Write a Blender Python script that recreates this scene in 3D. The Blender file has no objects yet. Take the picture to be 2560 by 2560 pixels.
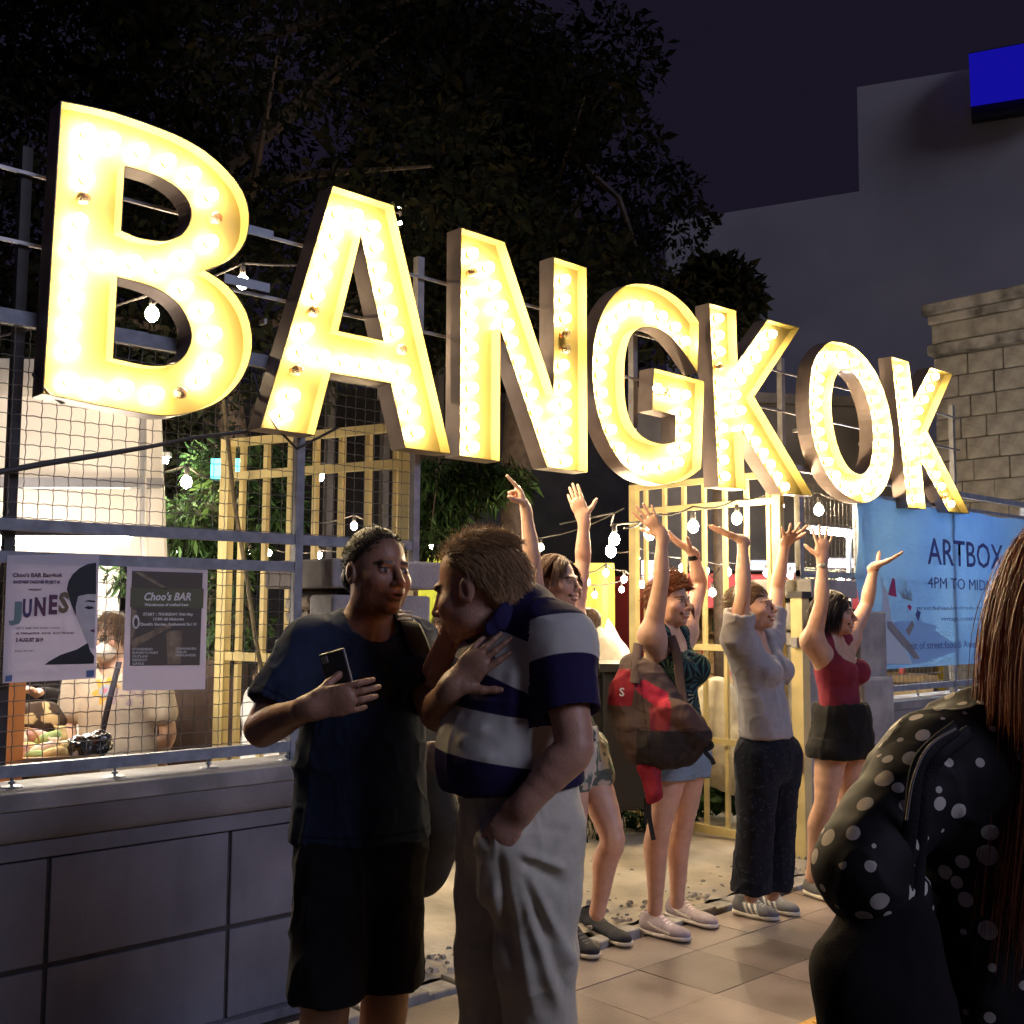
import bpy, bmesh, math, random
import numpy as np
from mathutils import Vector, Matrix
from mathutils.geometry import tessellate_polygon
random.seed(7); rng = np.random.default_rng(7)
R = math.radians
SC = bpy.context.scene
COL = SC.collection
# ------------------------------------------------------------------ camera
CAM_H = 1.52; HEAD = R(47.3); PITCH = R(5.05); ROLL = R(0.35); F = 2756.0   # F: focal length in pixels of a 2560 frame
cam_d = bpy.data.cameras.new('camera'); cam = bpy.data.objects.new('camera', cam_d); COL.objects.link(cam)
cam_d.sensor_width = 36; cam_d.lens = 36 * F / 2560; cam_d.clip_start = .05; cam_d.clip_end = 500
cam.location = (0, 0, CAM_H)
cam.rotation_mode = 'XYZ'
MROT = Matrix.Rotation(HEAD - math.pi / 2, 3, 'Z') @ Matrix.Rotation(math.pi / 2 + PITCH, 3, 'X') @ Matrix.Rotation(ROLL, 3, 'Z')
cam.rotation_euler = MROT.to_euler()
SC.camera = cam
# ------------------------------------------------------------------ world, sun, exposure
W = bpy.data.worlds.new('World'); SC.world = W; W.use_nodes = True
wn = W.node_tree; wn.nodes.clear()
sky = wn.nodes.new('ShaderNodeTexSky'); sky.sky_type = 'NISHITA'; sky.sun_disc = False
SUN_EL, SUN_AZ = R(28), R(-78)          # azimuth measured from +X, where the light comes from
sky.sun_elevation = R(-5); sky.sun_rotation = math.pi / 2 - SUN_AZ
b1 = wn.nodes.new('ShaderNodeBackground'); b1.inputs[1].default_value = 0.022
b2 = wn.nodes.new('ShaderNodeBackground'); b2.inputs[0].default_value = (.0034, .0026, .0058, 1); b2.inputs[1].default_value = 1.0
ad = wn.nodes.new('ShaderNodeAddShader'); wo = wn.nodes.new('ShaderNodeOutputWorld')
wn.links.new(sky.outputs[0], b1.inputs[0]); wn.links.new(b1.outputs[0], ad.inputs[0]); wn.links.new(b2.outputs[0], ad.inputs[1]); wn.links.new(ad.outputs[0], wo.inputs[0])
sun_d = bpy.data.lights.new('sun', 'SUN'); sun = bpy.data.objects.new('sun', sun_d); COL.objects.link(sun)
sun_d.energy = 0.36; sun_d.angle = R(24); sun_d.color = (.66, .71, 1.0)
sdir = Vector((math.cos(SUN_AZ) * math.cos(SUN_EL), math.sin(SUN_AZ) * math.cos(SUN_EL), math.sin(SUN_EL)))
sun.rotation_euler = sdir.to_track_quat('Z', 'Y').to_euler()
VS = SC.view_settings; VS.view_transform = 'Standard'; VS.look = 'None'; VS.exposure = 1.45; VS.gamma = 1; VS.use_curve_mapping = False
SC.cycles.use_denoising = True; SC.cycles.max_bounces = 6; SC.cycles.diffuse_bounces = 3; SC.cycles.transparent_max_bounces = 12
SC.cycles.sample_clamp_indirect = 4; SC.cycles.caustics_reflective = False; SC.cycles.caustics_refractive = False
# ------------------------------------------------------------------ pixel to place (pixels of the 2560 photograph)
FW = Vector((math.cos(HEAD), math.sin(HEAD), 0)); RT = Vector((math.sin(HEAD), -math.cos(HEAD), 0)); CP = Vector((0, 0, CAM_H))
def ray(u, v): return MROT @ Vector(((u - 1280) / F, (1280 - v) / F, -1))
def at_y(u, v, y): r = ray(u, v); return CP + r * (y / r.y)
def at_x(u, v, x): r = ray(u, v); return CP + r * (x / r.x)
def at_z(u, v, z): r = ray(u, v); return CP + r * ((z - CAM_H) / r.z)
def at_d(u, v, d): r = ray(u, v); return CP + r * (d / r.dot(FW))
# ------------------------------------------------------------------ objects
def link(name, data, parent=None):
    o = bpy.data.objects.new(name, data); COL.objects.link(o)
    if parent is not None: o.parent = parent
    return o
def tag(o, label, cat, group=None, kind=None):
    o['label'] = label
    if cat: o['category'] = cat
    if group: o['group'] = group
    if kind: o['kind'] = kind
    return o
def thing(name, label, cat, loc=(0, 0, 0), rz=0, group=None):
    o = link(name, None); o.location = loc; o.rotation_euler = (0, 0, rz); o.empty_display_size = .1
    return tag(o, label, cat, group)
def struct(o): o['kind'] = 'structure'; return o
def stuff(o): o['kind'] = 'stuff'; return o
class MB:
    def __init__(s): s.v = []; s.f = []; s.m = []
    def add(s, vs, fs, m=0):
        n = len(s.v); s.v.extend([tuple(p) for p in vs]); s.f.extend([tuple(i + n for i in f) for f in fs]); s.m.extend([m] * len(fs)); return s
    def box(s, c, d, m=0, rot=None, taper=1.0):
        hx, hy, hz = d[0] / 2, d[1] / 2, d[2] / 2; vs = []
        for z, t in ((-hz, 1), (hz, taper)):
            for x, y in ((-hx, -hy), (hx, -hy), (hx, hy), (-hx, hy)): vs.append(Vector((x * t, y * t, z)))
        if rot is not None: vs = [rot @ p for p in vs]
        c = Vector(c); return s.add([p + c for p in vs], [(0, 3, 2, 1), (4, 5, 6, 7), (0, 1, 5, 4), (1, 2, 6, 5), (2, 3, 7, 6), (3, 0, 4, 7)], m)
    def bx(s, x0, x1, y0, y1, z0, z1, m=0): return s.box(((x0 + x1) / 2, (y0 + y1) / 2, (z0 + z1) / 2), (x1 - x0, y1 - y0, z1 - z0), m)
    def tube(s, pts, r, n=6, m=0, cap=True):
        pts = [Vector(p) for p in pts]; rr = r if isinstance(r, (list, tuple)) else [r] * len(pts); vs = []; prev = None
        for i, p in enumerate(pts):
            t = (pts[min(i + 1, len(pts) - 1)] - pts[max(i - 1, 0)]).normalized()
            a = prev if prev is not None else (Vector((0, 0, 1)) if abs(t.z) < .9 else Vector((1, 0, 0)))
            b = t.cross(a).normalized(); a = b.cross(t).normalized(); prev = a
            for k in range(n):
                w = 2 * math.pi * k / n; vs.append(p + (a * math.cos(w) + b * math.sin(w)) * rr[i])
        fs = []
        for i in range(len(pts) - 1):
            for k in range(n): fs.append((i * n + k, i * n + (k + 1) % n, (i + 1) * n + (k + 1) % n, (i + 1) * n + k))
        if cap: fs.append(tuple(reversed(range(n)))); fs.append(tuple(range((len(pts) - 1) * n, len(pts) * n)))
        return s.add(vs, fs, m)
    def bar(s, a, b, w, h=None, up=(0, 0, 1), m=0):
        a = Vector(a); b = Vector(b); h = h or w; t = (b - a).normalized(); u = Vector(up)
        if abs(t.dot(u)) > .95: u = Vector((0, 1, 0))
        x = t.cross(u).normalized(); y = x.cross(t).normalized(); vs = []
        for p in (a, b):
            for i, j in ((-1, -1), (1, -1), (1, 1), (-1, 1)): vs.append(p + x * (i * w / 2) + y * (j * h / 2))
        return s.add(vs, [(0, 3, 2, 1), (4, 5, 6, 7), (0, 1, 5, 4), (1, 2, 6, 5), (2, 3, 7, 6), (3, 0, 4, 7)], m)
    def lathe(s, prof, n=12, c=(0, 0, 0), m=0, mtx=None):
        vs = []; c = Vector(c)
        for r, z in prof:
            for k in range(n):
                w = 2 * math.pi * k / n; p = Vector((r * math.cos(w), r * math.sin(w), z))
                vs.append((mtx @ p if mtx is not None else p) + c)
        fs = [(i * n + k, i * n + (k + 1) % n, (i + 1) * n + (k + 1) % n, (i + 1) * n + k) for i in range(len(prof) - 1) for k in range(n)]
        fs.append(tuple(reversed(range(n)))); fs.append(tuple(range((len(prof) - 1) * n, len(prof) * n)))
        return s.add(vs, fs, m)
    def quad(s, a, b, c, d, m=0): return s.add([a, b, c, d], [(0, 1, 2, 3)], m)
    def mesh(s, name, mats, smooth=False):
        me = bpy.data.meshes.new(name); me.from_pydata(s.v, [], s.f)
        for m in (mats if isinstance(mats, (list, tuple)) else [mats]): me.materials.append(m)
        if len(me.materials) > 1: me.polygons.foreach_set('material_index', s.m)
        if smooth: me.polygons.foreach_set('use_smooth', [True] * len(me.polygons))
        me.update(); return me
    def obj(s, name, mats, parent=None, smooth=False): return link(name, s.mesh(name, mats, smooth), parent)
def bevel(o, w=.01, seg=2):
    m = o.modifiers.new('bevel', 'BEVEL'); m.width = w; m.segments = seg; m.limit_method = 'ANGLE'; return o
def copy_tree(o, parent=None):
    c = o.copy(); COL.objects.link(c); c.parent = parent
    for ch in list(o.children): copy_tree(ch, c)
    return c
# ------------------------------------------------------------------ materials
MATS = {}
def mat(name, col, rough=.7, var=.15, scale=8.0, bump=0.0, bscale=60.0, metal=0.0, emit=None, es=0.0, spec=.4, col2=None, sheen=0.0, tr=0.0, detail=5, thr=(.35, .65), alpha=1.0):
    if name in MATS: return MATS[name]
    m = bpy.data.materials.new(name); m.use_nodes = True; MATS[name] = m
    nt = m.node_tree; p = nt.nodes['Principled BSDF']
    p.inputs['Roughness'].default_value = rough; p.inputs['Metallic'].default_value = metal; p.inputs['Specular IOR Level'].default_value = spec
    p.inputs['Base Color'].default_value = (*col, 1)
    if sheen: p.inputs['Sheen Weight'].default_value = sheen
    if tr: p.inputs['Transmission Weight'].default_value = tr
    if alpha < 1: p.inputs['Alpha'].default_value = alpha
    if emit: p.inputs['Emission Color'].default_value = (*emit, 1); p.inputs['Emission Strength'].default_value = es
    if var or col2:
        tc = nt.nodes.new('ShaderNodeTexCoord'); no = nt.nodes.new('ShaderNodeTexNoise'); no.inputs['Scale'].default_value = scale; no.inputs['Detail'].default_value = detail
        rp = nt.nodes.new('ShaderNodeValToRGB'); e = rp.color_ramp.elements; e[0].position, e[1].position = thr
        c2 = col2 or tuple(min(1, x * (1 + var)) for x in col); c1 = col if col2 else tuple(x * (1 - var) for x in col)
        e[0].color = (*c1, 1); e[1].color = (*c2, 1)
        nt.links.new(tc.outputs['Object'], no.inputs['Vector']); nt.links.new(no.outputs[0], rp.inputs[0]); nt.links.new(rp.outputs[0], p.inputs['Base Color'])
        ob = tc
    if bump:
        tc = nt.nodes.new('ShaderNodeTexCoord'); n2 = nt.nodes.new('ShaderNodeTexNoise'); n2.inputs['Scale'].default_value = bscale; n2.inputs['Detail'].default_value = 6
        bp = nt.nodes.new('ShaderNodeBump'); bp.inputs['Strength'].default_value = bump; bp.inputs['Distance'].default_value = .01
        nt.links.new(tc.outputs['Object'], n2.inputs['Vector']); nt.links.new(n2.outputs[0], bp.inputs['Height']); nt.links.new(bp.outputs[0], p.inputs['Normal'])
    return m
def node_mat(name, rough=.8, spec=.3):
    m = bpy.data.materials.new(name); m.use_nodes = True; MATS[name] = m
    nt = m.node_tree; p = nt.nodes['Principled BSDF']; p.inputs['Roughness'].default_value = rough; p.inputs['Specular IOR Level'].default_value = spec
    return m, nt, p
def emis(name, col, s):
    m = bpy.data.materials.new(name); m.use_nodes = True; nt = m.node_tree; nt.nodes.clear()
    e = nt.nodes.new('ShaderNodeEmission'); e.inputs[0].default_value = (*col, 1); e.inputs[1].default_value = s
    o = nt.nodes.new('ShaderNodeOutputMaterial'); nt.links.new(e.outputs[0], o.inputs[0]); return m
def ico(r, sub=2):
    bm = bmesh.new(); bmesh.ops.create_icosphere(bm, subdivisions=sub, radius=r); return bm
def text_mesh(body, size, font_off=0.0, align='LEFT', shear=0.0, sx=1.0, res=2, extrude=0.0):
    cu = bpy.data.curves.new('lettering', 'FONT'); cu.body = body; cu.size = size; cu.align_x = align; cu.offset = font_off; cu.shear = shear; cu.resolution_u = res; cu.extrude = extrude
    o = bpy.data.objects.new('lettering', cu); COL.objects.link(o)
    dg = bpy.context.evaluated_depsgraph_get(); me = bpy.data.meshes.new_from_object(o.evaluated_get(dg))
    bpy.data.objects.remove(o); bpy.data.curves.remove(cu)
    if sx != 1.0:
        for v in me.vertices: v.co.x *= sx
    return me
# ================================================================== the BANGKOK sign: seven marquee letters
YS = 3.74; LD = .10; LT = .062                 # front plane, full depth, depth of the tray
M_plate = mat('letter_yellow', (.185, .146, .044), .34, .06, 4, spec=.5)
M_ret = mat('letter_return', (.27, .21, .19), .42, .18, 6, metal=.35)
M_bulb = emis('bulb_lit', (1.0, .77, .46), 88.0)
M_boff = mat('bulb_clear', (.95, .85, .65), .08, 0, spec=.8, tr=.85)
M_sock = mat('bulb_socket', (.42, .16, .05), .5, .1)
def zp(org, sc, pts): return [(org[0] + x * sc, org[1] + y * sc) for x, y in pts]
LET = {}
LET['B'] = dict(org=(50, 230), sc=.4348,
 out=[(235,50),(400,82),(560,122),(760,190),(940,265),(1080,350),(1200,460),(1275,560),(1312,660),(1318,760),(1300,850),(1255,925),(1180,985),(1070,1028),(1140,1070),(1220,1140),(1290,1240),(1328,1350),(1335,1470),(1310,1580),(1255,1680),(1170,1765),(1080,1815),(960,1850),(845,1864),(700,1848),(400,1790),(130,1735)],
 holes=[[(605,428),(700,455),(800,490),(900,550),(960,620),(983,690),(970,760),(925,820),(850,850),(780,852),(680,835),(585,795)],
        [(563,1068),(660,1090),(780,1130),(890,1200),(955,1290),(985,1390),(970,1470),(920,1540),(850,1568),(740,1570),(640,1552),(538,1528)]],
 on=[(390,225),(535,275),(700,335),(855,395),(1000,470),(1100,590),(1100,860),(960,950),(815,1010),(660,980),(505,955),(325,880),(345,740),(385,490),(385,355),(335,1045),(325,1180),(305,1330),(300,1475),(295,1660),(445,1700),(610,1700),(785,1735),(1050,1650),(1120,1545),(1120,1390),(1070,1245),(955,1125)],
 off=[(365,610),(1125,725),(920,1730)])
LET['A'] = dict(org=(590, 440), sc=.3726,
 out=[(648,62),(1058,195),(1443,1867),(1135,1825),(1037,1393),(637,1323),(530,1742),(162,1690)],
 holes=[[(838,412),(988,1102),(690,1037)]],
 on=[(690,245),(675,390),(640,525),(600,660),(550,795),(480,1030),(455,1175),(385,1470),(340,1605),(925,340),(810,265),(945,470),(965,620),(1005,755),(1040,910),(1080,1050),(1125,1310),(1165,1440),(1195,1575),(1220,1720),(740,1245),(870,1265),(1005,1280),(590,1210)],
 off=[(520,910),(1110,1165),(410,1305)])
LET['N'] = dict(org=(1090, 540), sc=.3469,
 out=[(180,82),(495,185),(848,1265),(848,293),(1087,372),(1095,1848),(800,1812),(465,820),(463,1770),(168,1730)], holes=[],
 on=[(265,270),(265,550),(260,690),(260,815),(260,950),(260,1090),(262,1240),(264,1385),(266,1525),(268,1665),(380,370),(425,510),(475,650),(520,780),(550,905),(600,1045),(650,1150),(695,1280),(725,1410),(775,1545),(820,1680),(930,460),(930,600),(935,735),(920,1075),(930,1225),(935,1355),(935,1485),(935,1620),(940,1765)],
 off=[(262,405),(935,850),(935,960)])
LET['G'] = dict(org=(1450, 680), sc=.2899,
 out=[(1027,430),(930,300),(830,210),(720,145),(600,105),(500,98),(410,110),(310,175),(225,285),(160,430),(120,600),(105,800),(112,1000),(140,1170),(190,1340),(260,1500),(350,1640),(460,1740),(600,1810),(740,1832),(860,1810),(960,1765),(1048,1695),(1073,940),(637,825),(620,1190),(823,1237),(818,1462),(760,1474),(700,1478),(600,1450),(520,1400),(450,1310),(405,1180),(385,1000),(388,780),(410,640),(450,540),(510,490),(590,478),(680,495),(770,550),(860,650),(940,760),(1015,875)], holes=[],
 on=[(470,285),(360,375),(280,480),(220,605),(195,755),(180,890),(190,1040),(220,1195),(270,1360),(345,1515),(460,1615),(590,1685),(730,1675),(850,1640),(905,1510),(910,1360),(910,1215),(815,1050),(910,1060),(665,1005),(905,595),(825,475),(710,380),(590,300)],
 off=[(725,1035)])
LET['K'] = dict(org=(1730, 730), sc=.2743,
 out=[(157,100),(402,170),(418,630),(690,248),(985,325),(570,955),(1108,1860),(815,1832),(460,1275),(488,1802),(240,1775)], holes=[],
 on=[(245,240),(250,395),(255,545),(260,820),(262,960),(270,1100),(280,1240),(285,1390),(290,1530),(300,1680),(730,385),(655,495),(585,600),(510,710),(445,800),(400,940),(445,1080),(510,1250),(580,1360),(650,1465),(715,1570),(775,1680),(845,1775)],
 off=[(250,680)])
LET['O'] = dict(org=(1960, 820), sc=.2588,
 out=[(490,128),(600,150),(700,200),(800,300),(900,450),(980,650),(1030,850),(1055,1050),(1055,1250),(1020,1430),(960,1570),(880,1650),(790,1690),(690,1670),(570,1600),(460,1490),(370,1330),(300,1150),(260,950),(243,700),(255,480),(290,310),(370,190),(430,140)],
 holes=[[(590,403),(660,430),(740,530),(800,680),(840,830),(858,1000),(855,1180),(830,1310),(785,1390),(720,1408),(640,1360),(570,1260),(510,1100),(475,930),(460,750),(470,600),(500,480),(545,415)]],
 on=[(560,265),(440,265),(365,380),(340,490),(335,600),(325,725),(328,860),(345,1000),(375,1140),(430,1290),(500,1420),(590,1520),(690,1570),(800,1550),(890,1490),(940,1380),(955,1250),(955,1110),(945,970),(920,830),(885,690),(835,550),(775,440),(680,330)], off=[])
LET['K2'] = dict(org=(1960, 820), sc=.2588,
 out=[(1035,275),(1207,325),(1250,690),(1410,380),(1632,440),(1387,1000),(1795,1795),(1590,1775),(1325,1290),(1370,1750),(1195,1735)], holes=[],
 on=[(1105,395),(1130,520),(1145,640),(1160,760),(1175,880),(1190,1000),(1205,1120),(1220,1240),(1240,1380),(1255,1500),(1280,1650),(1460,470),(1410,580),(1355,690),(1300,800),(1275,930),(1310,1080),(1360,1190),(1415,1310),(1470,1420),(1520,1530),(1610,1700)],
 off=[(1555,1625)])
LABEL = {'B': 'glowing yellow marquee letter B, the first and largest letter of the sign', 'A': 'glowing yellow marquee letter A between the B and the N',
 'N': 'glowing yellow marquee letter N with two unlit bulbs in its right stem', 'G': 'glowing yellow marquee letter G above the girl pointing upwards',
 'K': 'glowing yellow marquee letter K between the G and the O', 'O': 'glowing yellow marquee letter O near the right end of the sign', 'K2': 'small looking yellow marquee letter K at the far right end of the sign'}
bm = ico(.024, 3); ME_on = bpy.data.meshes.new('bulb'); bm.to_mesh(ME_on); bm.free(); ME_on.materials.append(M_bulb)
bm = ico(.024, 3); ME_off = bpy.data.meshes.new('unlit_bulb'); bm.to_mesh(ME_off); bm.free(); ME_off.materials.append(M_boff)
for me in (ME_on, ME_off): me.polygons.foreach_set('use_smooth', [True] * len(me.polygons))
ME_sock = MB().lathe([(.017, 0), (.017, .012), (.012, .018)], 10, mtx=Matrix.Rotation(R(90), 3, 'X')).mesh('socket', M_sock)
ME_fil = MB().lathe([(.004, 0), (.006, .012), (.001, .02)], 6, mtx=Matrix.Rotation(R(90), 3, 'X')).mesh('filament', M_sock)
def smooth_loop(pts, corner=35):
    """round the traced curve where it bends gently, keep real corners"""
    n = len(pts); out = []
    P2 = [Vector(p) for p in pts]
    def ang(i):
        a = P2[i] - P2[i - 1]; b = P2[(i + 1) % n] - P2[i]; return math.degrees(abs(a.angle(b)))
    hard = [ang(i) > corner for i in range(n)]
    for i in range(n):
        j = (i + 1) % n; p0, p1, p2, p3 = P2[i - 1], P2[i], P2[j], P2[(j + 1) % n]
        out.append(p1)
        if hard[i] and hard[j]: continue
        m1 = (p2 - p1) if hard[i] else (p2 - p0) * .5; m2 = (p2 - p1) if hard[j] else (p3 - p1) * .5
        for t in (1 / 3, 2 / 3):
            t2, t3 = t * t, t ** 3
            out.append(p1 * (2*t3-3*t2+1) + m1 * (t3-2*t2+t) + p2 * (-2*t3+3*t2) + m2 * (t3-t2))
    return out
def build_letter(key):
    L = LET[key]; name = 'marquee_letter'
    def pl(p): q = at_y(*zp(L['org'], L['sc'], [p])[0], YS); return Vector((q.x, q.z))
    loops = [smooth_loop([pl(p) for p in L['out']])] + [smooth_loop([pl(p) for p in h]) for h in L['holes']]
    base = Vector((min(p.x for p in loops[0]), YS, min(p.y for p in loops[0])))
    root = thing(name, LABEL[key], 'sign letter', base, group='letters of the lit sign')
    loc = [[Vector((p.x - base.x, p.y - base.z)) for p in lp] for lp in loops]
    def area(lp): return sum(lp[i].x * lp[(i + 1) % len(lp)].y - lp[(i + 1) % len(lp)].x * lp[i].y for i in range(len(lp)))
    loc = [lp if (area(lp) > 0) == (k == 0) else lp[::-1] for k, lp in enumerate(loc)]      # outline counter-clockwise, holes clockwise
    flat = [p for lp in loc for p in lp]
    tris = tessellate_polygon([[Vector((p.x, p.y, 0)) for p in lp] for lp in loc])
    pb = MB(); pb.add([(p.x, LT, p.y) for p in flat], [t for t in tris]); n0 = len(flat)
    pb.add([(p.x, LD - .002, p.y) for p in flat], [t for t in tris], 1)
    po = pb.obj('back_plate', [M_plate, M_ret], root)
    T = .0035
    for li, lp in enumerate(loc):
        wb = MB()
        n = len(lp); inn = []
        for i in range(n):
            a, b, c = lp[i - 1], lp[i], lp[(i + 1) % n]; d1 = (b - a).normalized(); d2 = (c - b).normalized()
            n1 = Vector((-d1.y, d1.x)); n2 = Vector((-d2.y, d2.x)); bis = n1 + n2
            bis = bis.normalized() if bis.length > 1e-4 else n1; k = T / max(.35, bis.dot(n1)); inn.append(b + bis * k)
        vs = [(p.x, 0, p.y) for p in lp] + [(p.x, LD, p.y) for p in lp] + [(p.x, 0, p.y) for p in inn] + [(p.x, LD - .004, p.y) for p in inn]
        for i in range(n):
            j = (i + 1) % n
            s0 = len(wb.v)
            wb.add([vs[i], vs[j], vs[n + j], vs[n + i]], [(0, 1, 2, 3)], 1)               # outside
            wb.add([vs[2*n + j], vs[2*n + i], vs[3*n + i], vs[3*n + j]], [(0, 1, 2, 3)], 0)   # inside
            wb.add([vs[i], vs[2*n + i], vs[2*n + j], vs[j]], [(0, 1, 2, 3)], 0)
        wb.obj('inner_return' if li else 'return_edge', [M_plate, M_ret], root)
    for lst, me, on in ((L['on'], ME_on, True), (L['off'], ME_off, False)):
        for p in lst:
            u, v = zp(L['org'], L['sc'], [p])[0]; q = at_y(u, v, YS + LT - .03)
            b = link('bulb' if on else 'unlit_bulb', me, root); b.location = (q.x - base.x, LT - .034, q.z - base.z)
            s = link('socket', ME_sock, b); s.location = (0, .033, 0)
            if not on: f = link('filament', ME_fil, b); f.location = (0, .012, 0)
    return root
for k in LET: build_letter(k)
# ================================================================== ground and paving
M_soil = mat('soil', (.055, .045, .038), .95, .35, 3, .6, 30)
M_mort = mat('mortar', (.05, .045, .045), .95, .2, 20)
M_tile = mat('paving_tile', (.26, .205, .182), .38, .28, 2.2, .25, 90, spec=.5, thr=(.3, .7))
nt_ = M_tile.node_tree; oi_ = nt_.nodes.new('ShaderNodeObjectInfo'); mr_ = nt_.nodes.new('ShaderNodeMapRange'); mr_.inputs[3].default_value = .62; mr_.inputs[4].default_value = 1.12; mx_ = nt_.nodes.new('ShaderNodeMix'); mx_.data_type = 'RGBA'; mx_.blend_type = 'MULTIPLY'; mx_.inputs[0].default_value = 1
pb_ = nt_.nodes['Principled BSDF']; sk_ = pb_.inputs['Base Color'].links[0].from_socket; nt_.links.new(oi_.outputs['Random'], mr_.inputs[0]); nt_.links.new(sk_, mx_.inputs[6]); nt_.links.new(mr_.outputs[0], mx_.inputs[7]); nt_.links.new(mx_.outputs[2], pb_.inputs['Base Color'])      # no two tiles fired alike
M_tact = mat('tactile_yellow', (.62, .36, .10), .6, .2, 10, .3, 80)
M_conc = mat('apron_concrete', (.46, .41, .32), .85, .32, 3.0, .9, 26, thr=(.3, .7))
M_kerb = mat('kerb_stone', (.30, .28, .26), .85, .35, 9, 1.0, 22)
g = struct(MB().quad((-60, -30, -.03), (90, -30, -.03), (90, 120, -.03), (-60, 120, -.03)).obj('ground', M_soil))
pv = struct(MB().bx(-3, 14, -4, 3.47, -.028, -.006).obj('pavement', M_mort))
TM = []
for k in range(5):
    b = MB(); h = .0; T = .397; b.bx(-T/2, T/2, -T/2, T/2, -.03, 0); me = b.mesh('tile', M_tile); TM.append(me)
for me in TM[1:]:
    for v in me.vertices: v.co.z += random.uniform(-.0012, .0012) if v.co.z > -.01 else 0
rows = [(-1 + i) for i in range(0, 12)]
for j in range(6):
    y0 = 3.18 - .4 * j; full = True
    for i in range(-7, 15):
        x0 = 3.68 + .4 * i
        if j >= 3 and (x0 < 2.4 or x0 > 7): continue
        if x0 > 4.6 + .45 * (8 - j) and j > 3: continue
        t = link('tile', random.choice(TM), pv); t.location = (x0 + .2, y0 + (.2 if j else .145), random.uniform(-.0016, .0016)); t.rotation_euler = (random.uniform(-.003, .003), random.uniform(-.003, .003), random.choice((0, 1, 2, 3)) * math.pi / 2 if j else 0)
        if j == 0: t.scale = (1, .72, 1)
        if 1.95 < y0 + .2 < 2.3: bpy.data.objects.remove(t)
tb = MB(); tb.bx(-.198, .198, -.185, .185, -.03, .001)
for q in range(4): tb.bx(-.185, .185, -.15 + q * .09, -.115 + q * .09, .001, .007)
tme = tb.mesh('tactile_tile', M_tact)
for i in range(-3, 9):
    t = link('tactile_tile', tme, pv); t.location = (3.88 + .4 * i, 2.192, .002)
kerb = thing('kerb', 'broken stone kerb between the pavement and the gateway', 'kerb', (0, 0, 0))
random.seed(3)
x = .9
while x < 9.5:
    L = random.uniform(.35, .95); b = MB(); n = 6
    for i in range(n):
        xa = x + L * i / n; xb = x + L * (i + 1) / n
        b.bx(xa, xb, 3.475 + random.uniform(0, .02), 3.60 + random.uniform(-.03, .02), -.02, .028 + random.uniform(-.016, .008))
    bevel(b.obj('kerb_stone', M_kerb, kerb), .008); x += L + random.uniform(.004, .03)
# uneven concrete apron in the gateway
nx, ny = 60, 46; b = MB(); vs = []
for j in range(ny + 1):
    for i in range(nx + 1):
        X = 2.55 + 4.25 * i / nx; Y = 3.615 + 3.4 * j / ny; Z = .045 + .012 * math.sin(X * 3.1 + Y * 2) * math.sin(Y * 5 + X) + random.uniform(-.004, .004) + .02 * min(1, max(0, Y - 3.7))
        if j == 0: Z = .01 + random.uniform(0, .02)
        if j in (3, 4): Z -= .016 * (1 + math.sin(X * 7)) * (.6 + .4 * math.sin(X * 23))
        vs.append((X, Y + (random.uniform(-.012, .03) if j < 3 else 0), Z))
b.add(vs, [(j*(nx+1)+i, j*(nx+1)+i+1, (j+1)*(nx+1)+i+1, (j+1)*(nx+1)+i) for j in range(ny) for i in range(nx)])
struct(b.obj('driveway', M_conc, smooth=True))
b = MB(); random.seed(5)
for i in range(420):
    X = random.uniform(2.3, 6.6); Y = random.choice((random.gauss(3.63, .03), random.gauss(3.78, .03), random.uniform(3.6, 4.6))); r = random.uniform(.004, .016)
    b.box((X, Y, .045 + r * .3), (r * 2, r * 1.6, r), rot=Matrix.Rotation(random.uniform(0, 6), 3, 'Z'), taper=.6)
stuff(tag(b.obj('rubble', M_kerb), 'small chips of broken concrete along the kerb', 'rubble'))
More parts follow.
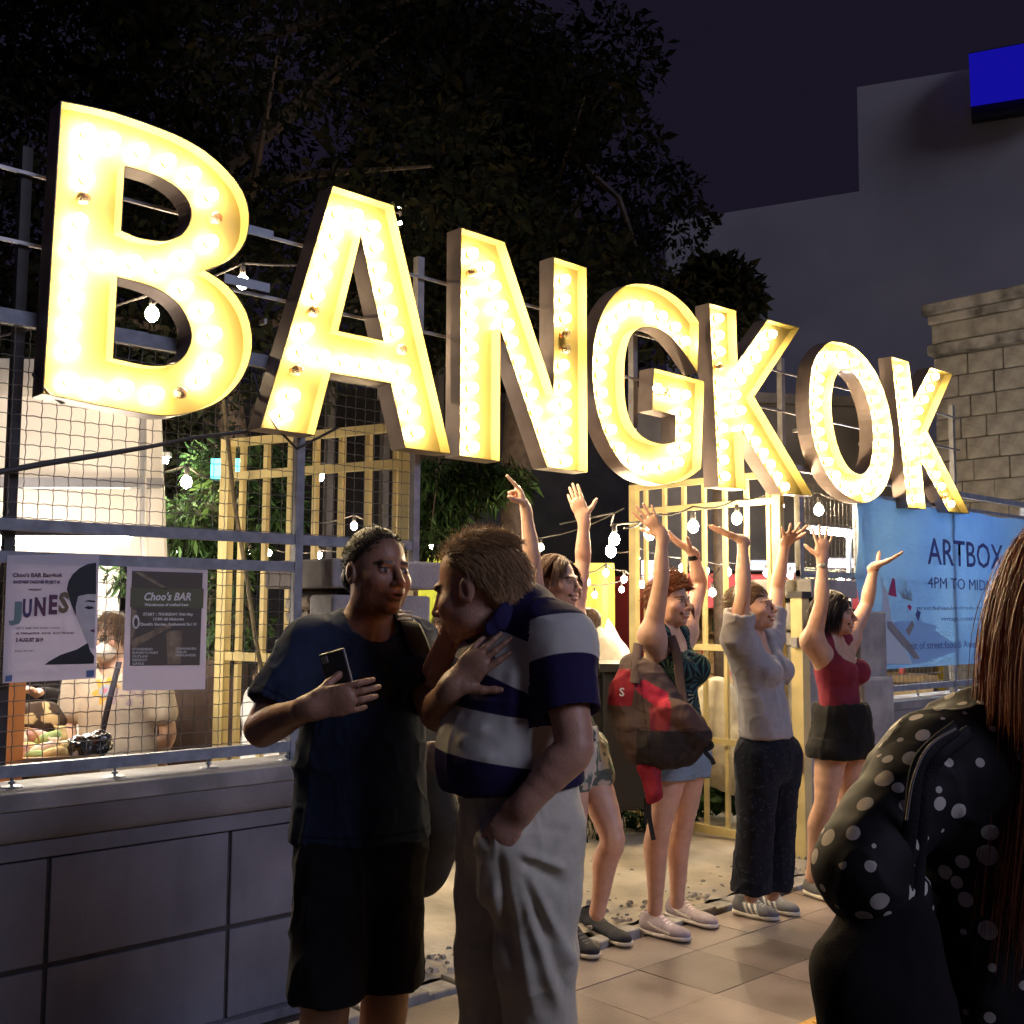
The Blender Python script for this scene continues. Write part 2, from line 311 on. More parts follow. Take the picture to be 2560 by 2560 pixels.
# ================================================================== low boundary walls
M_wall = mat('wall_render', (.19, .185, .205), .8, .22, 3.0, .25, 70)
M_cap = mat('wall_cap', (.27, .26, .27), .75, .3, 5, .4, 50)
M_gal = mat('galvanised', (.30, .31, .34), .5, .15, 14, metal=.5)
M_rail = mat('grey_paint', (.27, .28, .32), .5, .2, 20, .15, 120)
def wall_mat():
    m, nt, p = node_mat('stained_panel', .8, .3)
    tc = nt.nodes.new('ShaderNodeTexCoord'); n1 = nt.nodes.new('ShaderNodeTexNoise'); n1.inputs['Scale'].default_value = 2.5; n1.inputs['Detail'].default_value = 8
    mp = nt.nodes.new('ShaderNodeMapping'); mp.inputs['Scale'].default_value = (5, 5, .9); n2 = nt.nodes.new('ShaderNodeTexNoise'); n2.inputs['Scale'].default_value = 1.6; n2.inputs['Detail'].default_value = 5
    r1 = nt.nodes.new('ShaderNodeValToRGB'); r1.color_ramp.elements[0].color = (.125, .122, .150, 1); r1.color_ramp.elements[1].color = (.205, .20, .235, 1); r1.color_ramp.elements[0].position = .3; r1.color_ramp.elements[1].position = .7
    r2 = nt.nodes.new('ShaderNodeValToRGB'); r2.color_ramp.elements[0].color = (.7, .68, .68, 1); r2.color_ramp.elements[1].color = (1, 1, 1, 1); r2.color_ramp.elements[0].position = .36; r2.color_ramp.elements[1].position = .52
    mx = nt.nodes.new('ShaderNodeMix'); mx.data_type = 'RGBA'; mx.blend_type = 'MULTIPLY'; mx.inputs[0].default_value = .38
    nt.links.new(tc.outputs['Object'], n1.inputs[0]); nt.links.new(tc.outputs['Object'], mp.inputs[0]); nt.links.new(mp.outputs[0], n2.inputs[0])
    nt.links.new(n1.outputs[0], r1.inputs[0]); nt.links.new(n2.outputs[0], r2.inputs[0]); nt.links.new(r1.outputs[0], mx.inputs[6]); nt.links.new(r2.outputs[0], mx.inputs[7]); nt.links.new(mx.outputs[2], p.inputs['Base Color'])
    n3 = nt.nodes.new('ShaderNodeTexNoise'); n3.inputs['Scale'].default_value = 90; bp = nt.nodes.new('ShaderNodeBump'); bp.inputs['Strength'].default_value = .25; bp.inputs['Distance'].default_value = .006
    nt.links.new(tc.outputs['Object'], n3.inputs[0]); nt.links.new(n3.outputs[0], bp.inputs['Height']); nt.links.new(bp.outputs[0], p.inputs['Normal'])
    return m
M_pan = wall_mat()
def low_wall(x0, x1, label, px, studs):
    w = thing('boundary_wall', label, 'wall', (x0, 3.78, 0)); L = x1 - x0
    MB().bx(0, L, .012, .22, -.02, .86).obj('wall_core', M_mort, w)
    for za, zb in ((.02, .335), (.352, .69)):
        xs = [0] + [p - x0 for p in px if x0 < p < x1] + [L]
        for a, c in zip(xs[:-1], xs[1:]): bevel(MB().bx(a + .007, c - .007, 0, .03, za, zb).obj('panel', M_pan, w), .005)
    bevel(MB().bx(0, L, -.012, .1, .697, .755).obj('band', M_pan, w), .004)
    prof = [(-.012, .757)] + [(-.014 - .042 * math.sin(t * math.pi / 2 / 8 * 1), .757 + .105 * (1 - math.cos(t * math.pi / 16))) for t in range(1, 9)]
    b = MB(); vs = []
    for X in (0, L): vs += [(X, y, z) for y, z in prof] + [(X, .2, prof[-1][1]), (X, .2, .757)]
    n = len(prof) + 2; b.add(vs, [(i, (i + 1) % n, n + (i + 1) % n, n + i) for i in range(n)] + [tuple(range(n))[::-1], tuple(range(n, 2 * n))]); b.obj('moulding', M_wall, w)
    bevel(MB().bx(0, L, -.065, .23, .864, .922).obj('cap_slab', M_cap, w), .006)
    MB().bx(0, L, -.03, .05, -.02, .018).obj('plinth', M_pan, w)
    for s in studs:
        st = MB().tube([(s - x0, .08, .92), (s - x0, .08, .965)], .0055, 6).lathe([(.012, .934), (.012, .942)], 6, (s - x0, .08, 0)).lathe([(.04, .9225), (.034, .926)], 9, (s - x0, .08, 0)).obj('stud', M_gal, w)
    return w
low_wall(-.3, 2.50, 'low panelled concrete wall with moulded cap at the left, under the wire fence', [.10, .755, 1.415, 2.075], [1.31, 1.66, 2.02, 2.36])
low_wall(6.78, 12.0, 'low blue grey wall at the right below the blue banner', [7.4, 8.06, 8.72, 9.4, 10.1], [7.0, 7.5, 8.0, 8.6, 9.2])
# ================================================================== gate pillars
M_pil = mat('pillar_cement', (.32, .31, .32), .85, .25, 6, .5, 60)
M_ston = mat('pillar_stone', (.36, .31, .25), .9, .4, 7, 1.0, 18, thr=(.3, .7))
def pillar(x0, x1, y0, y1, label, mirror=False):
    p = thing('gate_pillar', label, 'pillar', (x0, y0, 0)); w = x1 - x0; d = y1 - y0; random.seed(11)
    bevel(MB().bx(.02, w - .02, .03, d - .02, 0, 1.36).obj('shaft', M_pil, p), .01)
    bevel(MB().bx(.05, w - .05, .06, d - .04, 1.362, 1.60).obj('neck', M_mort, p), .01)
    bevel(MB().bx(-.02, w + .02, -.02, .16, 1.40, 1.575).obj('front_block', M_pil, p), .014)
    bevel(MB().bx(-.045, w + .06, -.05, d + .02, 1.602, 1.72).obj('cap_slab', M_pil, p), .012)
    bevel(MB().bx(.0, w, .0, d, 1.30, 1.385).obj('collar', M_pil, p), .01)
    for i in range(9):                                             # rubble stones set in the side of the neck
        yy = .2 + .09 * (i % 3) + random.uniform(-.02, .02); zz = 1.42 + .06 * (i // 3); s = random.uniform(.035, .05)
        for X in ((.045,) if not mirror else (.045,)):
            bm = ico(1, 1)
            for v in bm.verts: v.co = Vector((v.co.x * .025, v.co.y * s * 1.3, v.co.z * s * .8)) * random.uniform(.85, 1.15)
            me = bpy.data.meshes.new('stone'); bm.to_mesh(me); bm.free(); me.materials.append(M_ston)
            o = link('stone', me, p); o.location = (X, yy, zz)
    return p
pillar(2.50, 2.96, 3.76, 4.22, 'stepped stone gate pillar behind the man in the dark T-shirt')
p2 = pillar(6.02, 6.46, 3.80, 4.26, 'dark stepped gate pillar behind the woman in the maroon top')
bevel(MB().bx(.44, .77, -.1, .25, 0, 1.52).obj('buttress', M_pil, p2), .012)
bevel(MB().bx(.42, .80, -.13, .28, 0, 1.10).obj('buttress_foot', M_pil, p2), .02)
# ================================================================== wire fences
def wire(b, a, c, amp=.0016, pitch=.025, ax=(0, 1, 0), r=.0017):
    a = Vector(a); c = Vector(c); n = max(2, int((c - a).length / pitch)); ax = Vector(ax)
    b.tube([a.lerp(c, i / n) + ax * (amp * (1 if i % 2 else -1)) for i in range(n + 1)], r, 4, cap=False)
M_wire = mat('fence_wire', (.20, .19, .19), .5, .2, 30, metal=.6)
def mesh_panel(parent, x0, x1, z0, z1, y, step=.05, r=.0017):
    b = MB(); n = int((x1 - x0) / step); off = ((x1 - x0) - n * step) / 2
    for i in range(n + 1): wire(b, (x0 + off + i * step, y, z0), (x0 + off + i * step, y, z1), ax=(1, 0, 0), r=r)
    n = int((z1 - z0) / step); off = ((z1 - z0) - n * step) / 2
    for i in range(n + 1): wire(b, (x0, y + .0035, z0 + off + i * step), (x1, y + .0035, z0 + off + i * step), ax=(0, 0, 1), r=r)
    return stuff(b.obj('wire_mesh', M_wire, parent))
YF = 3.86
fl = thing('wire_fence', 'grey framed wire mesh fence on the left wall with two posters', 'fence', (0, 0, 0))
def rail(p, name, a, c, w=.032, h=.04): return MB().bar(a, c, w, h).obj(name, M_rail, p)
rail(fl, 'bottom_rail', (.2, YF, .975), (2.36, YF, .975)); rail(fl, 'middle_rail', (.2, YF, 1.685), (2.36, YF, 1.685)); rail(fl, 'upper_rail', (.2, YF, 1.795), (2.36, YF, 1.795))
rail(fl, 'upper_rail', (2.40, YF, 1.795), (2.955, YF, 1.795)); rail(fl, 'top_rail', (.2, YF, 2.50), (3.0, YF, 2.50), .03, .05)
MB().bar((2.38, YF, .922), (2.38, YF, 2.50), .036, .036).obj('post', M_rail, fl); MB().bar((2.975, YF, 1.72), (2.975, YF, 2.475), .034, .034).obj('post', M_rail, fl)
mesh_panel(fl, .5, 2.36, .995, 1.665, YF); mesh_panel(fl, .5, 2.36, 1.815, 2.475, YF); mesh_panel(fl, 2.40, 2.955, 1.815, 2.475, YF)
fr = thing('wire_fence', 'wire mesh fence on the right wall, behind the blue banner', 'fence', (0, 0, 0))
rail(fr, 'bottom_rail', (6.80, YF, .99), (11, YF, .99)); rail(fr, 'top_rail', (5.98, YF, 2.42), (11, YF, 2.42)); rail(fr, 'middle_rail', (6.0, YF, 1.755), (6.70, YF, 1.755))
for px_ in (6.02, 6.72, 8.05, 9.4): MB().bar((px_, YF, .92 if px_ > 6.75 else 1.72), (px_, YF, 2.395), .04, .04).obj('post', M_rail, fr)
mesh_panel(fr, 6.8, 10.2, 1.01, 1.75, YF, .06, .0028); mesh_panel(fr, 6.04, 6.70, 1.775, 2.395, YF, .05)
# ================================================================== sign frame: thin steel bars behind the letters
sf = thing('sign_frame', 'thin steel bars that carry the lit letters above the fences', 'frame', (0, 0, 0))
M_stl = mat('frame_steel', (.33, .31, .30), .45, .25, 10, metal=.5); M_dk = mat('dark_steel', (.045, .04, .04), .6, .2, 10)
for z, x0, x1 in ((3.02, .9, 8.3), (2.77, .9, 8.3)): MB().bar((x0, YF + .02, z), (x1, YF + .02, z), .012, .012).obj('crossbar', M_stl, sf)
for xx in (1.28, 3.02, 4.5, 5.92, 7.05, 8.25): MB().bar((xx, YF + .05, 2.5 if xx != 1.28 else .95), (xx, YF + .05, 3.12), .036, .036).obj('upright', M_dk if xx < 2 else M_stl, sf)
for xx, z in ((2.13, 3.02), (2.12, 2.80), (3.25, 2.80), (2.86, 2.44), (1.62, 2.51)): MB().bx(xx - .1, xx + .1, YF - .012, YF - .006, z - .018, z + .018).obj('flat_plate', M_gal, sf)
for xx in (1.45, 1.75, 2.2, 3.4, 4.3, 5.2, 6.0, 6.8, 7.6): MB().bar((xx, YS + LD, 2.66), (xx, YF + .02, 2.66), .012, .02).obj('bracket', M_stl, sf)
MB().tube([(1.34, YF - .02, 2.36), (1.30, YF - .06, 2.30), (1.34, YF - .09, 2.24), (1.40, YF - .05, 2.22), (1.48, YF - .02, 2.25)], .006, 6).obj('cable_loop', M_dk, sf)
MB().tube([(2.15, YF - .02, 2.44), (2.18, YF - .05, 2.30), (2.25, YF - .06, 2.22), (2.35, YF - .03, 2.16), (2.55, YF - .02, 2.27)], .006, 6).obj('cable_loop', M_dk, sf)
bc = thing('power_cable', 'black cable sagging across the wire mesh at the left', 'cable', (0, 0, 0))
pts = [at_y(*p, YF - .012) for p in ((-60, 1186), (0, 1180), (120, 1158), (250, 1138), (380, 1116), (480, 1095), (620, 1078), (700, 1060))]
MB().tube(pts, [.011] * 4 + [.008] * 4, 7).obj('cable_run', M_dk, bc)
# ================================================================== yellow gates
M_yel = mat('gate_yellow', (.62, .52, .25), .55, .16, 5, .2, 80)
def gate(p0, p1, label, nb, zt, ends):
    p0 = Vector(p0); p1 = Vector(p1); L = (p1 - p0).length; g_ = thing('yellow_gate', label, 'gate', (p0.x, p0.y, .06), math.atan2(p1.y - p0.y, p1.x - p0.x))
    zt -= .06
    for z in (.05, .62, 1.22, zt - .17, zt): MB().bar((.02, 0, z), (L - .02, 0, z), .03, .04 if z > .1 else .05).obj('rail', M_yel, g_)
    for i in range(nb):
        xx = L * (i + .5) / nb; MB().bar((xx, -.028 if ends else .028, .06), (xx, -.028 if ends else .028, zt + .01), .026, .026).obj('bar', M_yel, g_)
    for xx in (.0, L): MB().bar((xx, 0, .0), (xx, 0, zt + .022), .06, .045).obj('stile', M_yel, g_)
    return g_
gate((3.02, 3.98, 0), (2.70, 5.05, 0), 'yellow barred gate leaf swung open behind the stone pillar on the left', 7, 2.35, True)
gate((5.88, 3.92, 0), (5.90, 5.12, 0), 'yellow barred gate leaf swung open behind the row of women', 7, 2.38, True)
gp = thing('gate_post', 'pale yellow steel gate post with latch behind the woman in the grey T-shirt', 'post', (5.92, 3.80, 0))
MB().bx(-.04, .04, -.04, .04, 0, 1.60).obj('post_tube', M_yel, gp); MB().bx(-.05, .05, -.05, .05, 1.60, 1.64).obj('post_cap', M_dk, gp); MB().bx(-.06, -.04, -.03, .03, .55, .68).obj('latch', M_stl, gp); MB().bx(-.07, -.04, -.02, .02, 1.3, 1.36).obj('hinge', M_stl, gp)
# ================================================================== posters on the fence
def poster_mat(name, col, tf=.28):
    m = bpy.data.materials.new(name); m.use_nodes = True; nt = m.node_tree; p = nt.nodes['Principled BSDF']; p.inputs['Base Color'].default_value = (*col, 1); p.inputs['Roughness'].default_value = .3
    t = nt.nodes.new('ShaderNodeBsdfTranslucent'); t.inputs[0].default_value = (*col, 1); mx = nt.nodes.new('ShaderNodeMixShader'); mx.inputs[0].default_value = tf
    nt.links.new(p.outputs[0], mx.inputs[1]); nt.links.new(t.outputs[0], mx.inputs[2]); nt.links.new(mx.outputs[0], nt.nodes['Material Output'].inputs[0]); return m
M_pap = poster_mat('poster_paper', (.74, .68, .74)); M_pap2 = poster_mat('poster_print', (.16, .14, .12)); M_blk = mat('print_black', (.02, .02, .025), .5, 0); M_pur = mat('print_purple', (.12, .04, .085), .5, 0); M_vio = mat('print_violet', (.085, .055, .15), .5, 0)
M_teal = mat('print_teal', (.16, .24, .25), .5, 0); M_gold = mat('print_gold', (.17, .12, .07), .5, 0); M_skinp = mat('print_skin', (.52, .48, .49), .5, .1, 20); M_wht = mat('print_white', (.75, .73, .70), .5, 0); M_oliv = mat('print_olive', (.13, .125, .07), .5, .1); M_tape = mat('blue_tape', (.10, .17, .34), .4, 0); M_brn = mat('print_brown', (.27, .20, .13), .5, .3, 30)
class Poster:
    """a sheet in the fence plane; positions on it are given by photograph pixels"""
    def __init__(s, name, label, corners, m, y):
        s.y = y; pts = [at_y(*c, y) for c in corners]; s.o = Vector((pts[3].x, y, pts[3].z))
        s.root = thing(name, label, 'poster', s.o)
        q = [Vector(p) - s.o for p in pts]; b = MB()
        b.add([*q] + [p + Vector((0, .0012, 0)) for p in q], [(0, 3, 2, 1), (4, 5, 6, 7), (0, 1, 5, 4), (1, 2, 6, 5), (2, 3, 7, 6), (3, 0, 4, 7)]); b.obj('sheet', m, s.root); s.k = 0
    def P(s, u, v, dy): p = at_y(u, v, s.y) - s.o; return Vector((p.x, -dy, p.z))
    def poly(s, name, pts, m, dy=.0015, hole=None):
        pp = [s.P(*p, dy) for p in pts]; tr = tessellate_polygon([[Vector((p.x, p.z, 0)) for p in pp]]); b = MB(); b.add(pp, [t for t in tr]); return b.obj(name, m, s.root)
    def text(s, body, u, v, hpx, m, dy=.003, bold=0.0, shear=0, wpx=None, v2=None):
        a = s.P(u, v, dy); c = s.P(u, v - hpx, dy); size = abs(c.z - a.z) / .70; me = text_mesh(body, size, bold, shear=shear)
        w = max((x.co.x for x in me.vertices), default=1)
        e = s.P(u + wpx, v if v2 is None else v2, dy) if wpx else None; sx = (e.x - a.x) / w if wpx else 1; sl = ((e.z - a.z) / (e.x - a.x)) if wpx else 0
        for x in me.vertices: X, Y = x.co.x * sx, x.co.y; x.co = (a.x + X, -dy, a.z + Y + X * sl)
        me.materials.clear(); me.materials.append(m); return link('lettering', me, s.root)
def Z1(x, y): return (x * .3416, 1340 + y * .3416)
def Z1l(l): return [Z1(*p) for p in l]
ps = Poster('poster', 'white music night poster with half a face, tied to the fence at the far left', Z1l([(52,140),(726,130),(702,1042),(18,1078)]), M_pap, YF - .02)
ps.poly('portrait_skin', Z1l([(560,430),(700,420),(690,760),(640,790),(600,700),(570,620),(552,560)]), M_skinp)
ps.poly('portrait_hair', Z1l([(703,195),(640,205),(580,235),(530,280),(500,330),(488,390),(500,440),(520,500),(545,560),(556,590),(552,520),(570,440),(640,425),(702,425)]), M_blk, .0022)
ps.poly('portrait_neck', Z1l([(640,780),(690,730),(690,830),(620,800)]), M_skinp, .0018)
ps.poly('portrait_shirt', Z1l([(640,782),(560,830),(440,870),(360,915),(322,943),(684,934),(688,880),(660,845)]), M_blk, .0025)
ps.poly('portrait_eyebrow', Z1l([(610,478),(650,468),(695,474),(695,486),(650,482)]), M_blk, .0025); ps.poly('portrait_eye', Z1l([(612,525),(640,512),(672,516),(690,528),(650,538)]), M_blk, .0025); ps.poly('portrait_mouth', Z1l([(655,690),(690,680),(690,706),(668,702)]), M_pur, .0025)
for body, x, y, h, w, m, bo, dy2 in (("Choo's BAR Bangkok", 90, 300, 30, 365, M_pur, .0006, 0), ('BACKYARD TAKEOVER PROJECT #1', 95, 347, 22, 340, M_vio, .0006, 0), ('PRESENT', 208, 400, 14, 96, M_pur, .0002, 0), ('ARTS  BAR  LIVE MUSIC  FOOD', 115, 682, 12, 320, M_pur, 0, -4), ('ALTERNATIVE  INDIE  ELECTRONIC', 112, 720, 14, 430, M_pur, .0002, -4), ('2 AUGUST 2019', 113, 772, 26, 200, M_pur, .0007, 0), ('FREE ENTRY', 105, 850, 14, 145, M_vio, 0, -3)):
    a = Z1(x, y); e = Z1(x + w, y + dy2); ps.text(body, a[0], a[1], h * .3416, m, bold=bo, wpx=w * .3416, v2=e[1])
for ch, x, y, h, w, m in (('J', 95, 605, 120, 60, M_teal), ('U', 160, 590, 125, 68, M_vio), ('N', 245, 578, 125, 85, M_pur), ('E', 350, 565, 130, 65, M_pur), ('S', 425, 555, 140, 75, M_gold)):
    a = Z1(x, y); ps.text(ch, a[0], a[1], h * .3416, m, bold=.004, wpx=w * .3416, shear=.0)
for q in ([(38,1025),(88,1015),(84,1062),(34,1066)], [(628,985),(686,980),(684,1028),(630,1034)]): ps.poly('tape', Z1l(q), M_tape, .003)
pt = Poster('poster', "dark photo poster with white lower border on the fence, right of the portrait poster", Z1l([(930,222),(1521,248),(1501,1122),(895,1132)]), M_pap, YF - .02)
pt.poly('photo_print', Z1l([(965,255),(1483,270),(1460,945),(948,950)]), M_pap2); pt.poly('title_band', Z1l([(955,378),(1490,385),(1485,530),(950,522)]), M_oliv, .002)
for q in ([(955,765),(1230,640),(1260,660),(1010,800),(955,835)], [(985,260),(1040,300),(1200,390),(1230,385),(1040,270)], [(1215,700),(1330,690),(1320,935),(1225,938)], [(965,540),(1000,545),(990,690),(955,770)]): pt.poly('photo_shape', Z1l(q), M_brn, .002)
for body, x, y, h, w, bo, sh in (("Choo's BAR", 1045, 470, 56, 350, .0012, .25), ('Warehouse of crafted beer', 1055, 512, 20, 325, .0005, 0), ('START : THURSDAY 30th May', 1045, 582, 20, 365, .0005, 0), ('17:00 till Midnight', 1115, 618, 20, 228, .0005, 0), ("Chuvit's Garden, Sukhumvit Soi 10", 1015, 655, 20, 420, .0005, 0)):
    a = Z1(x, y); pt.text(body, a[0], a[1], h * .3416, M_wht, bold=bo, shear=sh, wpx=w * .3416)
for i, (body, w) in enumerate((('STONEHEAD', 150), ('ELEVENTH FORT', 190), ('OUTLAW', 115), ('REDDOT', 110), ('GAVLE', 85))): a = Z1(965, 836 + i * 26.5); pt.text(body, a[0], a[1], 17 * .3416, M_wht, wpx=w * .3416, bold=.0002)
for i, (body, w) in enumerate((('LEVIANAKEN', 150), ('HALAI', 80), ('HIGHLANDER', 150))): a = Z1(1282, 832 + i * 24); pt.text(body, a[0], a[1], 17 * .3416, M_wht, wpx=w * .3416, bold=.0002)
pt.poly('badge', [Z1(992 + 26 * math.cos(t / 12 * 6.283), 628 + 52 * math.sin(t / 12 * 6.283)) for t in range(12)], M_wht, .003); pt.poly('badge_core', [Z1(992 + 15 * math.cos(t / 12 * 6.283), 632 + 34 * math.sin(t / 12 * 6.283)) for t in range(12)], M_pap2, .0036)
# ================================================================== blue banner
def banner_mat():
    m, nt, p = node_mat('banner_vinyl', .22, .6)
    tc = nt.nodes.new('ShaderNodeTexCoord'); n1 = nt.nodes.new('ShaderNodeTexNoise'); n1.inputs['Scale'].default_value = 1.3; n1.inputs['Detail'].default_value = 3
    r1 = nt.nodes.new('ShaderNodeValToRGB'); r1.color_ramp.elements[0].color = (.32, .52, .80, 1); r1.color_ramp.elements[1].color = (.44, .66, .88, 1); r1.color_ramp.elements[0].position = .35; r1.color_ramp.elements[1].position = .66
    nt.links.new(tc.outputs['Object'], n1.inputs[0]); nt.links.new(n1.outputs[0], r1.inputs[0]); nt.links.new(r1.outputs[0], p.inputs['Base Color'])
    mp = nt.nodes.new('ShaderNodeMapping'); mp.inputs['Scale'].default_value = (3, 1, 5); mp.inputs['Rotation'].default_value = (0, .6, 0); n2 = nt.nodes.new('ShaderNodeTexNoise'); n2.inputs['Scale'].default_value = 4; n2.inputs['Detail'].default_value = 4; n2.inputs['Distortion'].default_value = 1.2
    bp = nt.nodes.new('ShaderNodeBump'); bp.inputs['Strength'].default_value = .5; bp.inputs['Distance'].default_value = .02
    nt.links.new(tc.outputs['Object'], mp.inputs[0]); nt.links.new(mp.outputs[0], n2.inputs[0]); nt.links.new(n2.outputs[0], bp.inputs['Height']); nt.links.new(bp.outputs[0], p.inputs['Normal'])
    tl = nt.nodes.new('ShaderNodeBsdfTranslucent'); nt.links.new(r1.outputs[0], tl.inputs[0]); ms = nt.nodes.new('ShaderNodeMixShader'); ms.inputs[0].default_value = .45; nt.links.new(p.outputs[0], ms.inputs[1]); nt.links.new(tl.outputs[0], ms.inputs[2]); nt.links.new(ms.outputs[0], nt.nodes['Material Output'].inputs[0])
    return m
M_ban = banner_mat(); M_bnw = poster_mat('banner_white', (.72, .74, .82)); M_bnl = poster_mat('banner_light', (.46, .62, .86), .45); M_bnd = mat('banner_ink', (.09, .11, .33), .5, .1); M_bnr = mat('banner_red', (.45, .07, .20), .5, .1); M_bng = mat('banner_grey', (.28, .27, .30), .5, .1)
YB = YF - .035; bo_ = at_y(2207, 1665, YB); bro = Vector((6.62, YB, 1.13))
ban = thing('banner', 'blue vinyl market banner hung on the right fence, half hidden by long hair', 'banner', bro)
nx, nz = 70, 30; vs = []
def ban_y(X, Z): return -(.035 * abs(math.sin(X * 16 + Z * 5)) * max(0, 1 - X / .55)) - .03 * abs(math.sin(Z * 9 + X * 4)) * max(0, (Z - .98))
for j in range(nz + 1):
    for i in range(nx + 1):
        X = 3.4 * i / nx; Z = 1.16 * j / nz; vs.append((X, ban_y(X, Z), Z + .012 * math.sin(X * 5) * (j == nz)))
b = MB(); n1 = len(vs); b.add(vs + [(x, y + .002, z) for x, y, z in vs], [(j*(nx+1)+i, j*(nx+1)+i+1, (j+1)*(nx+1)+i+1, (j+1)*(nx+1)+i) for j in range(nz) for i in range(nx)] + [(n1+(j+1)*(nx+1)+i, n1+(j+1)*(nx+1)+i+1, n1+j*(nx+1)+i+1, n1+j*(nx+1)+i) for j in range(nz) for i in range(nx)])
b.obj('sheet', M_ban, ban, smooth=True)
def BP(u, v, dy=.004): p = at_y(u, v, YB) - bro; return Vector((p.x, ban_y(p.x, p.z) - dy, p.z))
def Z2(x, y): return (2080 + x * .3105, 1150 + y * .3105)
def ban_poly(name, pts, m, dy=.004):
    pp = [BP(*Z2(*p), dy) for p in pts]; tr = tessellate_polygon([[Vector((p.x, p.z, 0)) for p in pp]]); b = MB(); b.add(pp, [t for t in tr]); return b.obj(name, m, ban)
def ban_text(body, x, y, h, w, y2, m, bold=0.0):
    a = BP(*Z2(x, y)); c = BP(*Z2(x, y - h)); e = BP(*Z2(x + w, y2)); me = text_mesh(body, abs(c.z - a.z) / .7, bold); ww = max(v.co.x for v in me.vertices); sx = (e.x - a.x) / ww; sl = (e.z - a.z) / (e.x - a.x)
    for v in me.vertices: X, Y = v.co.x * sx, v.co.y; zz = a.z + Y + X * sl; v.co = (a.x + X, ban_y(a.x + X, zz) - .008, zz)
    me.materials.clear(); me.materials.append(m); return link('lettering', me, ban)
ban_poly('mountain', [(380,960),(440,1080),(470,1275),(640,1640),(400,1640)], M_bnw, .005); ban_poly('mountain', [(480,1300),(680,1290),(850,1340),(820,1370),(980,1480),(1000,1540),(700,1640),(650,1640),(560,1450)], M_bnl, .0055)
ban_poly('cloud', [(1150,1420),(1190,1370),(1250,1390),(1300,1360),(1420,1420),(1420,1500),(1130,1500)], M_bnw, .005); ban_poly('road', [(430,1300),(465,1300),(640,1500),(700,1600),(650,1600),(430,1340)], M_bng, .0075)
ban_poly('flag', [(440,1085),(475,945),(495,960),(512,1105)], M_bnr, .007); ban_poly('flag', [(598,1180),(612,1160),(635,1180),(625,1215)], M_bnr, .007); ban_poly('bag', [(585,1370),(640,1290),(655,1330),(615,1420)], M_bng, .007); ban_poly('figure', [(665,1250),(680,1205),(708,1225),(690,1300)], M_bnd, .007)
for k in range(26): a = 500 + k * 5; ban_poly('reed', [(a + random.uniform(-15, 20), 880 + abs(k - 12) * 9 + random.uniform(0, 40)), (560 + k * 3 + 3, 1110 + k), (560 + k * 3, 1112 + k)], M_bng, .007)
ban_text('ARTBOX', 765, 835, 215, 610, 880, M_bnd, .002); ban_text('4PM TO MIDNIGHT', 765, 1030, 92, 700, 1062, M_bnd)
ban_text('street.fashion.handmade.design.art', 670, 1205, 30, 640, 1200, M_bnd); ban_text('vintage.creative.kook.crafts', 870, 1295, 36, 520, 1290, M_bnd); ban_text('Best of street food & Awesome Hotels', 580, 1525, 62, 800, 1500, M_bnd)
MB().bx(-.01, 3.4, -.012, .0, 1.16, 1.185).obj('batten', M_rail, ban)
# ================================================================== buildings behind
M_bld = mat('grey_render', (.74, .70, .73), .9, .12, .25, 0, spec=.2)
WD = Vector((-.365, .931, 0)); BPT = at_d(2150, 1000, 30); BN = Vector((WD.y, -WD.x, 0))          # wall direction and a point on it
def on_wall(u, v): r = ray(u, v); return CP + r * ((BPT - CP).dot(BN) / r.dot(BN))
def wall_block(name, pts, depth, m, parent=None, out=0):
    org = Vector((pts[0].x, pts[0].y, 0)); back = BN * (1 if BN.dot(CP - BPT) < 0 else -1)
    q = [p - org - back * out for p in pts]; n = len(q); b = MB(); tr = tessellate_polygon([[Vector((p.dot(WD), p.z, 0)) for p in q]])
    b.add(q, [t for t in tr]); b.add([p + back * depth for p in q], [t for t in tr]); b.add(q + [p + back * depth for p in q], [(i, (i + 1) % n, n + (i + 1) % n, n + i) for i in range(n)])
    o = b.obj(name, m, parent); return o, org
tops = [on_wall(1664, 556), on_wall(2148, 478), on_wall(2142, 218), on_wall(2700, 128)]
gr = [Vector((tops[3].x, tops[3].y, 0)), Vector((tops[0].x, tops[0].y, 0))]
bt = thing('grey_building', 'tall windowless grey building with a stepped roofline at the upper right', 'building', (tops[0].x, tops[0].y, 0))
o, org = wall_block('wall', [Vector((tops[0].x, tops[0].y, tops[0].z)), tops[1], Vector((tops[1].x, tops[1].y, tops[2].z)), tops[3], gr[0], gr[1]], 6, M_bld, bt); o.location = org - bt.location
M_scr = emis('led_blue', (.0022, .0015, .11), 1.0)
sc_ = [on_wall(2425, 158), on_wall(2640, 118), on_wall(2640, 250), on_wall(2430, 283)]
scr = thing('led_screen', 'plain blue lit screen on the grey building at the top right corner', 'screen', (sc_[3].x, sc_[3].y, sc_[3].z))
o, org = wall_block('screen_face', sc_, .12, M_scr, scr, .55); o.location = org - scr.location
sb = [p + Vector((0, 0, dz)) for p, dz in zip(sc_, (.1, .1, -.35, -.35))]
o, org = wall_block('screen_case', sb, .3, M_dk, scr, .40); o.location = org - scr.location
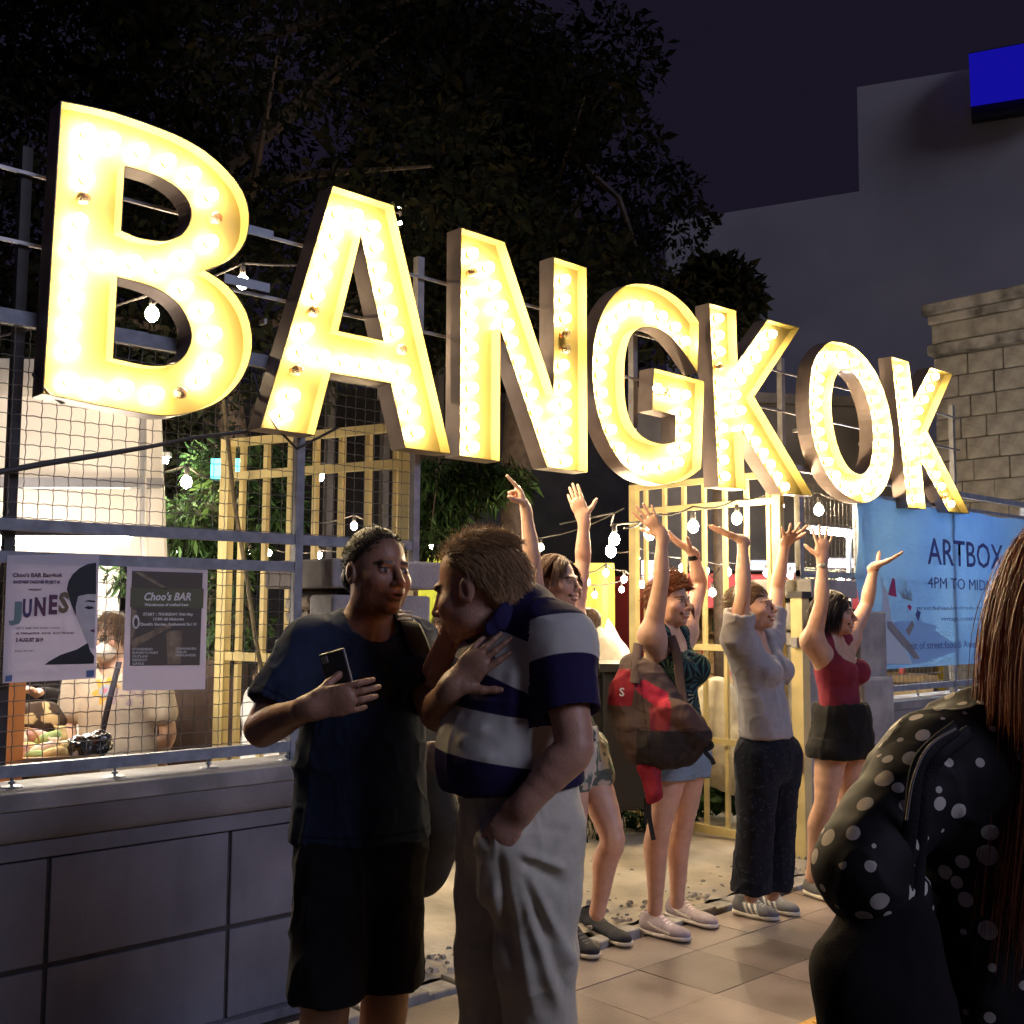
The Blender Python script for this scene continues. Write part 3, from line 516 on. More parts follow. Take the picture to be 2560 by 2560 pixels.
# stone block house at the right
M_blk2 = mat('stone_block', (.36, .335, .31), .9, .3, 5, .7, 26); M_corn = mat('cornice_stone', (.28, .26, .25), .9, .6, 4, .8, 12, thr=(.35, .6)); M_mort2 = mat('block_mortar', (.22, .21, .21), .95, .2, 8)
X0 = 11.2; c0 = at_x(2336, 1000, X0); zc = at_x(2330, 770, X0).z; zs = at_x(2336, 890, X0).z; y1 = c0.y; y0 = y1 - 5.0
sh = thing('stone_house', 'old stone block house with stained cornice at the right edge', 'building', (X0, y1, 0))
MB().bx(.05, 3, -1.4, 0, 0, zc).obj('wall', M_mort2, sh)
random.seed(21); ch = .225; k = 0; z = zs - .02
BM = {}
for q in range(4):
    w_ = (.27, .34, .40, .37)[q]; me = MB().bx(0, .10, -w_ + .008, 0, 0, ch - .009).mesh('stone_block', M_blk2)
    bm = bmesh.new(); bm.from_mesh(me); bmesh.ops.bevel(bm, geom=bm.edges[:] , offset=.007, segments=1, affect='EDGES'); bm.to_mesh(me); bm.free(); BM[q] = (w_, me)
while z > 1.2:
    z -= ch; y = -random.uniform(0, .02); first = True
    while y > -1.2:
        q = random.randrange(4); o = link('stone_block', BM[q][1], sh); o.location = (random.uniform(-.012, .008), y, z); y -= BM[q][0]
for za, zb, out, m in ((zs, zs + .12, .05, M_corn), (zs + .12, zc - .19, .01, M_blk2), (zc - .19, zc - .09, .04, M_corn), (zc - .09, zc + .035, .09, M_corn)):
    bevel(MB().bx(-out, .3, -1.45, out * .9, za, zb - .004).obj('cornice', m, sh), .015)
# ================================================================== figures: smooth implicit surfaces meshed with surface nets
def V3(p): return np.array((p[0], p[1], p[2]), np.float32)
def unit(v): v = np.asarray(v, np.float64); return v / max(1e-9, np.linalg.norm(v))
class Sdf:
    def __init__(s): s.ops = []
    def rc(s, a, b, ra, rb, k=.03, n=None, f=1.0, op='add'): s.ops.append((op, 'rc', V3(a), V3(b), ra, rb, k, None if n is None else unit(n).astype(np.float32), f)); return s
    def chain(s, pts, rad, k=.03, n=None, f=1.0):
        for i in range(len(pts) - 1): s.rc(pts[i], pts[i + 1], rad[i], rad[i + 1], k, n, f)
        return s
    def el(s, c, r, k=.02, M=None, op='add'): s.ops.append((op, 'el', V3(c), np.array(r, np.float32), None if M is None else np.array(M, np.float32), k)); return s
    def cut(s, p, n, k=.0): s.ops.append(('cut', 'pl', V3(p), unit(n).astype(np.float32), k)); return s
    def noise(s, fn): s.ops.append(('noise', 'fn', fn)); return s
    def mesh(s, vox, pad=.02, lim=None, smooth=1):
        lo = np.full(3, 1e9); hi = -lo
        for o in s.ops:
            if o[0] != 'add': continue
            if o[1] == 'rc':
                m = max(o[4], o[5]); lo = np.minimum(lo, np.minimum(o[2], o[3]) - m); hi = np.maximum(hi, np.maximum(o[2], o[3]) + m)
            else: m = float(max(o[3])); lo = np.minimum(lo, o[2] - m); hi = np.maximum(hi, o[2] + m)
        lo -= pad; hi += pad
        if lim is not None: lo = np.maximum(lo, lim[0]); hi = np.minimum(hi, lim[1])
        n = np.maximum(4, np.ceil((hi - lo) / vox).astype(int) + 1); ax = [(lo[i] + vox * np.arange(n[i])).astype(np.float32) for i in range(3)]
        D = np.full(n, .5, np.float32)
        for o in s.ops:
            if o[1] == 'fn': D += o[2](ax[0][:, None, None], ax[1][None, :, None], ax[2][None, None, :]).astype(np.float32); continue
            if o[1] == 'pl':
                pl = (ax[0][:, None, None] - o[2][0]) * o[3][0] + (ax[1][None, :, None] - o[2][1]) * o[3][1] + (ax[2][None, None, :] - o[2][2]) * o[3][2]
                if o[4]: h = np.clip(.5 - .5 * (D - pl) / o[4], 0, 1); D = D * (1 - h) + pl * h + o[4] * h * (1 - h)
                else: D = np.maximum(D, pl)
                continue
            k = o[6] if o[1] == 'rc' else o[5]; m = (max(o[4], o[5]) if o[1] == 'rc' else float(max(o[3]))) + k + 2 * vox
            l_, h_ = (np.minimum(o[2], o[3]), np.maximum(o[2], o[3])) if o[1] == 'rc' else (o[2], o[2])
            i0 = np.clip(np.floor((l_ - m - lo) / vox).astype(int), 0, n); i1 = np.clip(np.ceil((h_ + m - lo) / vox).astype(int) + 1, 0, n)
            if (i1 <= i0).any(): continue
            sl = tuple(slice(a, b) for a, b in zip(i0, i1)); X = ax[0][sl[0]][:, None, None] - o[2][0]; Y = ax[1][sl[1]][None, :, None] - o[2][1]; Z = ax[2][sl[2]][None, None, :] - o[2][2]
            if o[1] == 'rc':
                ab = o[3] - o[2]; L = float(ab @ ab) + 1e-12; t = np.clip((X * ab[0] + Y * ab[1] + Z * ab[2]) / L, 0, 1); qx = X - t * ab[0]; qy = Y - t * ab[1]; qz = Z - t * ab[2]
                q2 = qx * qx + qy * qy + qz * qz
                if o[7] is not None: c = qx * o[7][0] + qy * o[7][1] + qz * o[7][2]; q2 = q2 + c * c * (1 / o[8] ** 2 - 1)
                d = np.sqrt(q2) - (o[4] + t * (o[5] - o[4]))
            else:
                if o[4] is not None: M = o[4]; X, Y, Z = (X * M[0, 0] + Y * M[1, 0] + Z * M[2, 0], X * M[0, 1] + Y * M[1, 1] + Z * M[2, 1], X * M[0, 2] + Y * M[1, 2] + Z * M[2, 2])
                r = o[3]; k0 = np.sqrt((X / r[0]) ** 2 + (Y / r[1]) ** 2 + (Z / r[2]) ** 2); k1 = np.sqrt((X / r[0] ** 2) ** 2 + (Y / r[1] ** 2) ** 2 + (Z / r[2] ** 2) ** 2) + 1e-9; d = k0 * (k0 - 1) / k1
            Ds = D[sl]
            if o[0] == 'add': h = np.clip(.5 + .5 * (Ds - d) / k, 0, 1); D[sl] = Ds * (1 - h) + d * h - k * h * (1 - h)
            else: d = -d; h = np.clip(.5 - .5 * (Ds - d) / k, 0, 1); D[sl] = Ds * (1 - h) + d * h + k * h * (1 - h)
        D[0] = D[-1] = .5; D[:, 0] = D[:, -1] = .5; D[:, :, 0] = D[:, :, -1] = .5
        return nets(D, lo, vox, smooth)
def nets(D, lo, vox, smooth=1):
    s = D < 0; n = D.shape
    c = np.zeros((n[0]-1, n[1]-1, n[2]-1), np.uint8)
    for i in (0, 1):
        for j in (0, 1):
            for k in (0, 1): c += s[i:n[0]-1+i, j:n[1]-1+j, k:n[2]-1+k]
    I = np.argwhere((c > 0) & (c < 8)); acc = np.zeros((len(I), 3)); cnt = np.zeros(len(I))
    cor = [(i, j, k) for i in (0, 1) for j in (0, 1) for k in (0, 1)]
    dv = {q: D[I[:, 0]+q[0], I[:, 1]+q[1], I[:, 2]+q[2]] for q in cor}
    for a in cor:
        for b in cor:
            if sum(y - x for x, y in zip(a, b)) == 1 and all(y >= x for x, y in zip(a, b)):
                m = (dv[a] < 0) != (dv[b] < 0); t = dv[a][m] / (dv[a][m] - dv[b][m]); acc[m] += np.array(a) + t[:, None] * (np.array(b) - np.array(a)); cnt[m] += 1
    v = lo + vox * (I + acc / cnt[:, None]); vid = np.full(c.shape, -1, np.int32); vid[I[:, 0], I[:, 1], I[:, 2]] = np.arange(len(I))
    F = []
    for a in range(3):
        sa = [slice(None)] * 3; sb = [slice(None)] * 3; sa[a] = slice(0, -1); sb[a] = slice(1, None)
        E = np.argwhere(s[tuple(sa)] != s[tuple(sb)]); b, c_ = (a + 1) % 3, (a + 2) % 3; E = E[(E[:, b] > 0) & (E[:, c_] > 0)]
        def g(db, dc): q = E.copy(); q[:, b] -= db; q[:, c_] -= dc; return vid[q[:, 0], q[:, 1], q[:, 2]]
        q = np.stack([g(1, 1), g(0, 1), g(0, 0), g(1, 0)], 1); fl = ~s[E[:, 0], E[:, 1], E[:, 2]]; q[fl] = q[fl][:, ::-1]; F.append(q)
    F = np.concatenate(F); F = F[(F >= 0).all(1)]
    for _ in range(smooth):
        A = np.zeros_like(v); N = np.zeros(len(v))
        for i in range(4):
            for j in (1, 3): np.add.at(A, F[:, i], v[F[:, (i + j) % 4]]); np.add.at(N, F[:, i], 1)
        v = v * .5 + .5 * A / np.maximum(N, 1)[:, None]
    return v, F
def vnormals(v, F):
    a = np.cross(v[F[:, 2]] - v[F[:, 0]], v[F[:, 3]] - v[F[:, 1]]); n = np.zeros_like(v)
    for i in range(4): np.add.at(n, F[:, i], a)
    return n / np.maximum(np.linalg.norm(n, axis=1), 1e-9)[:, None]
def np_obj(name, v, F, mats, parent=None, col=None, base=None, smooth=True, attrs=None):
    if base is not None: v = v - np.array(base)
    me = bpy.data.meshes.new(name); v = np.ascontiguousarray(v, np.float32); k = F.shape[1]
    me.vertices.add(len(v)); me.vertices.foreach_set('co', v.ravel()); me.loops.add(F.size); me.loops.foreach_set('vertex_index', np.ascontiguousarray(F, np.int32).ravel())
    me.polygons.add(len(F)); me.polygons.foreach_set('loop_start', np.arange(0, F.size, k, dtype=np.int32)); me.polygons.foreach_set('loop_total', np.full(len(F), k, np.int32))
    if smooth: me.polygons.foreach_set('use_smooth', np.ones(len(F), bool))
    for m in (mats if isinstance(mats, (list, tuple)) else [mats]): me.materials.append(m)
    if col is not None:
        c4 = np.ones((len(v), 4), np.float32); c4[:, :3] = col; at = me.attributes.new('col', 'FLOAT_COLOR', 'POINT'); at.data.foreach_set('color', c4.ravel())
    for an, av in (attrs or {}).items(): at = me.attributes.new(an, 'FLOAT', 'POINT'); at.data.foreach_set('value', np.ascontiguousarray(av, np.float32))
    me.update(calc_edges=True); me.validate(); return link(name, me, parent)
def vnoise(p, sc, seed=0):
    """smooth value noise on points p (n,3)"""
    q = p * sc + seed * 17.3; i = np.floor(q).astype(np.int64); f = q - i; f = f * f * (3 - 2 * f); r = 0
    def hsh(a, b, c): h = (a * 374761393 + b * 668265263 + c * 2147483647 + seed * 97) & 0xffffffff; h = ((h ^ (h >> 13)) * 1274126177) & 0xffffffff; return ((h ^ (h >> 16)) & 0xffff) / 65535.0
    for a in (0, 1):
        for b in (0, 1):
            for c in (0, 1):
                w = (f[:, 0] if a else 1 - f[:, 0]) * (f[:, 1] if b else 1 - f[:, 1]) * (f[:, 2] if c else 1 - f[:, 2]); r = r + w * hsh(i[:, 0] + a, i[:, 1] + b, i[:, 2] + c)
    return r * 2 - 1
def attr_mat(name, rough=.5, bump=0, bs=200, spec=.35, sss=0.0, sheen=0.0, var=.08, vs=40, coat=0):
    m, nt, p = node_mat(name, rough, spec); a = nt.nodes.new('ShaderNodeAttribute'); a.attribute_name = 'col'
    tc = nt.nodes.new('ShaderNodeTexCoord'); no = nt.nodes.new('ShaderNodeTexNoise'); no.inputs['Scale'].default_value = vs; no.inputs['Detail'].default_value = 4
    mr = nt.nodes.new('ShaderNodeMapRange'); mr.inputs[1].default_value = .3; mr.inputs[2].default_value = .7; mr.inputs[3].default_value = 1 - var; mr.inputs[4].default_value = 1 + var
    mx = nt.nodes.new('ShaderNodeMix'); mx.data_type = 'RGBA'; mx.blend_type = 'MULTIPLY'; mx.inputs[0].default_value = 1
    nt.links.new(tc.outputs['Object'], no.inputs[0]); nt.links.new(no.outputs[0], mr.inputs[0]); nt.links.new(a.outputs['Color'], mx.inputs[6]); nt.links.new(mr.outputs[0], mx.inputs[7]); nt.links.new(mx.outputs[2], p.inputs['Base Color'])
    if sss: p.inputs['Subsurface Weight'].default_value = sss; p.inputs['Subsurface Radius'].default_value = (.012, .005, .003); p.inputs['Subsurface Scale'].default_value = 1.0
    if sheen: p.inputs['Sheen Weight'].default_value = sheen; p.inputs['Sheen Roughness'].default_value = .6
    if bump:
        n2 = nt.nodes.new('ShaderNodeTexNoise'); n2.inputs['Scale'].default_value = bs; n2.inputs['Detail'].default_value = 5; bp = nt.nodes.new('ShaderNodeBump'); bp.inputs['Strength'].default_value = bump; bp.inputs['Distance'].default_value = .004
        nt.links.new(tc.outputs['Object'], n2.inputs[0]); nt.links.new(n2.outputs[0], bp.inputs['Height']); nt.links.new(bp.outputs[0], p.inputs['Normal'])
    return m
M_skin = attr_mat('skin', .46, .3, 130, .4, .0, 0, .07, 30); M_cloth = attr_mat('cloth', .92, .4, 420, .10, 0, .03, .08, 25); M_hair = attr_mat('hair', .5, 0, 0, .22, 0, 0, .35, 120); M_shoe = attr_mat('shoe_fabric', .7, .3, 350, .3, 0, 0, .1, 60)
M_pack = attr_mat('pack_fabric', .75, .4, 300, .25, 0, 0, .12, 40); M_denim = attr_mat('denim', .9, .5, 500, .15, 0, .02, .2, 150); M_gloss = attr_mat('gloss_part', .3, 0, 0, .5)
# ------------------------------------------------------------------ anatomy
class Frame:
    """local frame: x = figure's left, y = front, z = up"""
    def __init__(s, o, front, up=(0, 0, 1), sc=1.0):
        s.o = np.array(o, float); y = unit(front); z = unit(up); x = unit(np.cross(y, z)) * -1; y = unit(np.cross(x, z)) * 1
        if y @ unit(front) < 0: y = -y
        s.M = np.stack([x, y, z], 1); s.sc = sc
    def p(s, x, y, z): return s.o + s.M @ (np.array((x, y, z)) * s.sc)
    def d(s, x, y, z): return s.M @ np.array((x, y, z), float)
    def loc(s, v): return ((v - s.o) @ s.M) / s.sc
def head_sdf(S, H, smile=0.0, jaw=1.0, nose=1.0, fat=0.0):
    k = H.sc; p = H.p; M = H.M
    def el(c, r, kk, op='add'): S.el(p(*c), [q * k for q in r], kk * k, M, op)
    def rc(a, b, ra, rb, kk, op='add'): S.rc(p(*a), p(*b), ra * k, rb * k, kk * k, op=op)
    el((0, -.018, .028), (.076, .097, .089), .02); el((0, .012, -.03), (.067, .075, .07), .03)
    el((0, .032, -.062), (.053 * jaw + fat, .055, .055), .03); el((0, .070, -.098), (.023 * jaw, .02, .017), .025)
    for s in (-1, 1):
        el((s * .043, .056, -.030), (.023 + fat + smile * .003, .024, .020), .03); el((s * .047, .012, -.075), (.02 * jaw + fat, .035, .025), .03)
    rc((-.034, .080, .017), (.034, .080, .017), .0095, .0095, .016)
    for s in (-1, 1): el((s * .033, .100, -.002), (.019, .018, .013), .012, 'sub')
    for s in (-1, 1): el((s * .032, .0745, -.003), (.0145, .0145, .0115), .003)
    rc((0, .088, .012), (0, .108 * (1 + .02 * nose), -.030), .0075, .0105, .012); el((0, .112, -.034), (.0115, .0115, .0095), .008)
    for s in (-1, 1): el((s * .0125, .100, -.038), (.0085, .010, .008), .006)
    el((0, .086, -.058), (.026, .014, .018), .015)
    w = .021 + .009 * smile
    el((0, .094, -.061), (w, .0095, .0055), .006); el((0, .091, -.074 - .004 * smile), (w * .85, .010, .0065), .006)
    el((0, .104, -.067 - .001 * smile), (w * .95, .012, .0022 + .0035 * smile), .003, 'sub')
    if smile: 
        for s in (-1, 1): el((s * .030, .078, -.060), (.007, .008, .007), .006, 'sub')
        el((0, .088, -.0665), (w * .8, .009, .006), .002)
    for s in (-1, 1):
        e = np.array([[1, 0, 0], [0, .96, -.28], [0, .28, .96]]); S.el(p(s * .079, -.010, -.010), [.0085 * k, .019 * k, .031 * k], .006 * k, M @ e); el((s * .086, -.004, -.010), (.006, .009, .016), .004, 'sub')
def head_paint(v, col, H, skin, smile=0.0, brow=(.05, .03, .02), lip=None, iris=(.03, .02, .015)):
    q = H.loc(v); near = (np.abs(q) < .16).all(1); x, y, z = q[:, 0], q[:, 1], q[:, 2]; ax = np.abs(x); sk = np.array(skin)
    def put(m, c, a=1.0): col[m & near] = col[m & near] * (1 - a) + np.array(c) * a
    put((((ax - .043) / .026) ** 2 + ((z + .032) / .022) ** 2 < 1) & (y > .04), sk * (1.08, .86, .82), .5)
    put((((x) / .014) ** 2 + ((z + .034) / .014) ** 2 < 1) & (y > .09), sk * (1.06, .86, .82), .5)
    lipc = lip if lip is not None else sk * (.85, .5, .48); w = .021 + .009 * smile
    put(((x / w) ** 2 + ((z + .061) / .0062) ** 2 < 1) & (y > .08), lipc, .8); put(((x / (w * .85)) ** 2 + ((z + .074 + .004 * smile) / .0072) ** 2 < 1) & (y > .08), lipc, .8)
    if smile > .3: put(((x / (w * .80)) ** 2 + ((z + .0672 - .10 * ax) / .0046) ** 2 < 1) & (y > .085), (.55, .51, .46))
    else: put(((x / w) ** 2 + ((z + .0668) / .0022) ** 2 < 1) & (y > .08), np.array(lipc) * .3)
    put((((ax - .032) / .0125) ** 2 + ((z + .003) / (.0062 - .002 * smile)) ** 2 < 1) & (y > .072), (.34, .30, .28)); put((((ax - .032) / .0055) ** 2 + ((z + .003) / .006) ** 2 < 1) & (y > .074), iris)
    put((((ax - .032) / .0155) ** 2 + ((z - .0045) / .0022) ** 2 < 1) & (y > .07), np.array(brow) * .7)
    put((np.abs(z - (.0195 - .25 * np.maximum(0, ax - .036))) < .0042) & (ax > .013) & (ax < .053) & (y > .055), brow, .85)
    return col
def hand_sdf(S, wrist, d, nrm, thumb, sc=1.0, spread=.18, curl=(.25, .25, .25, .25), tcurl=.3, tout=.75, bend=None, k=.006):
    """d: wrist to fingers, nrm: out of the palm, thumb: towards the thumb side; returns the tips"""
    d = unit(d); t = unit(np.array(thumb) - d * (np.array(thumb) @ d)); n = np.cross(d, t); n = n if n @ np.array(nrm) > 0 else -n; w = np.array(wrist, float); tips = []
    S.rc(w - d * .02 * sc, w + d * .02 * sc, .025 * sc, .027 * sc, .02, n, .72); S.rc(w + d * .02 * sc, w + d * .078 * sc, .031 * sc, .037 * sc, .02, n, .40)
    S.rc(w + d * .03 * sc + t * .02 * sc + n * .004, w + d * .06 * sc + t * .028 * sc + n * .006 * sc, .016 * sc, .012 * sc, .012)
    L = ((.042, .026, .022), (.047, .030, .023), (.043, .028, .022), (.034, .021, .019))
    for i in range(4):
        off = (1.5 - i) * .0195 * sc; b = w + d * (.086 - .004 * abs(i - 1) - (.006 if i == 3 else 0)) * sc + t * off; a = (1.5 - i) * spread; dd = unit(d * math.cos(a) + t * math.sin(a)); c = curl[i] if not isinstance(curl[i], (tuple, list)) else curl[i]
        cs = c if isinstance(c, (tuple, list)) else (c * .8, c * 1.1, c * .8); p = b - dd * .014 * sc; ang = 0; r = .0092 * sc if i < 3 else .0080 * sc; S.rc(p, b, r * 1.05, r, k)
        p = b
        for j in range(3): ang += cs[j]; e = unit(dd * math.cos(ang) + n * math.sin(ang)); q = p + e * L[i][j] * sc; S.rc(p, q, r, r * .9, k * .6); p = q; r *= .9
        tips.append(p)
    b = w + d * .022 * sc + t * .024 * sc; e = unit(d * .62 + t * tout + n * tcurl); p = b + e * .042 * sc; S.rc(b, p, .0145 * sc, .0108 * sc, k * 1.5); e2 = unit(e + d * .25 + n * tcurl * .3); q = p + e2 * .030 * sc; S.rc(p, q, .0105 * sc, .0092 * sc, k); S.rc(q, q + e2 * .016 * sc, .0092 * sc, .0078 * sc, k)
    tips.append(q); return tips
def nails(S, tips): pass
def limb(S, pts, rad, k0=.03, k=.004):
    """smooth tapering tube through the joints: radii interpolated along a rounded path"""
    pts = [np.array(q, float) for q in pts]; n = len(pts); P_, R_ = [], []
    for i in range(n - 1):
        p0, p1, p2, p3 = pts[max(0, i - 1)], pts[i], pts[i + 1], pts[min(n - 1, i + 2)]; r0, r1, r2, r3 = rad[max(0, i - 1)], rad[i], rad[i + 1], rad[min(n - 1, i + 2)]
        for t in ((0, .33, .66) if i < n - 2 else (0, .33, .66, 1)):
            m1 = (p2 - p0) * .35; m2 = (p3 - p1) * .35; t2, t3 = t * t, t ** 3; P_.append(p1 * (2*t3-3*t2+1) + m1 * (t3-2*t2+t) + p2 * (-2*t3+3*t2) + m2 * (t3-t2)); h = t2 * (3 - 2 * t); R_.append(r1 * (1 - h) + r2 * h)
    for i in range(len(P_) - 1): S.rc(P_[i], P_[i + 1], R_[i], R_[i + 1], k0 if i < 2 else k)
def arm_sdf(S, sh, el, wr, r=(.050, .041, .043, .026), k=.025):
    sh, el, wr = (np.array(q, float) for q in (sh, el, wr)); limb(S, [sh, sh + (el - sh) * .45, el, el + (wr - el) * .28, el + (wr - el) * .8, wr], [r[0], (r[0] + r[1]) / 2 * 1.06, r[1], r[2], r[3] * 1.1, r[3]], k)
def leg_sdf(S, hip, kn, an, r=(.088, .066, .058, .057, .036), k=.03, back=(0, 0, 0)):
    hip, kn, an = (np.array(q, float) for q in (hip, kn, an)); b = np.array(back, float)
    limb(S, [hip, hip + (kn - hip) * .5, kn, kn + (an - kn) * .28 + b * .014, kn + (an - kn) * .62 + b * .004, kn + (an - kn) * .88, an], [r[0], r[1] * 1.08, r[2] * .98, r[3], (r[3] + r[4]) * .47, r[4], r[4] * 1.03], k)
def shoe(parent, base, heel, toe, col, sole, w=.047, h=.085, name='shoe', stripe=None, ank=None, up=0.0):
    """a trainer: rounded upper with tongue and laces on a thick pale sole"""
    heel = np.array(heel, float); toe = np.array(toe, float); dd = toe - heel; L = np.linalg.norm(dd[:2]); f = unit((dd[0], dd[1], dd[2])); H = Frame(heel, f, (0, 0, 1) if abs(f[2]) < .05 else np.cross(np.cross(f, (0, 0, 1)), f)); n = H.d(0, 0, 1); side = H.d(1, 0, 0)
    S = Sdf(); P = H.p
    S.rc(P(0, .035, .048), P(0, .10, .050), .041, .043, .03); S.rc(P(0, .10, .045), P(0, L - .05, .032), .046, .040, .03, n, .72); S.rc(P(0, L - .07, .03), P(.004, L - .035, .028), .041, .033, .02, n, .8)
    S.rc(P(0, .045, .055), P(0, .052, h + .008), .041, .039, .03); S.rc(P(0, .10, .075), P(0, .085, h + .012), .018, .017, .02)
    if ank is not None: S.rc(P(0, .05, h + .035), P(0, .05, h - .04), .030, .030, .006, op='sub')
    S.cut(P(0, 0, .022), -n); v, F_ = S.mesh(.0055); q = H.loc(v); c = np.tile(np.array(col, float), (len(v), 1))
    if stripe is not None:
        kind, sc_ = stripe
        if kind == '3': m = (np.abs(((q[:, 1] + q[:, 2] * .5 - .10) / .026) % 1 - .5) < .24) & (q[:, 1] + q[:, 2] * .5 > .10) & (q[:, 1] + q[:, 2] * .5 < .178) & (q[:, 2] < .075) & (np.abs(q[:, 0]) > .022)
        else: t = (q[:, 1] - .06) / .12; m = (np.abs(q[:, 2] - (.036 + .035 * (1 - t) ** 1.6)) < .007 * np.clip(1.25 - (1 - t) * .9, .2, 1)) & (t > 0) & (t < 1) & (np.abs(q[:, 0]) > .018)
        c[m] = sc_
    lace = (np.abs(q[:, 0]) < .018) & (q[:, 1] > .09) & (q[:, 1] < .17) & (((q[:, 1] / .016) % 1) < .45); c[lace] = np.clip(np.array(col) * 1.8 + .05, 0, 1)
    o = np_obj(name, v, F_, M_shoe, parent, c, base)
    S = Sdf(); S.rc(P(0, .038, .018), P(0, .12, .016), .050, .046, .02, n, .42); S.rc(P(0, .12, .016), P(.003, L - .045, .018), .047, .048, .02, n, .40); S.cut(P(0, 0, .0), -n); S.cut(P(0, 0, .032), n); v, F_ = S.mesh(.005); c = np.tile(np.array(sole, float), (len(v), 1)); so = np_obj('sole', v, F_, M_shoe, o, c, base)
    return o
def sock(S, an, r=.04): pass
def strands(roots, dirs, nrm, H, length, seg=8, grav=.5, hug=True, wid=.0012, noise=.15, seed=1, out=.004, flow=None, rad=(.076, .097, .089), ctr=(0, -.018, .028), lay=1.0):
    """ribbons of hair; roots, dirs, nrm are (n,3) in head space"""
    g = np.random.default_rng(seed); n = len(roots); P_ = roots.copy(); D = dirs / np.maximum(1e-6, np.linalg.norm(dirs, axis=1))[:, None]; ln = np.broadcast_to(length, (n,)) * g.uniform(.75, 1.15, n); pts = [P_.copy()]; C = np.array(ctr); Rr = np.array(rad); offs = out * g.uniform(.2, 1.6, n) * lay
    dn = H.M.T @ np.array((0, 0, -1.0)); ph = g.normal(0, 1, (n, 3))
    for s in range(seg):
        D = D + dn * grav / seg * (1 + s) * .35 + ph * noise / seg + g.normal(0, noise * .5, (n, 3)) / seg
        if flow is not None: D = D + flow(P_) / seg
        D /= np.maximum(1e-6, np.linalg.norm(D, axis=1))[:, None]; P_ = P_ + D * (ln / seg)[:, None]
        if hug:
            q = (P_ - C) / (Rr + offs[:, None]); l = np.linalg.norm(q, axis=1); m = l < 1; P_[m] = C + (q[m] / l[m][:, None]) * (Rr + offs[m][:, None])
        pts.append(P_.copy())
    A = np.stack(pts, 1); T = np.gradient(A, axis=1); out_ = A - C; W_ = np.cross(T, out_); W_ /= np.maximum(1e-9, np.linalg.norm(W_, axis=2))[:, :, None]; tw = g.uniform(-.8, .8, n)[:, None, None]; nn = np.cross(T, W_); nn /= np.maximum(1e-9, np.linalg.norm(nn, axis=2))[:, :, None]; W_ = W_ * np.cos(tw) + nn * np.sin(tw)
    tap = np.linspace(1, .25, seg + 1)[None, :, None]; a = A + W_ * wid * tap; b = A - W_ * wid * tap; v = np.stack([a, b], 2).reshape(-1, 3); k = (seg + 1) * 2
    i0 = (np.arange(n) * k)[:, None] + (np.arange(seg) * 2)[None, :]; Fq = np.stack([i0, i0 + 1, i0 + 3, i0 + 2], 2).reshape(-1, 4)
    return H.o + (v * H.sc) @ H.M.T, Fq
def scalp(n, mask, seed=2, rad=(.076, .097, .089), ctr=(0, -.018, .028)):
    g = np.random.default_rng(seed); q = g.normal(0, 1, (n * 8, 3)); q /= np.linalg.norm(q, axis=1)[:, None]; r = np.array(ctr) + q * np.array(rad); m = mask(r); return r[m][:n], q[m][:n]
def hair_obj(parent, base, parts, col, name='hair', var=.35, seed=3, mat_=None):
    g = np.random.default_rng(seed); V_, F_, C_ = [], [], []; k = 0
    for v, F in parts:
        V_.append(v); F_.append(F + k); k += len(v); C_.append(np.repeat(np.clip(1 + g.normal(0, var, (len(v) // 2 + 1, 1)), .35, 2.2), 2, 0)[:len(v)] if False else np.ones((len(v), 1)))
    return np_obj(name, np.concatenate(V_), np.concatenate(F_), mat_ or M_hair, parent, np.concatenate(C_) * np.array(col), base)
def cap_sdf(H, shapes, cuts=(), vox=.005, seed=0, amp=.003, fs=60):
    S = Sdf()
    for c, r in shapes: S.el(H.p(*c), [q * H.sc for q in r], .015, H.M)
    for p, n in cuts: S.cut(H.p(*p), H.d(*n), .01)
    v, F_ = S.mesh(vox); nn = vnormals(v, F_); v = v + nn * (vnoise(v, fs, seed) * amp)[:, None]; return v, F_
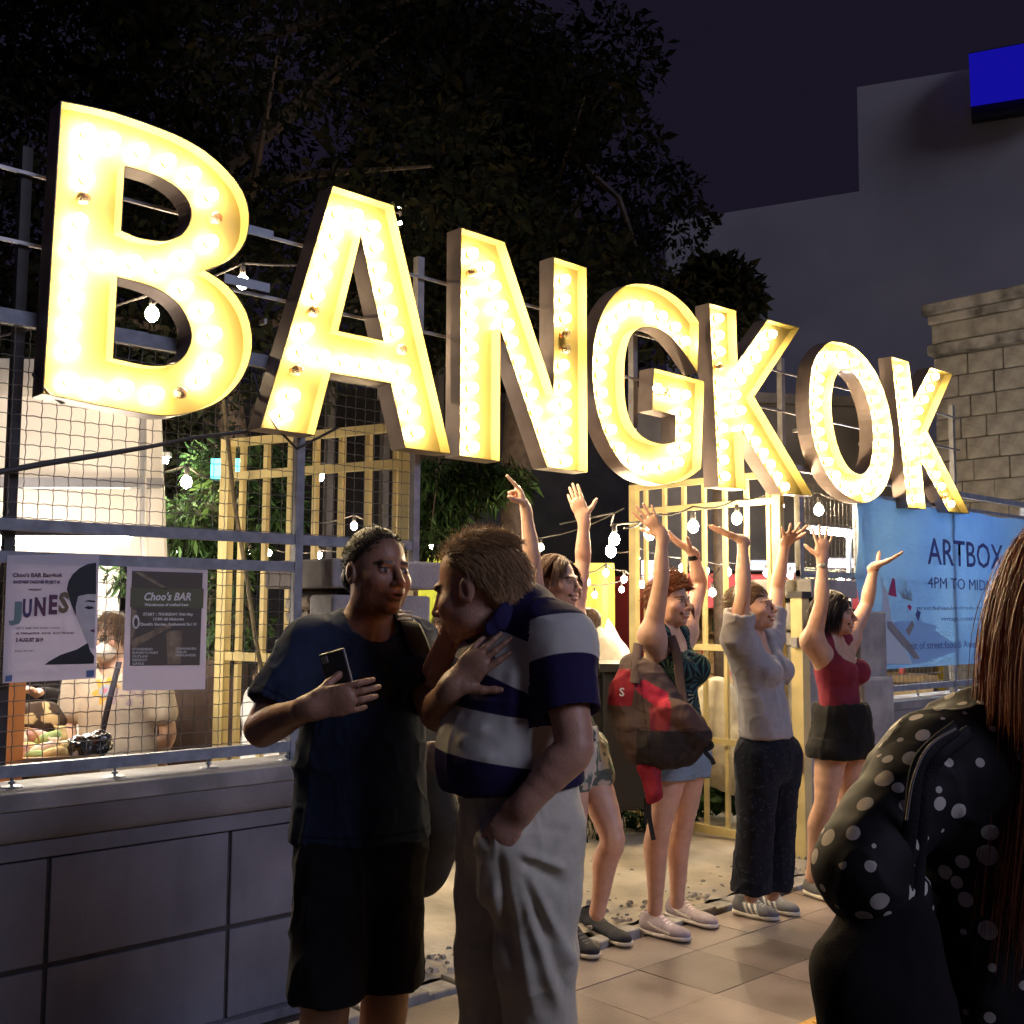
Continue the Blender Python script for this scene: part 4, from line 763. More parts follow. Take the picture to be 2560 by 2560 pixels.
# ================================================================== people
UP = np.array((0, 0, 1.0)); FWn = np.array(FW); RTn = np.array(RT)
def D3(r, f, u=0.0): return unit(RTn * r + FWn * f + UP * u)
def px(u, v, d): return np.array(at_d(u, v, d))
def gz(u, v, z=0.0): return np.array(at_z(u, v, z))
def body_mesh(parent, base, S, head, hands, skin, paint, vox=.0058, fine=.003, neck=None, smooth=1, split_up=None, name='body'):
    """one skin: coarse trunk and limbs, fine head and hands, joined into a single mesh"""
    V_, F_, k = [], [], 0; H = head; nk = H.p(0, -.01, -.125); hup = H.d(0, 0, 1)
    regs = [('b', None, vox)] + ([('h', (H.o - .19 * H.sc, H.o + .19 * H.sc), fine)] if True else []) + [(i, (np.array(w) - .24, np.array(w) + .24), fine) for i, (w, d) in enumerate(hands)]
    def own(c, e):
        o = np.full(len(c), -1); rel = c - nk; o[(rel @ hup > -e) & (np.linalg.norm(c - H.o, axis=1) < .21 * H.sc)] = 99
        for i, (w, d) in enumerate(hands): r = c - np.array(w); o[(r @ unit(d) > .005 - e) & (np.linalg.norm(r, axis=1) < .235)] = i
        return o
    for key, lim, vx in regs:
        v, F = S.mesh(vx, lim=lim, smooth=smooth); c = v[F].mean(1)
        if key == 'b': keep = own(c, 0) == -1
        elif key == 'h': keep = own(c, .006) == 99
        else: keep = own(c, .006) == key
        F = F[keep]; u = np.unique(F); m = np.full(len(v), -1); m[u] = np.arange(len(u)); V_.append(v[u]); F_.append(m[F] + k); k += len(u)
    v = np.concatenate(V_); F = np.concatenate(F_); col = np.tile(np.array(skin, float), (len(v), 1)) * (1 + .07 * vnoise(v, 18, 3))[:, None]
    col[:, 1:] *= (1 - .05 * np.maximum(0, vnoise(v, 9, 5)))[:, None]
    col = paint(v, col) if paint else col
    return np_obj(name, v, F, M_skin, parent, col, base)
def cloth(name, parent, base, S, col, vox=.0062, folds=(), mat_=None, paint=None, smooth=1, attrs=None, crease=.007):
    v, F = S.mesh(vox, smooth=smooth); n = vnormals(v, F); dsp = np.zeros(len(v))
    for f in folds: dsp += f(v)
    if vox < .0068 and len(folds): dsp += crease * (1 - np.abs(vnoise(v * (1, 1, .55), 8.5, 11))) ** 6 + crease * .6 * (1 - np.abs(vnoise(v * (1, 1, .8), 17, 12))) ** 6 + .0012 * vnoise(v, 45, 9)
    v = v + n * dsp[:, None]; c = np.tile(np.array(col, float), (len(v), 1))
    if paint: c = paint(v, c, n)
    return np_obj(name, v, F, mat_ or M_cloth, parent, c, base)
def fold_noise(amp, sc, st=(1, 1, 1), seed=0): return lambda v: amp * vnoise(v * np.array(st), sc, seed)
def fold_lines(a, b, r, amp, n=1):
    """a raised crease from a to b of radius r"""
    a, b = np.array(a, float), np.array(b, float); ab = b - a
    def f(v): t = np.clip((v - a) @ ab / (ab @ ab), 0, 1); d = np.linalg.norm(v - a - t[:, None] * ab, axis=1); return amp * np.exp(-(d / r) ** 2) * np.minimum(1, 4 * np.minimum(t + .05, 1.05 - t))
    return f
def fold2(a, b, d, r, amp):
    """a crease on the side that faces the street, from a to b"""
    A, B = px(*a, d), px(*b, d); ab = B - A; ab = ab - FWn * (ab @ FWn); L2_ = ab @ ab
    def f(v):
        w = v - A; w = w - (w @ FWn)[:, None] * FWn; t = np.clip(w @ ab / L2_, 0, 1); dd = np.linalg.norm(w - t[:, None] * ab, axis=1); near = np.clip((d + .10 - v @ FWn) / .06, 0, 1); return amp * np.exp(-(dd / r) ** 2) * np.minimum(1, 5 * np.minimum(t + .04, 1.04 - t)) * near
    return f
SKIN_A = (.60, .36, .26); SKIN_B = (.56, .33, .235); SKIN_T = (.30, .155, .098)
def torso(S, J, fr, w=1.0, k=.05, add=0.0, bust=0.0, sq=.70):
    S.chain([J['pelvis'], J['waist'], J['chest']], [.150 * w + add, .122 * w + add, .138 * w + add], k, fr, sq)
    S.rc(J['shR'] * .82 + J['shL'] * .18, J['shL'] * .82 + J['shR'] * .18, .050 * w + add, .050 * w + add, k, fr, .9)
    up_ = unit(J['chest'] - J['waist']); S.rc(J['chest'], J['neck'] - up_ * .03, .11 * w + add, .07 * w + add, k, fr, .72)
    if bust:
        side = unit(J['shL'] - J['shR'])
        for s in (-1, 1): S.el(J['chest'] + fr * (.070 + add) + side * s * .068 - up_ * .015, [.062 + add * .5, .062 + add * .5, .062 + add * .5], .035)
def woman(label, sp, skin, hair_fn, smile=.8):
    g = lambda k: px(*sp[k]); J = {k: g(k) for k in ('neck', 'chest', 'waist', 'pelvis', 'shR', 'shL', 'elR', 'elL', 'wrR', 'wrL', 'hipR', 'hipL', 'knR', 'knL')}
    for s in 'RL': J['an' + s] = g('an' + s)
    fr = D3(*sp['front']); base = np.array((J['pelvis'][0], J['pelvis'][1], 0.0)); root = thing('person', label, 'person', base)
    H = Frame(px(*sp['head']), D3(*sp['hfront']), sp.get('hup', (0, 0, 1)), sp.get('hsc', .96)); S = Sdf(); w = sp.get('w', .95)
    torso(S, J, fr, w, bust=sp.get('bust', .6)); S.rc(H.p(0, -.022, -.06), J['neck'] - UP * .03, .050, .054, .03)
    for s in 'RL':
        arm_sdf(S, J['sh' + s], J['el' + s], J['wr' + s], sp.get('ar', (.046, .0345, .0365, .023))); S.rc(J['sh' + s], J['chest'] * .55 + J['sh' + s] * .45 - UP * .02, .055, .06, .05)
        leg_sdf(S, J['hip' + s], J['kn' + s], J['an' + s], sp.get('lr', (.090, .068, .054, .055, .034)), back=-fr)
    hands = []
    for s, (hd, hn, kw) in (('R', sp['handR']), ('L', sp['handL'])):
        d = D3(*hd); n = D3(*hn); n = unit(n - d * (n @ d)); th = np.cross(d, n) if s == 'R' else np.cross(n, d); hand_sdf(S, J['wr' + s], d, n, th, .93, **kw); hands.append((J['wr' + s], d))
    head_sdf(S, H, smile, .92)
    def paint(v, c):
        c = head_paint(v, c, H, skin, smile, sp.get('brow', (.10, .05, .03)))
        for s in 'RL': d = np.linalg.norm(v - J['el' + s], axis=1); c *= (1 - .10 * np.exp(-(d / .035) ** 2))[:, None] * np.array((1, 1, 1))
        return c
    body_mesh(root, base, S, H, hands, skin, paint)
    for s, (hl, to) in (('R', sp['shoeR']), ('L', sp['shoeL'])): shoe(root, base, gz(*hl, sp.get('heelz' + s, 0)), gz(*to), *sp['shoecol'], stripe=sp.get('stripe'), ank=1)
    hair_fn(root, base, H)
    return root, base, J, H, fr
def limb_sleeve(S, a, b, t, r0, r1, add, k=.02): a, b = np.array(a), np.array(b); S.rc(a, a + (b - a) * t, r0 + add, r1 + add, k)
M_wht = MATS.get('print_white') or mat('print_white', (.75, .73, .70), .5, 0)
# ---- short reddish hair
def hair_pixie(col):
    def f(root, base, H):
        v, F = cap_sdf(H, [((0, -.022, .032), (.083, .102, .094)), ((0, -.06, -.03), (.066, .055, .06))], [((0, .052, .05), (0, .93, -.5)), ((0, -.02, -.085), (0, 0, -1))], amp=.004, fs=70)
        n1, d1 = scalp(2600, lambda r: (r[:, 2] > .045 - .6 * np.maximum(0, -r[:, 1])) & (r[:, 1] < .07), 4); dr = d1 * .5 + np.array((0, .75, .25)) * (d1[:, 1:2] > -.2) + np.array((0, -.3, -.8)) * (d1[:, 1:2] <= -.2)
        hair_obj(root, base, [(v, F), strands(n1, dr, d1, H, .052, 5, .25, True, .0016, .35, 5, .012)], col)
    return f
def hair_bob(col, ln=.125, fringe=True):
    def f(root, base, H):
        v, F = cap_sdf(H, [((0, -.024, .034), (.084, .103, .094)), ((0, -.05, -.03), (.080, .065, .085))], [((0, .045, .06), (0, .9, -.55)), ((0, 0, -.105), (0, 0, -1))], amp=.004, fs=50)
        n1, d1 = scalp(3200, lambda r: (r[:, 2] > .05 - .5 * np.maximum(0, -r[:, 1])) & (r[:, 1] < .05), 6); sd = np.where(n1[:, 0:1] > .02, 1.0, -1.0)
        dr = np.concatenate([sd * .9, (n1[:, 1:2] > .02) * .5 - .25, np.full((len(n1), 1), -.1)], 1)
        hair_obj(root, base, [(v, F), strands(n1, dr, d1, H, ln, 10, 1.6, True, .0016, .08, 7, .008)], col)
    return f
def hair_tied(col, band):
    def f(root, base, H):
        v, F = cap_sdf(H, [((0, -.022, .030), (.081, .101, .092)), ((0, -.115, .01), (.035, .032, .035))], [((0, .06, .055), (0, .85, -.6)), ((0, -.02, -.07), (0, .1, -1))], amp=.002, fs=80)
        n1, d1 = scalp(1800, lambda r: (r[:, 2] > .04 - .5 * np.maximum(0, -r[:, 1])) & (r[:, 1] < .075), 8); dr = np.concatenate([n1[:, 0:1] * 2, np.full((len(n1), 1), -1.0), np.full((len(n1), 1), .1)], 1)
        hair_obj(root, base, [(v, F), strands(n1, dr, d1, H, .06, 6, .5, True, .0013, .06, 9, .005)], col)
        S = Sdf(); n = 20; pp = [H.p(.086 * math.cos(t), -.03 + .03 * math.sin(t) * 0 - .02 * abs(math.cos(t)), .035 + .09 * math.sin(t)) for t in np.linspace(-.5, math.pi + .5, n)]
        S.chain(pp, [.017] * n, .01, H.d(0, 1, 0), 1.0); vv, FF = S.mesh(.0055); q = vnoise(vv, 55, 4); c = np.where((q > .05)[:, None], np.array((.02, .02, .025)), np.array(band)); np_obj('headband', vv, FF, M_cloth, root, c, base)
    return f
def hair_long(col, ln=.20):
    def f(root, base, H):
        v, F = cap_sdf(H, [((0, -.024, .034), (.082, .102, .093)), ((0, -.06, -.06), (.072, .05, .10))], [((0, .05, .07), (0, .9, -.55))], amp=.003, fs=60)
        n1, d1 = scalp(3000, lambda r: (r[:, 2] > .02 - .5 * np.maximum(0, -r[:, 1])) & (r[:, 1] < .078), 10); sd = np.where(n1[:, 0:1] > 0, 1.0, -1.0); dr = np.concatenate([sd * 1.0, np.full((len(n1), 1), -.15), np.full((len(n1), 1), -.1)], 1)
        hair_obj(root, base, [(v, F), strands(n1, dr, d1, H, ln, 14, 2.2, True, .0016, .05, 11, .007, flow=lambda P_: np.array((0, -.55, 0)))], col)
    return f
# ------------------------------------------------------------------ woman pointing upwards, behind the striped polo
SP1 = dict(head=(1392, 1455, 4.86), hfront=(.86, -.5), neck=(1378, 1552, 4.88), chest=(1385, 1640, 4.9), waist=(1402, 1760, 4.9), pelvis=(1425, 1850, 4.9), front=(.9, -.45), shR=(1345, 1566, 4.78), shL=(1432, 1560, 5.03), elR=(1332, 1405, 4.72), wrR=(1314, 1270, 4.70), elL=(1457, 1408, 5.10), wrL=(1459, 1298, 5.08),
 hipR=(1425, 1880, 4.86), hipL=(1462, 1880, 4.98), knR=(1432, 2105, 4.78), knL=(1532, 2098, 4.86), anR=(1424, 2312, 4.83), anL=(1493, 2282, 4.93), shoeR=((1408, 2372), (1492, 2402)), shoeL=((1458, 2320), (1570, 2372)), shoecol=((.012, .012, .02), (.55, .50, .40)), hsc=.98,
 handR=((-.38, 0, .92), (-.9, -.2, -.3), dict(curl=((.35, .05, .0), (1.45, 1.6, .9), (1.5, 1.6, .9), (1.5, 1.6, .9)), spread=.05, tcurl=.9, tout=.4)), handL=((-.35, 0, .93), (.05, 1, .2), dict(curl=(.1, .1, .15, .2), spread=.02, tout=1.1, tcurl=.2)), bust=.6, brow=(.08, .04, .025))
rt, bs, J, H, fr = woman('person in dark top and patterned shorts pointing up at the sign, arms raised', SP1, SKIN_A, hair_bob((.075, .030, .014)))
S = Sdf(); torso(S, J, fr, 1.03, add=.012, bust=.6); S.rc(J['neck'] + UP * .05, J['neck'] - UP * .01, .055, .085, .02, op='sub'); S.cut(J['pelvis'] - UP * .01, -UP)
for s in 'RL': S.rc(J['sh' + s] + (J['sh' + s] - J['neck']) * .6, J['sh' + s] + (J['sh' + s] - J['neck']) * .12, .10, .08, .02, op='sub')
cloth('tank_top', rt, bs, S, (.022, .022, .028), folds=(fold_noise(.005, 14, (1, 1, .5)),))
S = Sdf(); S.rc(J['pelvis'] + UP * .02, J['pelvis'] - UP * .06, .158, .168, .04, fr, .76)
for s in 'RL': h, k_ = J['hip' + s], J['kn' + s]; S.rc(h, h + (k_ - h) * .27, .104, .098, .02)
S.cut(J['pelvis'] + UP * .06, UP)
def floral(v, c, n): q = vnoise(v, 42, 2); c[q > .12] = (.10, .13, .12); c[(q > .05) & (q < .12)] = (.30, .36, .30); return c
cloth('shorts', rt, bs, S, (.52, .47, .40), folds=(fold_noise(.006, 22),), paint=floral)
# ------------------------------------------------------------------ woman with the red and brown backpack
SP2 = dict(head=(1676, 1502, 5.12), hfront=(.74, -.67), neck=(1664, 1590, 5.12), chest=(1676, 1665, 5.13), waist=(1688, 1775, 5.13), pelvis=(1698, 1860, 5.13), front=(.88, -.47), shR=(1628, 1592, 5.0), shL=(1712, 1586, 5.26), elR=(1652, 1462, 4.93), wrR=(1655, 1338, 4.90), elL=(1750, 1462, 5.36), wrL=(1731, 1380, 5.32),
 hipR=(1680, 1890, 5.07), hipL=(1722, 1890, 5.18), knR=(1650, 2058, 5.02), knL=(1706, 2056, 5.2), anR=(1637, 2272, 5.10), anL=(1692, 2254, 5.26), shoeR=((1606, 2330), (1724, 2358)), shoeL=((1672, 2290), (1790, 2325)), shoecol=((.36, .30, .34), (.66, .60, .56)), stripe=('n', (.75, .72, .68)),
 handR=((-.62, -.1, .78), (.25, .8, .55), dict(curl=(.05, .05, .08, .1), spread=.16)), handL=((-.80, -.1, .50), (.3, .1, 1), dict(curl=(.1, .1, .1, .1), spread=.05)), bust=.7, brow=(.10, .045, .025))
rt, bs, J, H, fr = woman('person in leaf print tank top and denim shorts with a red backpack, arms raised', SP2, SKIN_A, hair_pixie((.15, .045, .018)))
def palm_mat():
    m, nt, p = node_mat('leaf_print', .85, .2); tc = nt.nodes.new('ShaderNodeTexCoord'); vo = nt.nodes.new('ShaderNodeTexVoronoi'); vo.inputs['Scale'].default_value = 9
    sb = nt.nodes.new('ShaderNodeVectorMath'); sb.operation = 'SUBTRACT'; nt.links.new(tc.outputs['Object'], vo.inputs['Vector']); nt.links.new(tc.outputs['Object'], sb.inputs[0]); nt.links.new(vo.outputs['Position'], sb.inputs[1])
    sx = nt.nodes.new('ShaderNodeSeparateXYZ'); nt.links.new(sb.outputs[0], sx.inputs[0]); xx = nt.nodes.new('ShaderNodeMath'); xx.operation = 'MULTIPLY_ADD'; nt.links.new(sx.outputs[0], xx.inputs[0]); xx.inputs[1].default_value = .735
    yy = nt.nodes.new('ShaderNodeMath'); yy.operation = 'MULTIPLY'; nt.links.new(sx.outputs[1], yy.inputs[0]); yy.inputs[1].default_value = -.678; nt.links.new(yy.outputs[0], xx.inputs[2])
    at = nt.nodes.new('ShaderNodeMath'); at.operation = 'ARCTAN2'; nt.links.new(sx.outputs[2], at.inputs[0]); nt.links.new(xx.outputs[0], at.inputs[1]); ml = nt.nodes.new('ShaderNodeMath'); ml.operation = 'MULTIPLY'; ml.inputs[1].default_value = 13; nt.links.new(at.outputs[0], ml.inputs[0])
    sn = nt.nodes.new('ShaderNodeMath'); sn.operation = 'SINE'; nt.links.new(ml.outputs[0], sn.inputs[0]); rp = nt.nodes.new('ShaderNodeValToRGB'); rp.color_ramp.elements[0].position = .25; rp.color_ramp.elements[1].position = .6; rp.color_ramp.elements[0].color = (.012, .016, .02, 1)
    cr = nt.nodes.new('ShaderNodeValToRGB'); cr.color_ramp.interpolation = 'CONSTANT'; e = cr.color_ramp.elements; e[0].color = (.04, .11, .11, 1); e[1].position = .5; e[1].color = (.34, .32, .22, 1); ne = e.new(.75); ne.color = (.08, .16, .10, 1); sc = nt.nodes.new('ShaderNodeSeparateColor'); nt.links.new(vo.outputs['Color'], sc.inputs[0]); nt.links.new(sc.outputs[0], cr.inputs[0])
    mx = nt.nodes.new('ShaderNodeMix'); mx.data_type = 'RGBA'; nt.links.new(sn.outputs[0], rp.inputs[0]); rp.color_ramp.elements[0].color = (0, 0, 0, 1); rp.color_ramp.elements[1].color = (1, 1, 1, 1); nt.links.new(rp.outputs[0], mx.inputs[0]); mx.inputs[6].default_value = (.012, .017, .022, 1); nt.links.new(cr.outputs[0], mx.inputs[7]); nt.links.new(mx.outputs[2], p.inputs['Base Color']); return m
S = Sdf(); torso(S, J, fr, .98, add=.012, bust=.7); S.rc(J['pelvis'], J['pelvis'] - UP * .03, .165, .168, .04, fr, .74); S.rc(J['neck'] + UP * .05 + fr * .02, J['neck'] - UP * .02 + fr * .03, .055, .085, .02, op='sub'); S.cut(J['pelvis'] - UP * .04, -UP)
for s in 'RL': o_ = unit(J['sh' + s] - J['neck']); S.rc(J['sh' + s] + o_ * .12 + UP * .1, J['sh' + s] + o_ * .055 - UP * .13, .10, .075, .02, op='sub')
cloth('tank_top', rt, bs, S, (.02, .02, .02), folds=(fold_noise(.006, 13, (1, 1, .5)),), mat_=palm_mat())
S = Sdf(); S.rc(J['pelvis'] + UP * .02, J['pelvis'] - UP * .05, .155, .165, .04, fr, .76)
for s in 'RL': h, k_ = J['hip' + s], J['kn' + s]; S.rc(h, h + (k_ - h) * .45, .104, .102, .015)
S.cut(px(1700, 1940, 5.13), -UP)
S.cut(J['pelvis'] + UP * .05, UP); cloth('denim_shorts', rt, bs, S, (.22, .30, .40), folds=(fold_noise(.004, 30),), mat_=M_denim)
w_ = J['wrL']; d_ = unit(J['wrL'] - J['elL']); S = Sdf(); S.rc(w_ - d_ * .035, w_ - d_ * .015, .0285, .0285, .004); S.cut(w_ - d_ * .012, d_); S.cut(w_ - d_ * .038, -d_); cloth('watch', rt, bs, S, (.012, .012, .014), .004, mat_=M_gloss)
w_ = J['wrR']; d_ = unit(J['wrR'] - J['elR']); S = Sdf(); S.rc(w_ - d_ * .012, w_ - d_ * .004, .0255, .0255, .002); S.cut(w_ - d_ * .006, d_); S.cut(w_ - d_ * .010, -d_); cloth('bracelet', rt, bs, S, (.35, .10, .06), .003, mat_=M_gloss)
# the backpack on her right hip
PK = dict(c=px(1648, 1765, 4.86))
bk = thing('backpack', 'brown and red hiking backpack hanging from the shoulder of the person in leaf print', 'backpack', PK['c'] - UP * .28); bb = np.array(bk.location)
Q = lambda u, v, d=4.86: px(u, v, d)
def pz(x, y, d=4.84): return px(1240 + x * .3934, 1150 + y * .3934, d)
S = Sdf(); S.rc(pz(930, 1430, 4.90), pz(1050, 1740, 4.86), .105, .15, .06, FWn, .7); S.rc(pz(1050, 1740, 4.86), pz(1180, 1760, 4.86), .15, .115, .06, FWn, .75); S.rc(pz(870, 1300, 4.95), pz(900, 1480, 4.93), .05, .09, .05); S.rc(pz(900, 1560, 4.9), pz(960, 1700, 4.9), .13, .14, .06, FWn, .7)
S.rc(pz(1120, 1600, 4.77), pz(1260, 1690, 4.80), .055, .05, .03, FWn, .7); S.rc(pz(1190, 1640, 4.76), pz(1290, 1760, 4.82), .035, .05, .03)
def pack_paint(v, c, n):
    c[:] = (.085, .052, .045); u = (v - pz(740, 1150)) @ RTn / (np.linalg.norm(pz(741, 1150) - pz(740, 1150))); w = (v[:, 2] - pz(740, 1150)[2]) / (pz(740, 1151)[2] - pz(740, 1150)[2]); X = u + 740; Y = w + 1150
    near = n @ -FWn > -.2
    c[(X < 880) & (Y > 1330) & (Y < 1560) & (X < 900 - (Y - 1300) * .18)] = (.30, .018, .035); c[(X > 885) & (X < 1085) & (Y > 1395) & (Y < 1585) & (Y < 1460 + (X - 885) * .85) & (Y > 1360 + (X - 885) * .55) & near] = (.42, .022, .05)
    c[(X > 960) & (X < 1170) & (Y > 1555) & (Y < 1730) & near & (Y > 1520 + (X - 960) * .3)] = (.20, .022, .03); c[(Y > 1700) & (X > 880)] = (.030, .024, .026); c[(X > 1085) & (Y < 1700) & (Y > 1530)] = (.11, .06, .05)
    seam = (np.abs(Y - (1700 + 14 * np.sin(X / 40))) < 4) | (np.abs(X - 900 - (Y - 1300) * .1) < 4); c[seam] *= .4; return c
o = cloth('pack_body', bk, bb, S, (.1, .05, .05), .0065, folds=(fold_noise(.010, 11, (1, 1, 1), 3), fold_noise(.004, 30)), mat_=M_pack, paint=pack_paint)
def strap(parent, base, pts, w, th, col, name='strap', nrm=-FWn, mat_=None):
    """a flat webbing strap swept along the points"""
    P_ = [np.array(q, float) for q in pts]; C_ = []
    for i in range(len(P_) - 1):
        p0, p1, p2, p3 = P_[max(0, i - 1)], P_[i], P_[i + 1], P_[min(len(P_) - 1, i + 2)]
        for t in np.linspace(0, 1, 7)[: 7 if i == len(P_) - 2 else 6]: t2, t3 = t * t, t ** 3; C_.append(p1 * (2*t3-3*t2+1) + (p2 - p0) * .5 * (t3-2*t2+t) + p2 * (-2*t3+3*t2) + (p3 - p1) * .5 * (t3-t2))
    C_ = np.array(C_); T = np.gradient(C_, axis=0); n = unit(nrm); V_ = []
    for c, t in zip(C_, T):
        s = unit(np.cross(t, n)); m = unit(np.cross(s, t)); h = max(.002, w * th * .4)
        for a_, b_ in ((-1, -.4), (-.75, .9), (.75, .9), (1, -.4), (0, -.9)): V_.append(c + s * w * a_ + m * h * b_)
    k = len(C_); F_ = np.array([(i * 5 + j, i * 5 + (j + 1) % 5, (i + 1) * 5 + (j + 1) % 5, (i + 1) * 5 + j) for i in range(k - 1) for j in range(5)])
    return np_obj(name, np.array(V_), F_, mat_ or M_pack, parent, np.tile(np.array(col, float), (len(V_), 1)), base)
strap(bk, bb, [pz(905, 1170, 4.97), pz(890, 1290, 4.87), pz(885, 1420, 4.80)], .022, .4, (.09, .055, .05)); strap(bk, bb, [pz(1110, 1120, 5.0), pz(1150, 1240, 4.97), pz(1170, 1400, 4.93), pz(1190, 1560, 4.83)], .022, .35, (.075, .045, .04))
strap(bk, bb, [pz(1290, 1800, 4.80), pz(1350, 1790, 4.79), pz(1372, 1820, 4.79), pz(1330, 1850, 4.79), pz(1370, 1900, 4.79), pz(1385, 1935, 4.79)], .010, .5, (.02, .02, .02))
S = Sdf(); a = px(1622, 1915, 4.83); S.rc(a, px(1635, 1985, 4.82), .05, .035, .03, FWn, .6); S.rc(px(1635, 1985, 4.82), px(1625, 2002, 4.82), .03, .014, .02); cloth('rain_cover', bk, bb, S, (.28, .018, .035), folds=(fold_noise(.006, 25),), mat_=M_pack)
strap(bk, bb, [px(1622, 1990, 4.82), px(1624, 2045, 4.82), px(1634, 2100, 4.81)], .010, .5, (.02, .018, .02)); strap(bk, bb, [px(1612, 1995, 4.82), px(1614, 2060, 4.82)], .006, .5, (.02, .018, .02))
# small S badge on the pack
bd = pz(800, 1500, 4.775); me = text_mesh('S', .05, .001, 'CENTER'); Mt = Matrix((tuple(RTn) , tuple(UP), tuple(-FWn))).transposed()
for vv in me.vertices: vv.co = Vector(bd) - Vector(bb) + Mt @ Vector((vv.co.x, vv.co.y, 0))
me.materials.clear(); me.materials.append(M_wht); link('badge', me, bk)
# ------------------------------------------------------------------ woman in the grey T-shirt
SP3 = dict(head=(1884, 1515, 5.40), hfront=(.84, -.54), hup=tuple(D3(-.12, 0, 1)), neck=(1870, 1596, 5.42), chest=(1890, 1670, 5.42), waist=(1905, 1775, 5.42), pelvis=(1916, 1870, 5.42), front=(.88, -.47), shR=(1843, 1598, 5.30), shL=(1926, 1590, 5.56), elR=(1858, 1476, 5.24), wrR=(1857, 1350, 5.24), elL=(1942, 1474, 5.64), wrL=(1963, 1358, 5.56),
 hipR=(1895, 1890, 5.36), hipL=(1945, 1890, 5.47), knR=(1888, 2060, 5.36), knL=(1946, 2060, 5.50), anR=(1878, 2240, 5.42), anL=(1930, 2235, 5.52), shoeR=((1838, 2283), (1946, 2306)), shoeL=((1892, 2268), (1996, 2294)), shoecol=((.13, .13, .15), (.62, .57, .50)), stripe=('3', (.72, .70, .68)),
 handR=((-.92, -.05, .36), (0, .1, 1), dict(curl=(.05, .05, .05, .05), spread=.06)), handL=((.10, -.85, .45), (0, .35, .95), dict(curl=(.1, .1, .1, .1), spread=.3, tout=1.0)), bust=.75, brow=(.22, .13, .09))
rt, bs, J, H, fr = woman('person in grey T-shirt and dark wide trousers with a spotted headband, arms raised', SP3, SKIN_A, hair_tied((.10, .06, .035), (.30, .28, .26)))
S = Sdf(); torso(S, J, fr, 1.0, add=.014, bust=.9); S.rc(J['waist'] + fr * .01, J['pelvis'] + UP * .03 + fr * .01, .146, .162, .05, fr, .74); S.rc(J['neck'] + UP * .06 + fr * .03, J['neck'] - UP * .035 + fr * .06, .055, .080, .02, op='sub'); S.cut(px(1916, 1838, 5.42), -UP)
for s in 'RL': S.rc(J['sh' + s], J['chest'] * .55 + J['sh' + s] * .45 - UP * .02, .072, .080, .05); S.rc(J['sh' + s], J['sh' + s] + (J['el' + s] - J['sh' + s]) * .50, .066, .068, .03); S.rc(J['sh' + s] + (J['el' + s] - J['sh' + s]) * .38, J['sh' + s] + (J['el' + s] - J['sh' + s]) * .8, .054, .062, .006, op='sub'); S.rc(J['sh' + s] + (J['el' + s] - J['sh' + s]) * .88, J['sh' + s] + (J['el' + s] - J['sh' + s]) * 1.0, .10, .10, .005, op='sub')
ch = J['chest']; sd = unit(J['shL'] - J['shR'])
fl_ = [fold_noise(.005, 12, (1, 1, .45), 6)] + [fold_lines(J['neck'] - UP * .06 + fr * .10 + sd * a, ch - UP * .02 + fr * .15 + sd * b_, .012, .008) for a, b_ in ((.05, .02), (.09, .0), (-.02, -.03))] + [fold_lines(J['shR'] - UP * .02 + fr * x_, J['waist'] - UP * .05 - fr * .05 * k_, .016, .007) for k_, x_ in enumerate((-.02, .03))]
cloth('t_shirt', rt, bs, S, (.36, .345, .37), folds=fl_)
S = Sdf(); S.rc(J['pelvis'] + UP * .06, J['pelvis'] - UP * .03, .15, .162, .04, fr, .78)
for s in 'RL': h, k_, a_ = J['hip' + s], J['kn' + s], J['an' + s]; S.chain([h, k_, a_ + UP * .015], [.112, .082, .098], .02, None)
S.cut(px(1885, 2230, 5.42), -UP); S.cut(px(1916, 1815, 5.42), UP)
def speck(v, c, n): c[vnoise(v, 260, 5) > .72] = (.06, .06, .075); return c
cloth('trousers', rt, bs, S, (.014, .016, .026), folds=(fold_noise(.009, 13, (1, 1, .25), 8),), paint=speck)
for s, cc in (('R', None), ('L', (.30, .08, .05))):
    if cc: w_ = J['wr' + s]; d_ = unit(J['wr' + s] - J['el' + s]); S = Sdf(); S.rc(w_ - d_ * .012, w_ - d_ * .004, .0265, .0265, .002); S.cut(w_ - d_ * .004, d_); S.cut(w_ - d_ * .010, -d_); cloth('bracelet', rt, bs, S, cc, .003, mat_=M_gloss)
# ------------------------------------------------------------------ woman in the maroon top
SP4 = dict(head=(2088, 1532, 5.78), hfront=(.84, -.54), neck=(2072, 1604, 5.80), chest=(2088, 1672, 5.80), waist=(2098, 1755, 5.80), pelvis=(2104, 1830, 5.80), front=(.88, -.47), shR=(2030, 1606, 5.68), shL=(2122, 1598, 5.94), elR=(2054, 1506, 5.62), wrR=(2056, 1398, 5.62), elL=(2166, 1512, 6.02), wrL=(2186, 1416, 5.98),
 hipR=(2082, 1850, 5.75), hipL=(2130, 1850, 5.86), knR=(2062, 2010, 5.72), knL=(2120, 2010, 5.86), anR=(2030, 2192, 5.85), anL=(2095, 2192, 5.95), shoeR=((2018, 2234), (2102, 2262)), shoeL=((2080, 2225), (2165, 2250)), shoecol=((.12, .12, .13), (.60, .55, .45)), hsc=.94,
 handR=((0.05, 0, 1), (.05, 1, .15), dict(curl=(.02, .02, .02, .05), spread=.24, tout=1.0)), handL=((.90, -.1, .38), (0, .1, 1), dict(curl=(.1, .1, .1, .1), spread=.1, tout=.3, tcurl=.9)), bust=.7, brow=(.03, .02, .015))
rt, bs, J, H, fr = woman('person in maroon tank top and black shorts with both arms raised beside the pillar', SP4, SKIN_B, hair_long((.022, .013, .010)))
